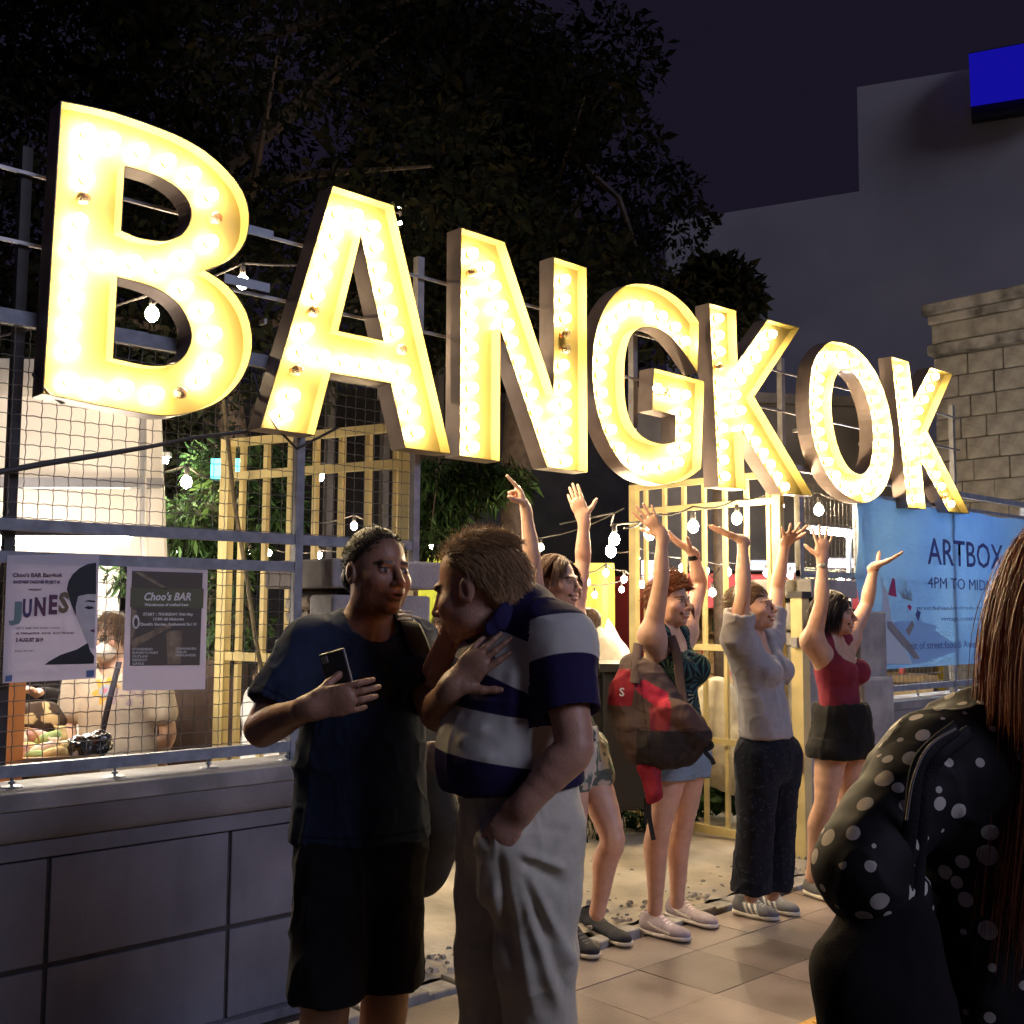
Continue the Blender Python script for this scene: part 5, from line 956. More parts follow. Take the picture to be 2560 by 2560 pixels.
S = Sdf(); torso(S, J, fr, .97, add=.010, bust=.8); S.rc(J['neck'] + UP * .06 + fr * .03, J['neck'] - UP * .06 + fr * .07, .055, .082, .02, op='sub'); S.cut(J['pelvis'] - UP * .0, -UP)
for s in 'RL': o_ = unit(J['sh' + s] - J['neck']); S.rc(J['sh' + s] + o_ * .12 + UP * .1, J['sh' + s] + o_ * .045 - UP * .09, .10, .075, .02, op='sub')
cloth('tank_top', rt, bs, S, (.21, .028, .05), folds=(fold_noise(.004, 15, (1, 1, .6), 4),), crease=.004)
S = Sdf(); S.rc(J['pelvis'] + UP * .08, J['pelvis'] - UP * .05, .162, .172, .04, fr, .92)
for s in 'RL': h, k_ = J['hip' + s], J['kn' + s]; S.rc(h, h + (k_ - h) * .16, .108, .125, .02)
S.rc((J['hipR'] + J['hipL']) * .5 - UP * .14 - fr * .2, (J['hipR'] + J['hipL']) * .5 - UP * .14 + fr * .2, .030, .030, .02, op='sub')
S.cut(px(2104, 1758, 5.8), UP); S.cut(px(2104, 1890, 5.8), -UP); cloth('shorts', rt, bs, S, (.016, .015, .016), folds=(fold_noise(.008, 20, (1, 1, .6), 2),))
S = Sdf(); S.rc(J['pelvis'] + FWn * .16 + RTn * .09, J['pelvis'] + FWn * .16 + RTn * .17 - UP * .16, .05, .085, .03, FWn, .5); cloth('tied_shirt', rt, bs, S, (.40, .40, .42), folds=(fold_noise(.01, 20, (1, 1, .3)),))
w_ = J['wrR']; d_ = unit(J['wrR'] - J['elR']); S = Sdf(); S.rc(w_ - d_ * .05, w_ - d_ * .02, .029, .028, .004); S.cut(w_ - d_ * .022, d_); S.cut(w_ - d_ * .042, -d_); S.rc(w_ - d_ * .032 - FWn * .028 - RTn * .01, w_ - d_ * .033 - FWn * .030, .014, .014, .004); cloth('watch', rt, bs, S, (.32, .30, .26), .004, mat_=M_gloss)
w_ = J['wrL']; d_ = unit(J['wrL'] - J['elL']); S = Sdf(); S.rc(w_ - d_ * .02, w_ - d_ * .01, .0275, .027, .003); S.cut(w_ - d_ * .008, d_); S.cut(w_ - d_ * .020, -d_); cloth('bracelet', rt, bs, S, (.30, .09, .05), .0035, mat_=M_gloss)

# ------------------------------------------------------------------ man in the dark T-shirt
def front_pt(v, u_, v_, r=6):
    """the point of a mesh that the photograph shows at pixel (u_, v_)"""
    d = (v - np.array(CP)); rr = np.array(ray(u_, v_)); t = d @ rr / (rr @ rr); e = np.linalg.norm(d - t[:, None] * rr, axis=1) / t * F; m = np.where(e < r)[0]
    if len(m) == 0: m = np.array([e.argmin()])
    return v[m[t[m].argmin()]]
def man_base(label, G, fr, H, skin, hands, w=1.0, smile=0.0, ar=(.060, .047, .049, .031), lr=(.080, .076, .064, .062, .042), belly=0.0, fat=0.0, brow=(.02, .015, .01), paint2=None, neck_r=.062, jaw=1.05):
    J = G; base = np.array((J['pelvis'][0], J['pelvis'][1], 0.0)); root = thing('person', label, 'person', base); S = Sdf()
    torso(S, J, fr, w * 1.12); S.rc(H.p(0, -.03, -.055), J['neck'] - UP * .03, neck_r * .95, neck_r * 1.1, .04)
    if belly: S.el(J['waist'] + fr * .07, [belly, belly, belly * 1.1], .08)
    for s in 'RL': arm_sdf(S, J['sh' + s], J['el' + s], J['wr' + s], ar, .04); leg_sdf(S, J['hip' + s], J['kn' + s], J['an' + s], lr, back=-fr); S.rc(J['an' + s], J['an' + s] + fr * .13 - UP * .045, .04, .035, .03)
    hs = []
    for s, d, n, kw in hands:
        d = unit(d); n = unit(np.array(n) - d * (np.array(n) @ d)); th = np.cross(d, n) if s == 'R' else np.cross(n, d); hand_sdf(S, J['wr' + s], d, n, th, kw.pop('sc', .98), **kw); hs.append((J['wr' + s], d))
    head_sdf(S, H, smile, jaw, 1.1, fat)
    def paint(v, c):
        c = head_paint(v, c, H, skin, smile, brow); return paint2(v, c) if paint2 else c
    body_mesh(root, base, S, H, hs, skin, paint, .0058, .0028); return root, base
d1 = 2.95
J = dict(neck=px(914, 1562, 3.02), chest=px(910, 1690, 3.02), waist=px(904, 1890, 3.02), pelvis=px(900, 2080, 3.02), shR=px(772, 1618, 2.93), shL=px(1030, 1606, 3.08), elR=px(652, 1822, 2.84), wrR=px(776, 1768, 2.66), elL=px(1092, 1785, 2.86), wrL=px(1128, 1718, 2.60),
 hipR=px(838, 2120, 2.96), hipL=px(970, 2120, 3.06), knR=px(815, 2490, 2.92), knL=px(962, 2495, 3.04), anR=px(806, 2800, 3.0), anL=px(950, 2800, 3.10))
fr1 = D3(.42, -.9); H1 = Frame(px(944, 1428, 2.98), D3(.64, -.76, -.04), D3(.02, .03, 1), 1.0)
def stub(v, c):
    q = H1.loc(v); dd = np.linalg.norm((q - (0, .04, -.075)) / (.062, .075, .05), axis=1); s_ = np.clip((1.15 - dd) / .45, 0, 1); s_[q[:, 2] < -.14] = 0; c *= (1 - .30 * s_)[:, None]
    dd = np.linalg.norm((q - (0, -.02, .07)) / (.09, .10, .075), axis=1); s_ = np.clip((1.1 - dd) / .25, 0, 1); c *= (1 - .25 * s_)[:, None]; return c
r1, b1_ = man_base('person in dark navy T-shirt and black shorts holding a phone', J, fr1, H1, SKIN_T, [('R', D3(.93, -.1, .22), D3(.1, 1, 0), dict(curl=((.2, .5, .3), (.22, .55, .35), (.25, .55, .35), (.3, .6, .4)), spread=.015, tout=.5, tcurl=.5)), ('L', D3(.70, .02, .70), D3(.35, .9, -.1), dict(curl=((.1, .15, .1), (.05, .15, .1), (.1, .15, .1), (.15, .2, .1)), spread=.09, tout=.8, tcurl=.2))], .93, 0, (.052, .043, .045, .0285), paint2=stub, neck_r=.055, jaw=.95, fat=-.003)
# close-cropped curly hair
g_ = np.random.default_rng(5)
hv, hF = cap_sdf(H1, [((0, -.020, .032), (.0780, .0990, .0905)), ((0, -.058, -.02), (.070, .056, .05))], [((0, .056, .075), (0, .80, -.62)), ((0, -.03, -.062), (0, 0, -1)), ((.0, .03, .0), (0, .8, -.25))], vox=.004, amp=.0016, fs=170)
n1, q1 = scalp(5200, lambda r: (r[:, 2] > .05 - .75 * np.maximum(0, .045 - r[:, 1])) & (r[:, 1] < .058), 12, (.079, .100, .092)); dr = q1 + g_.normal(0, .8, q1.shape)
hair_obj(r1, b1_, [(hv, hF), strands(n1, dr, q1, H1, .008, 3, 0, False, .0009, .9, 13)], (.030, .018, .013))
S = Sdf(); torso(S, J, fr1, 1.02, add=.016, sq=.74); S.rc(J['chest'], J['pelvis'] - UP * .02, .144, .168, .06, fr1, .78); S.rc(J['waist'] + fr1 * .03, J['pelvis'] + fr1 * .02, .145, .155, .06, fr1, .75)
for s in 'RL':
    a, e = J['sh' + s], J['el' + s]; S.rc(a, a + (e - a) * .70, .072, .072, .05); S.rc(a + (e - a) * .62, a + (e - a) * 1.0, .060, .068, .008, op='sub'); S.rc(a + (e - a) * 1.06, a + (e - a) * 1.2, .10, .10, .006, op='sub')
S.rc(J['neck'] + UP * .09 + fr1 * .01, J['neck'] - UP * .005 + fr1 * .035, .064, .073, .012, op='sub'); S.cut(px(906, 2098, 2.98), D3(0, 0, -1))
shx = J['shR']; hemR = px(790, 2090, 2.86)
tf = [fold_noise(.007, 9, (1, 1, .4), 3), fold_lines(shx + fr1 * .07 - UP * .05, px(690, 1740, 2.80), .012, .008), fold_lines(px(770, 1700, 2.8), px(760, 2080, 2.83), .018, .010), fold_lines(px(1040, 1780, 2.9), px(1050, 2060, 2.93), .018, .010), fold_lines(px(860, 1850, 2.78), px(820, 2090, 2.8), .02, .008), fold_lines(px(1000, 1800, 2.85), px(930, 1980, 2.82), .02, .006)]
def tee_print(v, c, n):
    a = (v - px(960, 1720, 2.83)) @ D3(.9, .42); z = v[:, 2] - px(960, 1720, 2.83)[2]; m = (np.abs(a) < .115) & (np.abs(z) < .055) & (n @ fr1 > .3) & (vnoise(v, 45, 2) > -.1); c[m] = (.040, .034, .034); hd_ = v[:, 2] - px(906, 2098, 2.98)[2]; c[np.abs(hd_ - .024) < .0032] *= .45
    for s in 'RL': t_ = (v - J['sh' + s]) @ unit(J['elR'] - J['shR'] if s == 'R' else J['elL'] - J['shL']); L_ = np.linalg.norm(J['el' + s] - J['sh' + s]); near = np.linalg.norm(v - (J['sh' + s] * .3 + J['el' + s] * .7), axis=1) < .11; c[near & (np.abs(t_ - L_ * .66) < .003)] *= .45
    return c
cloth('t_shirt', r1, b1_, S, (.022, .032, .064), .0055, folds=tf, paint=tee_print)
S = Sdf(); S.rc(J['pelvis'] + UP * .06, J['pelvis'] - UP * .06, .156, .168, .05, fr1, .74)
for s in 'RL': h, k_ = J['hip' + s], J['kn' + s]; S.rc(h, h + (k_ - h) * .93, .104, .098, .035); S.rc(h + (k_ - h) * .88, h + (k_ - h) * 1.06, .080, .085, .006, op='sub')
S.cut(px(860, 2474, 2.98), D3(0, 0, -1)); S.cut(J['pelvis'] + UP * .07, UP)
cloth('shorts', r1, b1_, S, (.014, .013, .017), .006, folds=(fold_noise(.011, 10, (1, 1, .3), 6), fold_lines(px(770, 2130, 2.85), px(758, 2330, 2.84), .018, .012)))
for s in 'RL': an = J['an' + s]; f_ = D3(.5, -.85); h_ = np.array((an[0], an[1], 0)) - f_ * .05; shoe(r1, b1_, h_, h_ + f_ * .28, (.03, .03, .03), (.2, .2, .2))
ph = thing('smartphone', 'dark smartphone held in the right hand of the man in navy', 'phone', px(853, 1712, 2.70)); PF = Frame(px(850, 1712, 2.70), D3(.35, .93, .1), D3(-.28, 0, 1))
def rbox(F_, sx, sy, sz, m, parent, name, off=(0, 0, 0), bv=.006):
    b = MB(); b.box((0, 0, 0), (sx, sy, sz)); o = b.obj(name, m, parent); M4 = Matrix.Identity(4)
    X = F_.M.copy(); X[:, 0] *= -1
    for i in range(3):
        for j in range(3): M4[i][j] = X[i, j]
    M4.translation = Vector(F_.p(*off)) - Vector(parent.location); o.matrix_local = M4; bevel(o, bv, 3); return o
rbox(PF, .071, .008, .146, mat('phone_case', (.045, .045, .05), .35, 0, spec=.5, metal=.4), ph, 'phone_case', (0, 0, .01)); rbox(PF, .073, .005, .148, mat('phone_edge', (.45, .43, .42), .3, 0, metal=.9), ph, 'phone_edge', (0, .001, .01)); rbox(PF, .018, .002, .018, MATS['phone_edge'], ph, 'camera_bump', (.022, -.0045, .068), .003)
# his backpack: strap over the left shoulder, bag behind the hip
bk2 = thing('backpack', 'black backpack slung behind the man in the navy T-shirt', 'backpack', px(1085, 2230, 3.2)); bb2 = np.array(bk2.location)
S = Sdf(); S.rc(px(1078, 1960, 3.22), px(1092, 2060, 3.22), .065, .085, .06, RTn, .7); S.rc(px(1092, 2060, 3.22), px(1068, 2150, 3.22), .085, .07, .06); S.rc(px(1060, 2120, 3.22), px(1050, 2200, 3.22), .07, .045, .05)
cloth('pack_body', bk2, bb2, S, (.018, .016, .017), .0075, folds=(fold_noise(.014, 14, (1, 1, 1), 2),), mat_=M_pack)
S = Sdf(); S.rc(px(1080, 1890, 3.2), px(1098, 1950, 3.2), .032, .042, .03); cloth('side_pocket', bk2, bb2, S, (.075, .045, .038), .0075, folds=(fold_noise(.012, 30),), mat_=M_pack)
strap(bk2, bb2, [px(1000, 1525, 3.10), px(1022, 1555, 2.99), px(1048, 1620, 2.945), px(1072, 1700, 2.945), px(1085, 1800, 2.98)], .030, .25, (.012, .012, .014), nrm=fr1)
BF = Frame(px(1010, 1541, 2.975), D3(.4, -.75, .5), D3(-.2, .4, .85))
bkl = mat('buckle', (.35, .30, .26), .3, 0, metal=.6)
for k_ in range(3): rbox(BF, .046, .004, .005, bkl, bk2, 'buckle', (0, .004, -.012 + k_ * .012), .001)
# ------------------------------------------------------------------ man in the striped polo
d2 = 2.75; fr2 = D3(-.74, -.62); up2 = D3(-.16, 0, 1)
J = dict(neck=px(1268, 1545, 2.76), chest=px(1290, 1700, 2.76), waist=px(1284, 1880, 2.76), pelvis=px(1302, 2030, 2.78), shL=px(1396, 1612, 2.62), shR=px(1232, 1600, 2.95), elL=px(1436, 1868, 2.54), wrL=px(1308, 2015, 2.535), elR=px(1098, 1690, 2.90), wrR=px(1130, 1580, 2.84),
 hipL=px(1348, 2070, 2.70), hipR=px(1250, 2070, 2.86), knL=px(1345, 2390, 2.67), knR=px(1232, 2400, 2.84), anL=px(1358, 2780, 2.76), anR=px(1238, 2770, 2.90))
H2 = Frame(px(1190, 1466, 2.74), D3(-.90, .36, -.24), D3(-.26, .08, 1), 1.08)
def ruddy(v, c): q = H2.loc(v); m = (np.abs(q) < .17).all(1) & (q[:, 2] > .03); c[m] *= (.95, .85, .8); return c
r2, b2_ = man_base('person in striped navy and white polo leaning in to talk, hand in pocket', J, fr2, H2, (.50, .27, .185), [('R', D3(-.10, .0, 1), D3(.9, .25, 0), dict(curl=(.25, .25, .3, .35), spread=.05, tout=.5)), ('L', D3(-.60, .14, -.80), D3(.35, .9, 0), dict(curl=(.3, .3, .3, .3), spread=.0, tout=-.1, tcurl=.4))], 1.0, 0, (.050, .044, .045, .030), (.09, .078, .066, .062, .045), .0, .004, (.10, .06, .03), ruddy, .060)
hv, hF = cap_sdf(H2, [((0, -.026, .028), (.0785, .0965, .089)), ((0, -.062, -.03), (.071, .055, .056))], [((0, .016, .055), (0, .86, -.40)), ((0, -.03, -.078), (0, 0, -1)), ((0, -.004, .0), (0, .95, -.2))], vox=.004, amp=.003, fs=70)
n1, q1 = scalp(8000, lambda r: (r[:, 2] > .058 - 1.2 * np.maximum(0, .006 - r[:, 1])) & (r[:, 1] < .028) & (r[:, 2] > -.075), 14, (.077, .096, .088)); dr = q1 * .18 + np.array((0, -.85, .0)) + np.array((0, 0, -.8)) * (n1[:, 2:3] < .07)
n3, q3 = scalp(1300, lambda r: (r[:, 2] > .080) & (r[:, 1] < .070), 16, (.077, .097, .089)); dr3 = q3 * .35 + np.array((0, -.6, .05)) + g_.normal(0, .3, q3.shape)
hair_obj(r2, b2_, [(hv, hF), strands(n1, dr, q1, H2, .044, 7, .7, True, .0009, .12, 15, .006), strands(n3, dr3, q3, H2, .026, 6, .2, True, .0005, .5, 17, .010)], (.36, .205, .10))
n4, q4 = scalp(520, lambda r: (r[:, 2] > .07) & (r[:, 1] < .085), 18); dr4 = q4 * .6 + g_.normal(0, .5, q4.shape) + np.array((0, .2, 0)); hair_obj(r2, b2_, [strands(n4, dr4, q4, H2, .040, 7, .5, False, .00035, 1.3, 19)], (.32, .17, .075), 'loose_hair')
# polo
S = Sdf(); torso(S, J, fr2, 1.06, add=.018, sq=.80); S.el(J['waist'] + fr2 * .035 - UP * .02, [.148, .148, .17], .08); S.rc(J['chest'] + fr2 * .015, J['waist'] + fr2 * .02, .143, .150, .07); S.rc(J['waist'] + fr2 * .02, J['pelvis'] + fr2 * .015 + UP * .03, .152, .150, .06)
S.rc(J['neck'] + UP * .03 - fr2 * .02, J['shL'], .066, .074, .05); S.rc(J['neck'] + UP * .0 - fr2 * .06, J['chest'] - fr2 * .06, .078, .10, .06)
for s in 'RL':
    a, e = J['sh' + s], J['el' + s]; S.rc(a, a + (e - a) * .66, .080, .076, .05); S.rc(a + (e - a) * .60, a + (e - a) * .95, .062, .070, .008, op='sub'); S.rc(a + (e - a) * 1.02, a + (e - a) * 1.2, .11, .11, .006, op='sub')
S.rc(H2.p(0, -.01, -.06), J['neck'] - UP * .01 + fr2 * .06, .080, .070, .012, op='sub'); S.cut(px(1240, 1986, 2.62), D3(.06, 0, -1), .01)
pf = [fold_noise(.006, 8, (1, 1, .5), 2), fold_lines(px(1315, 1640, 2.62), px(1310, 1840, 2.58), .02, -.016), fold_lines(px(1290, 1650, 2.6), px(1270, 1840, 2.56), .022, .010), fold_lines(px(1140, 1860, 2.62), px(1230, 1815, 2.58), .012, .008), fold_lines(px(1150, 1915, 2.62), px(1240, 1890, 2.57), .012, .007), fold_lines(px(1345, 1800, 2.5), px(1240, 1830, 2.56), .02, .006)]
v, Fq = S.mesh(.005); n = vnormals(v, Fq); dsp = sum(f(v) for f in pf) + .006 * (1 - np.abs(vnoise(v * (1, 1, .6), 8, 21))) ** 6 + .001 * vnoise(v, 45, 9); v = v + n * dsp[:, None]
def zline(p1, p2, d):
    a, b = px(*p1, d), px(*p2, d); sl = (b[2] - a[2]) / ((b - a) @ RTn); return a[2] + ((v - a) @ RTn) * sl
def zz3(x, y): return (1040 + x * .3623, 1300 + y * .3623)
axl = unit(J['elL'] - J['shL']); tt = (v - J['shL']) @ axl; rad_ = np.linalg.norm(v - J['shL'] - tt[:, None] * axl, axis=1); L1 = zline(zz3(470, 720), zz3(750, 830), 2.6); L2 = zline(zz3(450, 1050), zz3(715, 1170), 2.6); L3 = zline(zz3(310, 1300), zz3(900, 1392), 2.6); L4 = zline(zz3(235, 1625), zz3(830, 1715), 2.6); z = v[:, 2]
sd_t = np.maximum(np.minimum(L1 - z, z - L2), np.minimum(L3 - z, z - L4))
LA = np.linalg.norm(J['elL'] - J['shL']); s1, s2 = -.052, .046; sd_s = np.minimum(tt - s1, s2 - tt)
slv = ((v - px(1322, 1640, 2.62)) @ RTn > .0) & (rad_ < .13) & (z > px(1400, 1815, 2.6)[2]); sd = np.where(slv, sd_s, sd_t)
def polo_mat():
    m, nt, p = node_mat('polo_knit', .9, .15); a = nt.nodes.new('ShaderNodeAttribute'); a.attribute_name = 'stripe'; mr = nt.nodes.new('ShaderNodeMapRange'); mr.inputs[1].default_value = -.0012; mr.inputs[2].default_value = .0012
    mx = nt.nodes.new('ShaderNodeMix'); mx.data_type = 'RGBA'; mx.inputs[6].default_value = (.022, .016, .062, 1); mx.inputs[7].default_value = (.56, .52, .48, 1); nt.links.new(a.outputs['Fac'], mr.inputs[0]); nt.links.new(mr.outputs[0], mx.inputs[0]); nt.links.new(mx.outputs[2], p.inputs['Base Color'])
    tc = nt.nodes.new('ShaderNodeTexCoord'); n2 = nt.nodes.new('ShaderNodeTexNoise'); n2.inputs['Scale'].default_value = 450; bp = nt.nodes.new('ShaderNodeBump'); bp.inputs['Strength'].default_value = .35; bp.inputs['Distance'].default_value = .003; nt.links.new(tc.outputs['Object'], n2.inputs[0]); nt.links.new(n2.outputs[0], bp.inputs['Height']); nt.links.new(bp.outputs[0], p.inputs['Normal']); return m
M_polo = polo_mat(); po = np_obj('polo_shirt', v, Fq, M_polo, r2, None, b2_, attrs={'stripe': sd}); pv_ = v
# collar
S = Sdf(); cp = [px(1228, 1572, 2.63), px(1262, 1548, 2.64), px(1302, 1490, 2.70), px(1308, 1452, 2.78), px(1290, 1452, 2.86)]; S.chain(cp, [.020, .030, .036, .034, .03], .012, D3(.55, -.8, .1), .30); cloth('collar', r2, b2_, S, (.024, .018, .066), .005)
# chest logo: a red bar and a small dark animal, and the placket buttons
def patch(parent, base, pts, m, name, v=pv_, off=.004):
    pp = [front_pt(v, *p) for p in pts]; c = sum(pp) / len(pp); nn = unit(np.array(CP) - c); pp = [p + nn * off - base for p in pp]; b = MB(); b.add([Vector(p) for p in pp], [tuple(range(len(pp)))]); return b.obj(name, m, parent)
patch(r2, b2_, [zz3(478, 968), zz3(494, 975), zz3(535, 882), zz3(520, 872)], mat('logo_red', (.38, .04, .06), .6, 0), 'logo_bar')
patch(r2, b2_, [zz3(508, 945), zz3(516, 920), zz3(526, 922), zz3(534, 940), zz3(532, 968), zz3(526, 950), zz3(516, 952), zz3(512, 970)], mat('logo_navy', (.05, .05, .08), .6, 0), 'logo_animal')
for q in (zz3(487, 787), zz3(492, 1028)):
    p_ = front_pt(pv_, *q); nn = unit(np.array(CP) - p_); bm = ico(.006, 1); me = bpy.data.meshes.new('button'); bm.to_mesh(me); bm.free(); me.materials.append(bkl); o = link('button', me, r2); o.location = Vector(p_ + nn * .003 - b2_); o.scale = (1, 1, .6)
# trousers with deep folds from the pocket
S = Sdf(); S.rc(J['pelvis'] + UP * .09 + fr2 * .01, J['pelvis'] - UP * .04, .150, .156, .05, fr2, .92)
for s in 'RL': h, k_, a_ = J['hip' + s], J['kn' + s], J['an' + s]; S.chain([h, h * .5 + k_ * .5, k_, a_], [.112, .100, .090, .086], .03)
S.rc(px(1385, 2100, 2.67), px(1380, 2180, 2.67), .048, .036, .05)
S.cut(px(1300, 1940, 2.7), D3(0, 0, 1))
S.rc(px(1262, 2110, 2.59), px(1262, 2200, 2.62), .062, .055, .08); S.rc(px(1310, 2000, 2.49), px(1276, 2060, 2.50), .040, .036, .014, op='sub')
o0 = (1268, 2085)
pf = [fold_noise(.006, 8, (1, 1, .3), 4)] + [fold2(a, b, 2.62, r, am) for a, b, r, am in (((1300, 2112), (1412, 2168), .011, .016), ((1305, 2130), (1420, 2215), .014, -.011), ((1300, 2135), (1436, 2420), .013, .012), ((1300, 2160), (1425, 2500), .015, -.011), ((1280, 2120), (1405, 2540), .014, .011), ((1262, 2120), (1340, 2540), .013, .008), ((1238, 2150), (1258, 2560), .012, .009), ((1216, 2120), (1204, 2380), .012, .007), ((1246, 2100), (1290, 2440), .013, -.009), ((1215, 2010), (1190, 2130), .010, .007), ((1195, 2000), (1225, 2110), .010, -.007), ((1350, 2060), (1425, 2075), .012, -.006), ((1340, 2330), (1440, 2400), .02, .006))]
def trouser_paint(v, c, n): a = (v - px(1270, 2100, 2.6)) @ RTn; return c
cloth('trousers', r2, b2_, S, (.58, .525, .43), .0058, folds=pf, crease=.005)
for s in 'RL': an = J['an' + s]; f_ = D3(-.8, -.6); h_ = np.array((an[0], an[1], 0)) - f_ * .06; shoe(r2, b2_, h_, h_ + f_ * .29, (.10, .06, .04), (.1, .08, .06))
# ------------------------------------------------------------------ woman in the foreground, seen from behind
fr3 = D3(-.25, .97); J = dict(neck=px(2700, 1790, 1.58), chest=px(2600, 2010, 1.60), waist=px(2590, 2330, 1.60), pelvis=px(2590, 2640, 1.60), shL=px(2345, 1915, 1.53), shR=px(2930, 1930, 1.62), elL=px(2142, 2178, 1.46), wrL=px(2300, 2260, 1.62), elR=px(3050, 2300, 1.62), wrR=px(2950, 2500, 1.5))
for s, u in (('L', 2480), ('R', 2720)): J['hip' + s] = px(u, 2700, 1.6); b_ = J['hip' + s]; J['kn' + s] = np.array((b_[0], b_[1], .47)); J['an' + s] = np.array((b_[0], b_[1], .08))
H3 = Frame(px(2748, 1498, 1.60), D3(-.2, .97, 0), (0, 0, 1), 1.0)
r3, b3_ = man_base('person with long brown hair in a black polka dot top, seen from behind', J, fr3, H3, SKIN_B, [('L', D3(.4, .8, -.3), D3(0, 0, 1), dict(curl=(.4, .4, .4, .4))), ('R', D3(-.5, .5, -.3), D3(0, 0, 1), dict(curl=(.4, .4, .4, .4)))], .88, 0, (.046, .037, .04, .025), neck_r=.05, jaw=.9)
for s in 'RL': an = J['an' + s]; h_ = np.array((an[0], an[1], 0)) - fr3 * .05; shoe(r3, b3_, h_, h_ + fr3 * .24, (.03, .03, .03), (.2, .2, .2))
def dots_mat():
    m, nt, p = node_mat('polka_dots', .75, .3); tc = nt.nodes.new('ShaderNodeTexCoord'); vo = nt.nodes.new('ShaderNodeTexVoronoi'); vo.inputs['Scale'].default_value = 31; vo.inputs['Randomness'].default_value = .6; nt.links.new(tc.outputs['Object'], vo.inputs['Vector'])
    sc = nt.nodes.new('ShaderNodeSeparateColor'); nt.links.new(vo.outputs['Color'], sc.inputs[0]); th = nt.nodes.new('ShaderNodeMapRange'); th.inputs[3].default_value = .15; th.inputs[4].default_value = .42; nt.links.new(sc.outputs[0], th.inputs[0]); lt = nt.nodes.new('ShaderNodeMath'); lt.operation = 'LESS_THAN'; nt.links.new(vo.outputs['Distance'], lt.inputs[0]); nt.links.new(th.outputs[0], lt.inputs[1])
    mx = nt.nodes.new('ShaderNodeMix'); mx.data_type = 'RGBA'; mx.inputs[6].default_value = (.010, .007, .009, 1); mx.inputs[7].default_value = (.60, .52, .47, 1); nt.links.new(lt.outputs[0], mx.inputs[0]); nt.links.new(mx.outputs[2], p.inputs['Base Color']); return m
S = Sdf(); torso(S, J, fr3, 1.02, add=.022, sq=.78); S.rc(J['chest'], J['pelvis'], .165, .185, .06, fr3, .78); a, e = J['shL'], J['elL']; S.rc(J['neck'] - UP * .06, a, .055, .058, .06); S.rc(a, a + (e - a) * .35, .060, .058, .05); S.rc(J['chest'] - FWn * .01 - RTn * .03, J['waist'] - RTn * .03, .155, .165, .06, fr3, .8); S.rc(J['shR'], J['elR'], .08, .08, .05)
M_dots = dots_mat(); cloth('polka_dot_top', r3, b3_, S, (.01, .01, .01), .006, folds=(fold_noise(.010, 9, (1, 1, .5), 5),), mat_=M_dots)
S = Sdf(); w2 = px(2285, 2300, 1.56); limb(S, [a, a + (e - a) * .5 - RTn * .008, e, e + (w2 - e) * .5, w2], [.062, .060, .056, .052, .046], .03); cloth('sleeve', r3, b3_, S, (.01, .01, .01), .006, folds=(fold_noise(.007, 12, (1, 1, 1), 5), fold_lines(px(2245, 2080, 1.46), px(2090, 2200, 1.42), .010, -.008), fold_lines(px(2260, 2140, 1.46), px(2130, 2240, 1.42), .010, -.008), fold_lines(px(2250, 1990, 1.46), px(2120, 2090, 1.43), .012, .005)), mat_=M_dots, crease=.006)
S = Sdf(); S.rc(J['pelvis'] + UP * .05, J['pelvis'] - UP * .1, .17, .18, .04, fr3, .8)
for s in 'RL': S.chain([J['hip' + s], J['kn' + s], J['an' + s] + UP * .05], [.11, .08, .06], .03)
cloth('trousers', r3, b3_, S, (.02, .018, .02), .009)
# long hair
n1, q1 = scalp(9000, lambda r: (r[:, 1] < .055), 20, (.078, .099, .092)); sg = np.where(n1[:, 0:1] > 0, 1.0, -1.0); dr = np.concatenate([sg * 1.0, np.full((len(n1), 1), -.35), np.full((len(n1), 1), -.05)], 1)
hA = strands(n1, dr, q1, H3, .43, 24, 3.4, True, .0009, .08, 21, .022, flow=lambda P_: np.concatenate([np.sign(P_[:, :1]) * (.15 + .8 * (P_[:, 2:3] < -.14)), 0 * P_[:, :1] - .25, 0 * P_[:, :1]], 1))
n2, q2 = scalp(2400, lambda r: (r[:, 0] > .02) & (r[:, 1] < .02), 22, (.078, .099, .092)); dr = np.concatenate([np.full((len(n2), 1), 1.0), np.full((len(n2), 1), -.2), np.full((len(n2), 1), -.3)], 1)
hB = strands(n2, dr, q2, H3, .47, 26, 2.6, True, .0009, .18, 23, .024, flow=lambda P_: np.concatenate([(.1 + 3.2 * np.clip((-.15 - P_[:, 2:3]) / .05, 0, 1)), 0 * P_[:, :1] - .3, .9 * np.clip((-.20 - P_[:, 2:3]) / .05, 0, 1)], 1))
hair_obj(r3, b3_, [cap_sdf(H3, [((0, -.022, .032), (.084, .104, .096)), ((0, -.06, -.08), (.085, .06, .12))], [((0, .05, .0), (0, 1, -.3))], amp=.004, fs=60), hA, hB], (.30, .090, .040))
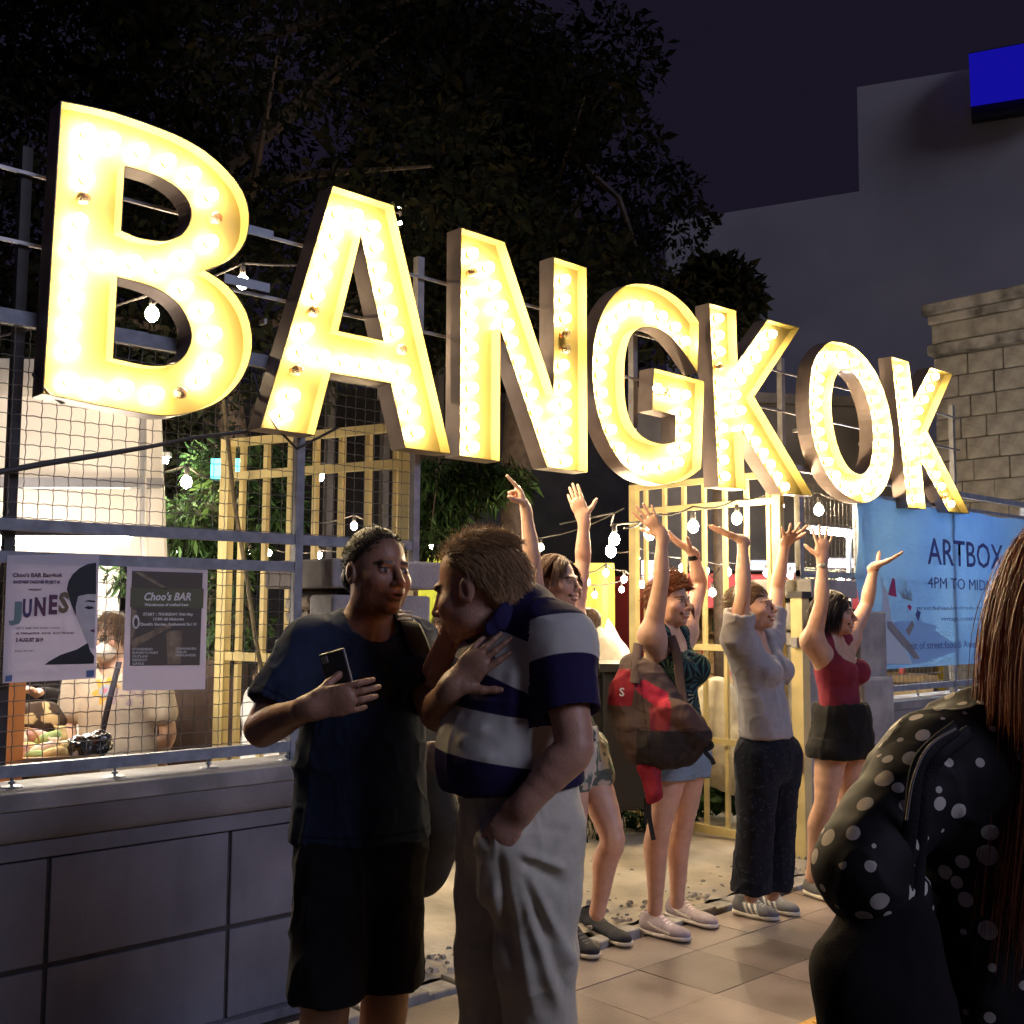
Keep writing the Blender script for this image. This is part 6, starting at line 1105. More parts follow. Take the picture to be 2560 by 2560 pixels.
# shoulder bag of the woman in the foreground
bg = thing('shoulder_bag', 'black shoulder bag under the arm of the woman in polka dots', 'bag', px(2180, 2600, 1.42)); bgb = np.array(bg.location)
S = Sdf(); S.rc(px(2200, 2300, 1.46), px(2140, 2440, 1.45), .040, .052, .04); S.rc(px(2140, 2440, 1.45), px(2150, 2640, 1.45), .052, .055, .04); S.rc(px(2240, 2330, 1.47), px(2250, 2640, 1.47), .055, .085, .05); cloth('bag_body', bg, bgb, S, (.010, .007, .009), .0066, folds=(fold_noise(.010, 10),), mat_=M_cloth, crease=.003)
strap(bg, bgb, [px(2388, 1822, 1.42), px(2322, 1866, 1.40), px(2284, 1945, 1.39), px(2266, 2050, 1.395)], .0016, 1, (.20, .17, .16), 'piping'); strap(bg, bgb, [px(2392, 1820, 1.43), px(2332, 1866, 1.41), px(2295, 1920, 1.405), px(2280, 2030, 1.41), px(2268, 2160, 1.43), px(2262, 2330, 1.45)], .010, .5, (.012, .010, .012), nrm=-FWn); strap(bg, bgb, [px(2425, 1830, 1.45), px(2365, 1875, 1.42), px(2325, 1930, 1.42), px(2308, 2030, 1.42), px(2296, 2160, 1.44), px(2290, 2330, 1.45)], .010, .5, (.012, .010, .012), nrm=-FWn)
# ================================================================== the market behind the fence
def leafy(name, parent, clumps, n, size, mats, seed=1, asp=.45, droop=.3, pin=False):
    """a crown of leaf-sized faces gathered in uneven clumps"""
    g = np.random.default_rng(seed); V_, F_, k = [], [], 0; w = np.array([c[3] ** 2 for c in clumps]); w = w / w.sum(); idx = g.choice(len(clumps), n, p=w); C = np.array([c[:3] for c in clumps])[idx]; Rr = np.array([c[3] for c in clumps])[idx]
    q = g.normal(0, 1, (n, 3)); q /= np.linalg.norm(q, axis=1)[:, None]; P_ = C + q * (Rr * g.uniform(.35, 1.05, n) ** .6)[:, None] * np.array((1, 1, .72)); t = unit_rows(q * .6 + g.normal(0, .7, (n, 3)) + np.array((0, 0, -droop))); s = unit_rows(np.cross(t, g.normal(0, 1, (n, 3)))); L = size * np.clip(g.lognormal(-.1, .42, n), .35, 2.2)[:, None]
    nn = np.cross(t, s); v = np.stack([P_, P_ + t * L * .5 + s * L * asp * .5 + nn * L * .06, P_ + t * L, P_ + t * L * .5 - s * L * asp * .5 + nn * L * .06], 1).reshape(-1, 3); F = np.arange(n * 4).reshape(-1, 4)
    o = np_obj(name, v, F, mats, parent, None, np.array(parent.location), smooth=False); o.data.polygons.foreach_set('material_index', g.integers(0, len(mats), n).astype(np.int32)); o['kind'] = 'stuff'; return o
def unit_rows(a): return a / np.maximum(1e-9, np.linalg.norm(a, axis=1))[:, None]
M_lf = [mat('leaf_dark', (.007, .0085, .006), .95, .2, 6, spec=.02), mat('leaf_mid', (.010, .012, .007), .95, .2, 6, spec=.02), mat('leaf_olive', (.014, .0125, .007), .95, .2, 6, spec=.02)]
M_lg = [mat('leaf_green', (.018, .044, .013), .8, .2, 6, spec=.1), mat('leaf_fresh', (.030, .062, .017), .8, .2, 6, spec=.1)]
M_bark = mat('bark', (.07, .05, .04), .95, .3, 12, .8, 30)
def tree(label, base, trunk_pts, clumps, n, size, mats=None, seed=1, r0=.14, asp=.45, droop=.3, group='trees behind the sign'):
    t = thing('tree', label, 'tree', base, group=group); b = MB(); pts = [Vector(p) - Vector(base) for p in trunk_pts]; k = len(pts); b.tube(pts, [r0 * (1 - .6 * i / (k - 1)) for i in range(k)], 9); b.obj('trunk', M_bark, t, True)
    lb = MB(); random.seed(seed)
    for c in clumps[:26]:
        a = pts[random.randrange(k // 2, k)]; e = Vector(c[:3]) - Vector(base); m = a.lerp(e, .5) + Vector((random.uniform(-.2, .2), random.uniform(-.2, .2), .15)); lb.tube([a, m, e], [r0 * .28, r0 * .16, r0 * .05], 5)
    stuff(lb.obj('limbs', M_bark, t)); leafy('crown', t, clumps, n, size, mats or M_lf, seed, asp, droop); return t
def clump_px(lst, d, rs=1.0, seed=0, jit=.8):
    random.seed(seed); out = []
    for u, v, r in lst: p = at_d(u, v, d + random.uniform(-jit, jit)); out.append((p.x, p.y, p.z, r * rs))
    return out
random.seed(8)
cl = clump_px([(random.uniform(-200, 1150), random.uniform(-250, 900), random.uniform(.45, .95)) for _ in range(60)] + [(random.uniform(-150, 500), random.uniform(700, 1250), random.uniform(.4, .7)) for _ in range(14)], 9.5, 1.0, 1, 1.3)
b0 = at_z(640, 1960, 0); b0 = Vector((6.4, 8.2, 0)) if False else Vector(at_d(560, 1500, 9.5)); b0.z = 0
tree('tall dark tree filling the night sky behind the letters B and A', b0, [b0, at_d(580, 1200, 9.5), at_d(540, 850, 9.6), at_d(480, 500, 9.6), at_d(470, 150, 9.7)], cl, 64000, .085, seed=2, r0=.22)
cl = clump_px([(random.gauss(1230, 160), random.uniform(150, 830), random.uniform(.4, .85)) for _ in range(42)] + [(1640, 470, .45), (1700, 560, .35), (1560, 360, .45), (1500, 250, .4)], 10.5, 1.0, 3, 1.0)
b0 = Vector(at_d(1290, 1500, 10.8)); b0.z = 0
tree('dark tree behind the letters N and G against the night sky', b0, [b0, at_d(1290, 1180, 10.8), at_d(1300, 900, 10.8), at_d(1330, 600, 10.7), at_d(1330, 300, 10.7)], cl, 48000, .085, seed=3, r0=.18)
cl = clump_px([(1800, 700, .28), (1840, 740, .25), (1770, 760, .25), (1720, 740, .22), (1830, 800, .22), (1760, 690, .2)], 9.5, 1.0, 4, .3); b0 = Vector(at_d(1800, 1500, 9.6)); b0.z = 0
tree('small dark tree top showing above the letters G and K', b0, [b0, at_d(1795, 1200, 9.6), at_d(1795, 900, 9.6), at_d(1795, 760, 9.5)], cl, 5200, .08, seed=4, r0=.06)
# drooping green sprays lit from the market
cl = clump_px([(1080, 1190, .16), (1140, 1215, .18), (1200, 1215, .17), (1250, 1190, .14), (1110, 1280, .16), (1060, 1290, .16), (1075, 1350, .13), (1290, 1200, .10), (1180, 1170, .15)], 6.6, 1.0, 5, .25); b0 = Vector(at_d(1040, 1500, 6.9)); b0.z = 0
tree('green feathery branch drooping below the letter N', b0, [b0, at_d(1035, 1300, 6.9), at_d(1050, 1150, 6.8), at_d(1100, 1080, 6.7)], cl, 5200, .075, M_lg + [M_lf[1]], 6, .035, .16, 1.2, 'shrubs inside the fence')
cl = clump_px([(random.uniform(430, 700), random.uniform(1130, 1420), random.uniform(.14, .24)) for _ in range(26)] + [(440, 1440, .2), (540, 1490, .22), (600, 1560, .2), (320, 1440, .15), (560, 1620, .15)], 7.4, 1.0, 7, .6); b0 = Vector(at_d(590, 1500, 7.6)); b0.z = 0
tree('green shrub tree behind the open gate on the left', b0, [b0, at_d(590, 1500, 7.6), at_d(570, 1350, 7.5), at_d(560, 1180, 7.5)], cl, 9000, .09, M_lg + [M_lf[1]], 8, .05, .2, .8, 'shrubs inside the fence')
# weeds at the foot of the right gate
wd = thing('weeds', 'leafy green weeds at the foot of the right hand gate', 'plants', (6.2, 5.0, .05)); wd['kind'] = 'stuff'
cl = [(random.uniform(5.75, 7.2), random.uniform(4.6, 6.2), random.uniform(.05, .35), .14) for _ in range(30)]; leafy('leaves', wd, cl, 2600, .07, M_lg, 9, .7, .0)
gb = MB(); random.seed(4)
for i in range(2600): x, y = random.uniform(4.9, 7.0), random.uniform(4.9, 6.2); h = random.uniform(.05, .16); a = random.uniform(0, 6.28); dx, dy = math.cos(a) * .006, math.sin(a) * .006; gb.add([(x - dx, y - dy, .04), (x + dx, y + dy, .04), (x + random.uniform(-.05, .05), y + random.uniform(-.05, .05), .04 + h)], [(0, 1, 2)])
stuff(tag(gb.obj('grass', M_lg[0]), 'tufts of green grass inside the gateway', 'grass'))
sp_ = thing('bamboo_pole', 'thin bamboo pole leaning behind the left fence', 'pole', at_d(700, 1900, 5.2)); MB().tube([Vector(at_d(*p)) - sp_.location for p in ((690, 1880, 5.2), (640, 1600, 5.25), (610, 1400, 5.3), (585, 1250, 5.35), (560, 1000, 5.4))], .011, 7).obj('pole', mat('bamboo', (.14, .11, .06), .7, .3, 20), sp_)
# ------------------------------------------------------------------ string lights
M_bl = emis('festoon_bulb', (1.0, .76, .46), 165.0); bm = ico(.032, 2)
for v in bm.verts: v.co.z *= 1.25
ME_f = bpy.data.meshes.new('festoon_bulb'); bm.to_mesh(ME_f); bm.free(); ME_f.materials.append(M_bl); ME_f.polygons.foreach_set('use_smooth', [True] * len(ME_f.polygons))
ME_fs = MB().lathe([(.012, .035), (.016, .05), (.014, .085), (.006, .09)], 8).mesh('lamp_socket', M_dk)
def festoon(label, bulbs, ends=None, sag=.05, sc=1.0, drop=.10):
    """bulbs: (u, v, d) in order along the cable"""
    ps_ = [at_d(*b) for b in bulbs]; t = thing('string_lights', label, 'string lights', ps_[0], group='strings of bulbs in the market'); cab = [p + Vector((0, 0, drop * sc)) for p in ps_]
    if ends: cab = [at_d(*ends[0])] + cab + [at_d(*ends[1])]
    pts = []
    for a, c in zip(cab[:-1], cab[1:]): pts += [a.lerp(c, i / 4) - Vector((0, 0, sag * math.sin(math.pi * i / 4))) for i in range(4)]
    pts.append(cab[-1]); MB().tube([p - t.location for p in pts], .006, 5).obj('cable', M_dk, t)
    for p in ps_:
        b = link('bulb', ME_f, t); b.location = p - t.location; b.scale = (sc,) * 3; s = link('socket', ME_fs, b)
    return t
festoon('two large warm bulbs hanging behind the letter B', [(380, 785, 5.2), (606, 705, 5.6)], ((-100, 860, 5.0), (900, 650, 6.0)), .02, 1.0)
festoon('warm bulbs strung inside the upper mesh of the left fence', [(466, 1205, 6.5), (562, 1232, 6.9), (800, 1190, 8.0)], ((250, 1180, 6.2), (1000, 1170, 9)), .04, 1.0)
festoon('row of small warm bulbs behind the left fence rails', [(404, 1362, 7.4), (443, 1371, 7.6), (472, 1362, 7.7), (500, 1375, 7.8), (560, 1380, 8.2), (620, 1384, 8.6), (672, 1382, 9.0), (742, 1392, 9.0), (798, 1388, 9.0)], ((330, 1350, 7.2), (1000, 1380, 9.5)), .02, .72, .06)
festoon('warm bulbs strung past the head of the man in the polo', [(885, 1315, 7.5), (1075, 1365, 8.5), (1352, 1368, 9.0)], ((700, 1300, 7), (1560, 1270, 8.5)), .04, .75)
festoon('pair of bright bulbs hanging left of the right gate', [(1536, 1348, 6.3), (1527, 1378, 6.4)], ((1400, 1310, 7), (1640, 1300, 6)), .0, .95, .16)
festoon('bulbs on a drooping cable above the yellow container', [(1468, 1455, 8.2), (1515, 1432, 8.3), (1560, 1448, 8.4), (1605, 1461, 8.5)], ((1400, 1450, 8.2), (1760, 1400, 8.3)), .02, .7)
festoon('low small bulbs in front of the yellow container', [(1487, 1487, 8.6), (1554, 1474, 8.8)], ((1440, 1450, 8.5), (1600, 1440, 9)), .01, .6, .12)
festoon('big warm bulbs hanging between the gate bars', [(1624, 1334, 6.4), (1733, 1316, 6.6), (1842, 1296, 6.9), (1948, 1265, 7.1), (2047, 1275, 7.4)], ((1560, 1320, 6.3), (2120, 1240, 7.5)), .03, 1.0, .12)
festoon('row of bulbs along the red stall front', [(1591, 1395, 8.0), (1705, 1420, 8.6), (1765, 1427, 8.7), (1820, 1430, 8.8), (1916, 1432, 9.0), (1976, 1438, 9.2), (2102, 1446, 9.4)], ((1540, 1380, 8), (2200, 1440, 9.6)), .02, .8)
festoon('hanging bulb low behind the woman with short hair', [(1781, 1481, 8.2)], ((1760, 1420, 8.2), (1800, 1420, 8.2)), .0, .8, .14)
festoon('two tiny bulbs shining beside the top of the letter A', [(996, 515, 9), (1000, 557, 9)], ((960, 480, 9), (1010, 480, 9)), .0, .5, .1)
fl_ = thing('floodlight', 'teal white floodlight in the trees behind the left fence', 'floodlight', at_d(567, 1172, 6.3)); b = MB(); b.box((0, 0, .0), (.17, .05, .11)); o = b.obj('lamp_face', emis('flood_teal', (.10, .85, .80), 2.6), fl_); o.rotation_euler = (0, 0, HEAD - math.pi / 2); b = MB(); b.box((0, .05, 0), (.19, .05, .13)); o = b.obj('housing', M_dk, fl_); o.rotation_euler = (0, 0, HEAD - math.pi / 2)
# ------------------------------------------------------------------ white tent stall on the left
def tent_mat():
    m = bpy.data.materials.new('tent_sheet'); m.use_nodes = True; nt = m.node_tree; p = nt.nodes['Principled BSDF']; p.inputs['Base Color'].default_value = (.80, .78, .74, 1); p.inputs['Roughness'].default_value = .5
    t = nt.nodes.new('ShaderNodeBsdfTranslucent'); t.inputs[0].default_value = (.8, .76, .72, 1); mx = nt.nodes.new('ShaderNodeMixShader'); mx.inputs[0].default_value = .5; nt.links.new(p.outputs[0], mx.inputs[1]); nt.links.new(t.outputs[0], mx.inputs[2]); nt.links.new(mx.outputs[0], nt.nodes['Material Output'].inputs[0]); return m
M_tent = tent_mat(); M_alu = mat('tent_pole', (.42, .42, .44), .4, .1, 8, metal=.7)
tn = thing('market_tent', 'white canvas market tent glowing behind the left fence', 'tent', at_d(380, 1900, 5.8)); to = Vector(tn.location); to.z = 0; tn.location = to
def TP(u, v, d): return Vector(at_d(u, v, d)) - to
def sheet(name, a, b, c, d, parent, m, nx=14, nz=10, amp=.012, seed=1):
    random.seed(seed); vs = []
    for j in range(nz + 1):
        for i in range(nx + 1):
            s, t = i / nx, j / nz; p = a.lerp(b, s).lerp(d.lerp(c, s), t); vs.append(p + Vector((FW.x, FW.y, 0)) * amp * (math.sin(s * 19 + seed) * .5 + math.sin(s * 41 + t * 3) * .5) - Vector((0, 0, 1)) * .0)
    n = len(vs); Q = [(j*(nx+1)+i, j*(nx+1)+i+1, (j+1)*(nx+1)+i+1, (j+1)*(nx+1)+i) for j in range(nz) for i in range(nx)]
    off = Vector((FW.x, FW.y, 0)) * .004; b_ = MB(); b_.add(vs + [v + off for v in vs], Q + [tuple(k + n for k in reversed(q)) for q in Q]); return b_.obj(name, m, parent, True)
sheet('canopy', TP(-700, 1000, 4.6), TP(400, 985, 5.7), TP(403, 1200, 5.65), TP(-700, 1195, 4.55), tn, M_tent, amp=.01); sheet('valance', TP(-700, 1215, 4.5), TP(405, 1222, 5.6), TP(410, 1392, 5.6), TP(-700, 1385, 4.5), tn, M_tent, amp=.02, seed=2)
sheet('roof', TP(-700, 1000, 4.6), TP(400, 985, 5.7), TP(250, 900, 8.2), TP(-900, 880, 7.0), tn, M_tent, amp=.0); sheet('back_sheet', TP(-900, 1150, 7.6), TP(300, 1180, 8.4), TP(300, 1880, 8.4), TP(-900, 1880, 7.6), tn, M_tent, amp=.03, seed=3)
MB().bar(TP(-700, 1205, 4.5), TP(403, 1208, 5.62), .05, .05).obj('eave_bar', M_alu, tn)
sheet('side_curtain', TP(376, 1000, 5.66), TP(404, 990, 5.9), TP(440, 1945, 5.8), TP(378, 1945, 5.6), tn, M_tent, 10, 20, .03, 4)
for u, d in ((358, 5.55), (-120, 5.0)): MB().tube([TP(u, 1980, d), TP(u, 1000, d)], .018, 8).obj('pole', M_alu, tn)
rp_ = thing('rope', 'dark rope knotted round the tent pole', 'rope', TP(372, 1850, 5.5) + to); rl = Vector(rp_.location)
for k in range(3): MB().tube([Vector(at_d(372 + 8 * k, 1790, 5.5)) - rl, Vector(at_d(366 + 10 * k, 1830, 5.48)) - rl, Vector(at_d(350 + 14 * k, 1880, 5.48)) - rl, Vector(at_d(352 + 12 * k, 1930, 5.5)) - rl], .008, 6).obj('strand', M_dk, rp_)
bm = ico(.035, 2); me = bpy.data.meshes.new('knot'); bm.to_mesh(me); bm.free(); me.materials.append(M_dk); o = link('knot', me, rp_); o.location = Vector(at_d(378, 1805, 5.47)) - rl
M_tub = emis('tube_light', (1.0, .88, .72), 210.0); M_tub2 = emis('added_front_fill', (1.0, .86, .68), 58.0)
for k, (u, v, d) in enumerate(((150, 1330, 6.6), (-200, 1330, 5.9), (260, 1150, 6.9), (90, 1352, 4.75))):
    tl = thing('tube_lamp', ('tube lamp under the tent roof above the vendor', 'tube lamp at the far left under the tent roof', 'tube lamp high in the tent near its right edge', 'added tube lamp in front of the stall that lights the vendor')[k], 'lamp', at_d(u, v, d)); MB().tube([Vector(RT) * -.4, Vector(RT) * .4], .02, 8).obj('tube', M_tub if k < 3 else M_tub2, tl); MB().bar(Vector(RT) * -.42 + Vector((0, 0, .035)), Vector(RT) * .42 + Vector((0, 0, .035)), .05, .03).obj('fitting', M_alu, tl)  # the last tube is an addition that brightens the vendor's front
bl_ = thing('tube_lamp', 'added unseen tube lamp that lights the blue banner from behind', 'lamp', (8.2, 4.75, 2.15)); MB().tube([(-.6, 0, 0), (.6, 0, 0)], .02, 8).obj('tube', emis('added_backlight', (.85, .93, 1.0), 75.0), bl_); MB().bar((-.62, .03, .03), (.62, .03, .03), .05, .03).obj('fitting', M_alu, bl_); MB().bar((0, .04, .03), (0, .04, -2.1), .03).obj('stand', M_alu, bl_)  # added lamp, hidden by the banner, to brighten the sheet from behind
# stall table with toys, orange box
M_wood = mat('table_wood', (.34, .22, .10), .6, .25, 6); M_org = mat('orange_box', (.50, .17, .04), .55, .1, 5)
tbx = thing('stall_table', 'wooden edged stall table covered with white goods', 'table', at_d(130, 1900, 4.7)); tl_ = Vector(tbx.location)
def PT(u, v, d): return Vector(at_d(u, v, d)) - tl_
MB().add([PT(-150, 1905, 4.35), PT(250, 1888, 4.55), PT(240, 1850, 5.3), PT(-150, 1865, 5.1), PT(-150, 1955, 4.35), PT(250, 1932, 4.55), PT(240, 1885, 5.3), PT(-150, 1905, 5.1)], [(0, 1, 2, 3), (4, 7, 6, 5), (0, 4, 5, 1), (1, 5, 6, 2), (2, 6, 7, 3), (3, 7, 4, 0)]).obj('table_top', M_wood, tbx)
for u, d in ((-120, 4.4), (235, 4.6), (225, 5.2)): p = PT(u, 1930, d); MB().bar((p.x, p.y, p.z), (p.x, p.y, -tl_.z), .04).obj('leg', M_wood, tbx)
ob = thing('crate', 'orange crate at the left edge of the stall', 'crate', at_d(-95, 1985, 4.3)); MB().box((0, 0, .22), (.34, .26, .44), rot=Matrix.Rotation(HEAD - math.pi / 2, 3, 'Z')).obj('crate_body', M_org, ob); MB().box((0, 0, .455), (.37, .29, .05), rot=Matrix.Rotation(HEAD - math.pi / 2, 3, 'Z')).obj('crate_rim', mat('orange_rim', (.56, .26, .08), .5, .1), ob)
ORD = ['first', 'second', 'third', 'fourth', 'fifth', 'sixth', 'seventh', 'eighth', 'ninth', 'tenth', 'eleventh', 'twelfth']; toy_n = {}; bot_n = {}
random.seed(14); cols = [((.72, .68, .60), 'cream'), ((.70, .62, .50), 'beige'), ((.75, .72, .70), 'white'), ((.62, .50, .25), 'yellow'), ((.30, .45, .20), 'green'), ((.55, .35, .35), 'pink')]
spots = [(50, 1850), (85, 1838), (120, 1850), (150, 1842), (70, 1872), (105, 1878), (135, 1872), (165, 1868), (190, 1862), (58, 1890), (92, 1892), (128, 1890), (160, 1884), (196, 1880)]
for k, (u, v) in enumerate(spots):
    S = Sdf(); c = np.array(at_d(u, v, 4.72 - .0035 * (v - 1840))); r = .034
    S.el(c, [r, r, r * .8], .02)
    if k % 3 == 0: S.el(c + np.array((.0, .0, r * .8)), [r * .6] * 3, .01); S.el(c + np.array((.02, -.01, r * 1.3)), [r * .22] * 3, .008); S.el(c + np.array((-.02, .01, r * 1.3)), [r * .22] * 3, .008)
    elif k % 3 == 1: S.rc(c - RTn * .05, c + RTn * .05, .022, .016, .02)
    else: S.rc(c - RTn * .03 - UP * .01, c + RTn * .035 + UP * .02, .025, .022, .02)
    cc, nm = cols[(k * 5 + k // 4) % 6]; vv, FF = S.mesh(.007); o = np_obj('soft_toy', vv, FF, mat('toy_' + nm, cc, .9, .12, 30), None, None, c); o.location = Vector(c)
    toy_n[nm] = toy_n.get(nm, 0) + 1; tag(o, '%s %s soft toy, counted along the rows of the heap on the stall table' % (ORD[toy_n[nm] - 1], nm), 'toy', 'soft toys heaped on the stall table')
hd = thing('basket_handle', 'thin wicker hoop handle standing among the toys', 'basket', at_d(68, 1875, 4.66)); MB().tube([Vector(at_d(68 + 34 * math.cos(t), 1875 - 55 * math.sin(t), 4.66)) - hd.location for t in np.linspace(0, math.pi, 14)], .005, 6).obj('hoop', M_wood, hd)
S = Sdf(); c = np.array(at_d(220, 1868, 4.62)); S.el(c, [.085, .07, .055], .03); S.el(c + RTn * .05 + UP * .02, [.05] * 3, .03); vv, FF = S.mesh(.007); nn = vnormals(vv, FF); vv = vv + nn * (vnoise(vv, 40, 2) * .014 + vnoise(vv, 90, 3) * .006)[:, None]; o = np_obj('plastic_bag', vv, FF, mat('black_plastic', (.012, .013, .02), .18, 0, spec=.7), None, None, c); o.location = Vector(c); tag(o, 'crumpled black plastic bag on the right end of the stall table', 'bag')
# ------------------------------------------------------------------ people in the market
def bystander(label, d, head, hf, fr, pts, skin, shirt, hair, vox=.009, legs=None, mask=False, shirt_add=.02, long=False, pants=(.03, .03, .035), w=1.0, sleeve=.5, skirt=None, extra=None, paint=None, hsc=.95, seed=1):
    J = {k: px(*v, d + (pts.get('dd', {}).get(k, 0))) for k, v in pts.items() if k != 'dd'}
    frv = D3(*fr); base = np.array((J['pelvis'][0], J['pelvis'][1], 0)); root = thing('person', label, 'person', base); H = Frame(px(*head, d), D3(*hf), (0, 0, 1), hsc); S = Sdf(); torso(S, J, frv, w); S.rc(H.p(0, -.02, -.06), J['neck'] - UP * .03, .05, .055, .03); hs = []
    for s in 'RL':
        if 'el' + s in J: arm_sdf(S, J['sh' + s], J['el' + s], J['wr' + s], (.05, .038, .04, .026)); dn = unit(J['wr' + s] - J['el' + s]); hand_sdf(S, J['wr' + s], dn, -UP, RTn, .95, curl=(.5, .5, .5, .5), spread=.05); hs.append((J['wr' + s], dn))
        if 'kn' + s in J: leg_sdf(S, J['hip' + s], J['kn' + s], J['an' + s])
    head_sdf(S, H, 0, .95); body_mesh(root, base, S, H, hs, skin, lambda v, c: head_paint(v, c, H, skin, 0, tuple(np.array(hair) * 1.0)), vox, .0045)
    S = Sdf(); torso(S, J, frv, w * 1.04, add=shirt_add); S.rc(J['waist'], J['pelvis'], .145 * w, .16 * w, .05, frv, .76)
    for s in 'RL':
        if 'el' + s in J: a, e = J['sh' + s], J['el' + s]; S.rc(a, a + (e - a) * sleeve, .068, .066, .04)
        if 'el' + s in J and long: S.rc(J['el' + s], J['el' + s] * .1 + J['wr' + s] * .9, .055, .04, .02)
    S.rc(H.p(0, 0, -.07), J['neck'] + frv * .03, .06, .068, .01, op='sub'); cloth('shirt', root, base, S, shirt, vox * .9, folds=(fold_noise(.008, 11, (1, 1, .5), seed),), paint=paint)
    if 'knR' in J:
        S = Sdf(); S.rc(J['pelvis'] + UP * .04, J['pelvis'], .155 * w, .16 * w, .04, frv, .8)
        for s in 'RL': S.chain([J['hip' + s], J['kn' + s], J['an' + s]] if skirt is None else [J['hip' + s], J['hip' + s] * (1 - skirt) + J['kn' + s] * skirt], [.105, .08, .07] if skirt is None else [.11, .10], .03)
        cloth('trousers', root, base, S, pants, vox, folds=(fold_noise(.008, 12),), paint=extra)
        for s in 'RL': an = J['an' + s]; h_ = np.array((an[0], an[1], max(0, an[2] - .09))) - frv * .05; shoe(root, base, h_, h_ + frv * .25, (.05, .05, .05), (.4, .38, .35))
    hv, hF = cap_sdf(H, [((0, -.024, .034), (.083, .103, .094)), ((0, -.06, -.03), (.075, .055, .06))], [((0, .055, .05), (0, .9, -.5)), ((0, 0, -.09), (0, 0, -1))], amp=.004, fs=60, seed=seed); n1, q1 = scalp(900, lambda r: (r[:, 2] > .0) & (r[:, 1] < .08), seed); hair_obj(root, base, [(hv, hF), strands(n1, q1 * .3 + np.array((0, .25, -.6)), q1, H, .07, 5, .6, True, .002, .15, seed, .008)], hair)
    if mask: S = Sdf(); S.el(H.p(0, .046, -.062), [.066, .080, .056], .01, H.M); S.cut(H.p(0, .015, 0), H.d(0, -1, 0)); S.cut(H.p(0, 0, -.018), H.d(0, 0, 1)); cloth('face_mask', root, base, S, (.75, .73, .70), .005)
    return root, base, J, H, frv
def std(u, top, d, w=60, feet=None):
    """upright pose from the pixel of the shoulders' centre"""
    k = 2756 / d; f = lambda dx, dz: (u + dx * k, top + dz * k); return dict(neck=f(0, -.02), chest=f(0, .16), waist=f(0, .38), pelvis=f(0, .55), hipR=f(-.09, .60), hipL=f(.09, .60), knR=f(-.09, 1.0), knL=f(.09, 1.0), anR=f(-.09, 1.36), anL=f(.09, 1.36))
d = 5.3; P_ = std(292, 1680, d); P_.update(shR=(195, 1700), shL=(392, 1706), elR=(168, 1820), wrR=(175, 1870), elL=(420, 1830), wrL=(400, 1900)); P_['dd'] = {'wrR': -.15, 'wrL': .1}
def flower(v, c, n):
    a = (v - px(246, 1730, d - .2)) @ RTn; z = v[:, 2] - px(246, 1730, d - .2)[2]; f_ = n @ -FWn > .2; r = np.hypot(a, z); an_ = np.arctan2(z, a); c[f_ & (r < .052 + .016 * np.sin(an_ * 6))] = (.62, .40, .08); c[f_ & (r < .03)] = (.34, .40, .50); c[f_ & (r < .012)] = (.55, .2, .3)
    a2 = (v - px(300, 1745, d - .2)) @ RTn; m = f_ & (np.abs(a2) < .07) & (np.abs(z + .03) < .045) & (vnoise(v, 60, 2) > .2); c[m] = (.42, .34, .40); return c
vr, vb, VJ, VH, vf = bystander('person in cream printed T-shirt and white face mask standing in the stall', d, (272, 1592), (-.15, -1), (0, -1), P_, (.52, .34, .25), (.56, .50, .42), (.05, .03, .02), mask=True, w=1.12, sleeve=.62, paint=flower, pants=(.02, .02, .025), hsc=1.0, seed=3)
strap(vr, vb, [px(298, 1655, d - .17), px(276, 1740, d - .245), px(258, 1820, d - .22), px(252, 1850, d - .2)], .014, .4, (.03, .03, .05))
for s in (-1, 1):
    S = Sdf(); cc = [VH.p(s * .034 + .022 * math.cos(t), .098, -.008 + .020 * math.sin(t)) for t in np.linspace(0, 6.283, 14)]; S.chain(cc, [.0028] * 14, .002); cloth('spectacles', vr, vb, S, (.05, .03, .02), .0035, mat_=M_gloss)
d = 5.75; P_ = std(452, 1680, d); P_.update(shR=(540, 1692), shL=(385, 1690), elR=(566, 1800), wrR=(545, 1880), elL=(372, 1800), wrL=(390, 1890)); bystander('person in brown jacket with back turned behind the right poster', d, (470, 1580), (.2, 1), (.1, 1), P_, (.45, .28, .2), (.115, .085, .078), (.04, .03, .02), long=True, sleeve=1.0, pants=(.10, .08, .075), w=1.08, seed=4)
d = 5.6; P_ = std(60, 1660, d); P_.update(shR=(-30, 1680), shL=(150, 1680), elR=(-40, 1790), wrR=(0, 1730), elL=(165, 1760), wrL=(98, 1735)); P_['dd'] = {'wrR': -.2, 'wrL': -.25, 'elL': -.1}; bystander('person in black top with folded hands at the left end of the stall', d, (55, 1570), (.2, -1), (0, -1), P_, (.55, .36, .27), (.015, .013, .016), (.03, .02, .018), long=True, sleeve=1.0, seed=5)
S = Sdf(); c = np.array(at_d(92, 1800, 5.2)); S.el(c, [.14, .08, .09], .03); vv, FF = S.mesh(.008); q = vnoise(vv, 26, 3); cc = np.where((q > .1)[:, None], np.array((.55, .42, .22)), np.array((.06, .04, .03))); nn = vnormals(vv, FF); o = np_obj('patterned_bag', vv + nn * (vnoise(vv, 20, 1) * .01)[:, None], FF, M_cloth, None, cc, c); o.location = Vector(c); tag(o, 'brown and gold patterned bag held by the person in black', 'bag')
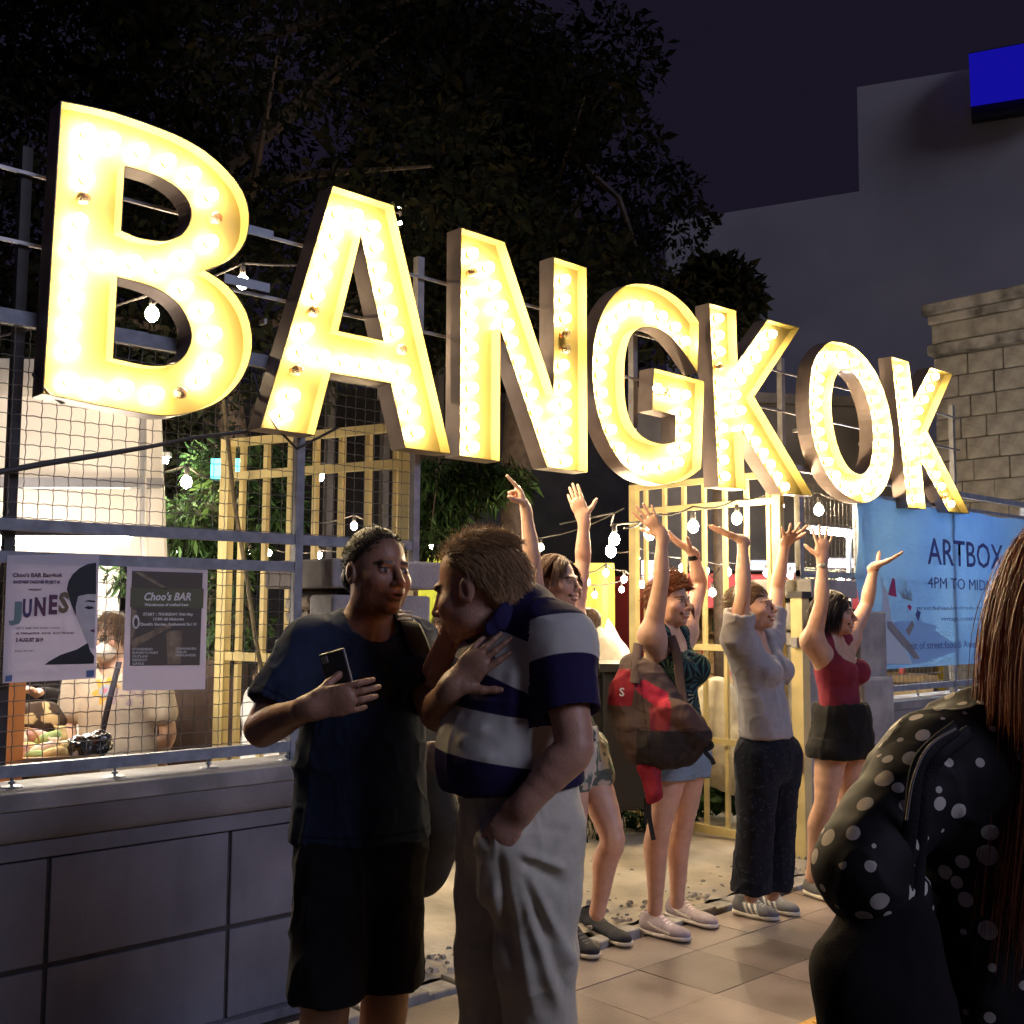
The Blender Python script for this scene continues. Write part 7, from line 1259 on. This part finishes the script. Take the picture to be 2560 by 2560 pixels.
d = 8.0; P_ = dict(neck=(1488, 1585), chest=(1510, 1640), waist=(1535, 1710), pelvis=(1545, 1770), shR=(1500, 1612), shL=(1488, 1606), elR=(1492, 1690), wrR=(1462, 1702), elL=(1500, 1690), wrL=(1455, 1690), hipR=(1535, 1775), hipL=(1540, 1770), knR=(1470, 1770), knL=(1466, 1762), anR=(1475, 1860), anL=(1470, 1855), dd={'shR': -.15, 'shL': .16, 'elR': -.2, 'elL': .2, 'hipR': -.1, 'hipL': .1, 'knR': -.1, 'knL': .1})
def stripes(v, c, n): c[(v[:, 2] * 38 % 1) < .5] = (.04, .04, .05); return c
bystander('person in white top and striped shorts sitting bent over in front of the yellow container', d, (1462, 1560), (-.95, -.1, -.3), (-.95, 0), P_, (.58, .37, .27), (.70, .66, .56), (.06, .035, .022), pants=(.66, .62, .55), skirt=.55, extra=stripes, seed=6)
d = 8.6; P_ = std(1118, 1610, d); P_.update(shR=(1135, 1620), shL=(1105, 1620), elR=(1128, 1680), wrR=(1085, 1668), elL=(1110, 1670), wrL=(1080, 1662)); bystander('person in dark top holding a plate in front of the lime panel', d, (1110, 1560), (-.9, -.3), (-.9, -.2), P_, (.5, .32, .23), (.03, .05, .07), (.03, .02, .02), seed=7)
d = 8.2; P_ = std(660, 1730, d); P_.update(shR=(636, 1742), shL=(690, 1742), elR=(628, 1800), wrR=(640, 1850), elL=(700, 1800), wrL=(690, 1850)); bystander('person in white shirt seated far behind the left gate bars', d, (657, 1680), (.1, -1), (0, -1), P_, (.5, .33, .24), (.55, .55, .56), (.02, .015, .015), seed=8)
# ------------------------------------------------------------------ containers, stalls and clutter behind the gateway
def ribbed(name, label, u0, u1, vt, vb, d0, d1, m, cat='container', pitch=.14, amp=.022):
    a, b_, = Vector(at_d(u0, vt, d0)), Vector(at_d(u1, vt, d1)); zb = at_d(u0, vb, d0).z; t = thing(name, label, cat, (a.x, a.y, zb)); L = (Vector((b_.x, b_.y, 0)) - Vector((a.x, a.y, 0))); n = max(3, int(L.length / pitch)); nr = Vector((-L.y, L.x, 0)).normalized(); vs = []; h = a.z - zb
    if nr.dot(Vector((-FW.x, -FW.y, 0))) < 0: nr = -nr
    for i in range(n * 4 + 1): k = i % 4; o = amp if k in (1, 2) else 0; p = L * (i / (n * 4)) + nr * o; vs += [p, p + Vector((0, 0, h))]
    mb = MB(); mb.add(vs, [(2*i, 2*i+2, 2*i+3, 2*i+1) for i in range(n * 4)]); mb.add([v - nr * .06 for v in vs], [(2*i, 2*i+1, 2*i+3, 2*i+2) for i in range(n * 4)]); mb.obj('ribbed_wall', m, t); MB().bar(Vector((0, 0, h)), L + Vector((0, 0, h)), .08, .06).obj('top_rail', m, t); return t
M_yc = mat('container_yellow', (.60, .50, .10), .5, .12, 3); M_lime = mat('container_lime', (.42, .52, .05), .5, .12, 3)
ribbed('container', 'yellow ribbed container wall behind the woman pointing up', 1380, 1532, 1418, 1700, 9.4, 9.2, M_yc); ribbed('container', 'lime green ribbed panel between the two men', 900, 1150, 1388, 1780, 9.4, 9.2, M_lime)
bp_ = thing('mural_panel', 'blue and yellow painted panel beside the polo collar', 'panel', at_d(1300, 1500, 9.0)); MB().box((0, 0, 0), (.16, .03, .62), rot=Matrix.Rotation(HEAD - math.pi / 2, 3, 'Z')).obj('board', mat('mural_blue', (.06, .20, .42), .5, .5, 9, col2=(.45, .45, .06)), bp_)
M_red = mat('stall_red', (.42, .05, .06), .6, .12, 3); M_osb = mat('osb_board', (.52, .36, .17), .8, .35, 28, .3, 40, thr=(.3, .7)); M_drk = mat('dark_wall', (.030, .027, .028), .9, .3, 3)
rs = thing('food_stall', 'red food stall with board counter behind the right gate', 'stall', (0, 0, 0)); a = at_d(1640, 1450, 10.2); b_ = at_d(2300, 1450, 10.8); rs.location = (a.x, a.y, 0); L = Vector((b_.x - a.x, b_.y - a.y, 0)); ln = L.length; rs.rotation_euler = (0, 0, math.atan2(L.y, L.x)); zt = at_d(1640, 1432, 10.2).z
MB().bx(0, ln, -.05, .05, zt - .32, zt).obj('fascia', M_red, rs); MB().bx(0, ln, 1.4, 1.5, 0, zt).obj('back_wall', M_osb, rs); MB().bx(0, .06, 0, 1.4, 0, zt).obj('side_wall', M_red, rs); MB().bx(.62, .78, .02, .10, .9, zt - .32).obj('red_post', M_red, rs); MB().bx(0, ln, -.25, .35, .86, .92).obj('counter_top', M_wood, rs); MB().bx(.02, ln - .02, -.2, -.15, 0, .86).obj('counter_front', M_osb, rs); MB().bx(0, ln, 1.0, 1.35, 1.28, 1.31).obj('shelf', M_wood, rs); MB().bx(0, ln, -.2, 1.6, zt + .02, zt + .06).obj('stall_roof', M_drk, rs)
random.seed(31); bc_ = [mat('bottle_brown', (.12, .05, .02), .2, 0, spec=.6), mat('bottle_green', (.05, .16, .07), .2, 0, spec=.6), mat('bottle_clear', (.5, .5, .48), .15, 0, spec=.6), mat('bottle_red', (.4, .06, .05), .3, 0)]
BMs = [MB().lathe([(.03, 0), (.032, .01), (.032, .13), (.012, .18), (.012, .23)], 10).mesh('bottle', m) for m in bc_]; Mr = Matrix.Rotation(rs.rotation_euler.z, 4, 'Z')
for k in range(22):
    x = .15 + k * .115; on_c = k % 2; p = Mr @ Vector((x, .1 if on_c else 1.15, .92 if on_c else 1.31)); q_ = random.randrange(4); o = link('bottle', BMs[q_], None); o.location = Vector(rs.location) + p; key = (q_, on_c); bot_n[key] = bot_n.get(key, 0) + 1; tag(o, '%s %s bottle from the left on the %s of the red stall' % (ORD[bot_n[key] - 1], ('brown', 'green', 'clear', 'red')[q_], 'counter' if on_c else 'shelf'), 'bottle', 'bottles in the red food stall')
ks = thing('shop_sign', 'small cream sign with dark letters KO on the red stall', 'sign', at_d(2055, 1440, 9.9)); rm = Matrix.Rotation(HEAD - math.pi / 2, 3, 'Z'); MB().box((0, 0, 0), (.34, .03, .15), rot=rm).obj('sign_board', emis('sign_cream', (1, .85, .45), .6), ks); me = text_mesh('KOBA', .13, .002, 'CENTER')
for v in me.vertices: v.co = rm @ Vector((v.co.x, -.02, v.co.y - .045))
me.materials.clear(); me.materials.append(M_blk); link('lettering', me, ks)
for k, (u, v, c, e, lb) in enumerate(((1910, 1413, (.65, .75, 1), 2.6, 'blue white light box over the red stall, left'), (1978, 1420, (.6, .7, 1), 2.2, 'small blue light box over the red stall'), (2095, 1408, (1, .72, .75), 2.2, 'pink white light box over the red stall, right'), (1625, 1430, (.95, .6, .85), 2.0, 'violet light behind the raised arm of the short haired woman'))):
    t = thing('light_box', lb, 'light', at_d(u, v, 9.7)); w = (.22, .12, .34, .14)[k]; MB().box((0, 0, 0), (w, .05, .07 if k != 3 else .2), rot=rm).obj('lit_face', emis('light_box_%d' % k, c, e), t); MB().box(tuple(np.array(FW) * .05), (w + .02, .04, .1), rot=rm).obj('case', M_dk, t)
# dark clutter: bins, pallets, roof
def bxthing(name, label, cat, u, v, d, dim, m, rz=None, parts=()):
    t = thing(name, label, cat, at_d(u, v, d)); t.rotation_euler = (0, 0, HEAD - math.pi / 2 if rz is None else rz); bevel(MB().bx(-dim[0]/2, dim[0]/2, -dim[1]/2, dim[1]/2, 0, dim[2]).obj('body', m, t), .012); return t
M_bin = mat('bin_black', (.012, .012, .013), .35, .1, 6, spec=.5)
for k, (u, d) in enumerate(((1500, 7.3), (1585, 7.2))):
    t = bxthing('wheelie_bin', ('black wheelie bin beside the seated woman', 'black wheelie bin left of the right gate')[k], 'bin', u, 2010 - k * 5, d, (.44, .5, .84), M_bin); MB().bx(-.24, .24, -.28, .27, .84, .89).obj('lid', M_bin, t); MB().bar((-.2, .3, .8), (.2, .3, .8), .03).obj('handle', M_bin, t)
M_pal = mat('pallet_wood', (.26, .19, .12), .85, .3, 10, .4, 50)
for k in range(4):
    t = thing('pallet', ('lowest', 'second', 'third', 'topmost')[k] + ' wooden pallet in the stack between the men', 'pallet', Vector(at_d(1120, 1990, 6.9)) + Vector((0, 0, .06 + k * .145))); t.location.z = .06 + k * .145; t.rotation_euler = (0, 0, HEAD - math.pi / 2 + .05 * k)
    for q in range(5): MB().bx(-.4, .4, -.42 + q * .2, -.31 + q * .2, .10, .122).obj('plank', M_pal, t)
    for q in range(3): MB().bx(-.4 + q * .34, -.3 + q * .34, -.42, .42, 0, .098).obj('bearer', M_pal, t)
wt = thing('white_parasol', 'folded white parasol behind the seated woman', 'parasol', at_d(1540, 1800, 8.7)); S = Sdf(); S.rc(px(1545, 1740, 8.7), px(1535, 1640, 8.7), .16, .12, .04); S.rc(px(1535, 1640, 8.7), px(1520, 1548, 8.7), .12, .012, .03); cloth('canvas', wt, np.array(wt.location), S, (.74, .72, .66), .012, folds=(fold_noise(.02, 9, (1, 1, .2)),), mat_=M_cloth); MB().tube([(0, 0, -.75), (0, 0, .2)], .02, 8).obj('pole', M_alu, wt)
for k, (u, v, d) in enumerate(((1800, 1790, 7.6),)):
    t = thing('covered_goods', 'white sheet thrown over goods behind the gate bars', 'sheet', at_d(u, 1960, d)); S = Sdf(); S.rc(px(1790, 1740, d), px(1800, 1900, d), .13, .2, .08); S.rc(px(1850, 1850, d), px(1860, 1930, d), .16, .18, .08); cloth('sheet', t, np.array(t.location), S, (.66, .62, .52), .013, folds=(fold_noise(.03, 7, (1, 1, .4)), fold_noise(.012, 18)))
dr_ = thing('roof_structure', 'dark open roof over the market behind the gateway', 'roof', (0, 0, 0)); p0, p1 = at_d(820, 1240, 10.5), at_d(1560, 1240, 11.5)
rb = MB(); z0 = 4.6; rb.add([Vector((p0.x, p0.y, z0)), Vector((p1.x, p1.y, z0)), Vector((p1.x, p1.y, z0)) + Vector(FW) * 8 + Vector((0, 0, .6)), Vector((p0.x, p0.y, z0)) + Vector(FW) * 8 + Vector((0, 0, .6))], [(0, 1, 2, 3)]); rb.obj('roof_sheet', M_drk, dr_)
for t_ in np.linspace(0, .35, 3): q = Vector((p0.x, p0.y, 0)).lerp(Vector((p1.x, p1.y, 0)), t_); MB().bar((q.x, q.y, 0), (q.x, q.y, z0), .07).obj('post', M_dk, dr_)
def far_wall(name, label, a, c, h, m, parts=()):
    q0, q1 = at_d(*a), at_d(*c); A = Vector((q0.x, q0.y, 0)); B = Vector((q1.x, q1.y, 0)); t = thing(name, label, 'wall', A); L = B - A; t.rotation_euler = (0, 0, math.atan2(L.y, L.x)); MB().bx(0, L.length, 0, .25, 0, h).obj('wall_face', m, t); MB().bx(0, L.length, -.06, .30, h + .004, h + .12).obj('coping', m, t); return t
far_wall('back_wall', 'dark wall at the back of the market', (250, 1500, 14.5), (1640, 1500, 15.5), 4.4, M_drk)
far_wall('back_wall', 'plain grey brown wall seen between the bars of the right gate', (1590, 1500, 12.3), (2330, 1500, 12.9), 3.9, mat('grey_brown_wall', (.20, .175, .155), .9, .25, 2.0, .3, 40))
yc = thing('parked_vehicle', 'yellow vehicle seen through the right fence under the banner', 'vehicle', at_x(2330, 1660, 12.5)); MB().add([(0, -.9, -.3), (0, .9, -.3), (0, .7, .28), (0, -.35, .28), (1.5, -.9, -.3), (1.5, .9, -.3), (1.5, .7, .28), (1.5, -.35, .28)], [(0, 1, 2, 3), (4, 7, 6, 5), (0, 4, 5, 1), (1, 5, 6, 2), (2, 6, 7, 3), (3, 7, 4, 0)]).obj('body', mat('taxi_yellow', (.55, .40, .05), .35, .05), yc); MB().bx(-.01, 0, -.3, .1, .0, .2).obj('window', M_blk, yc); MB().bx(-.01, 0, .2, .6, .0, .2).obj('window', M_blk, yc)
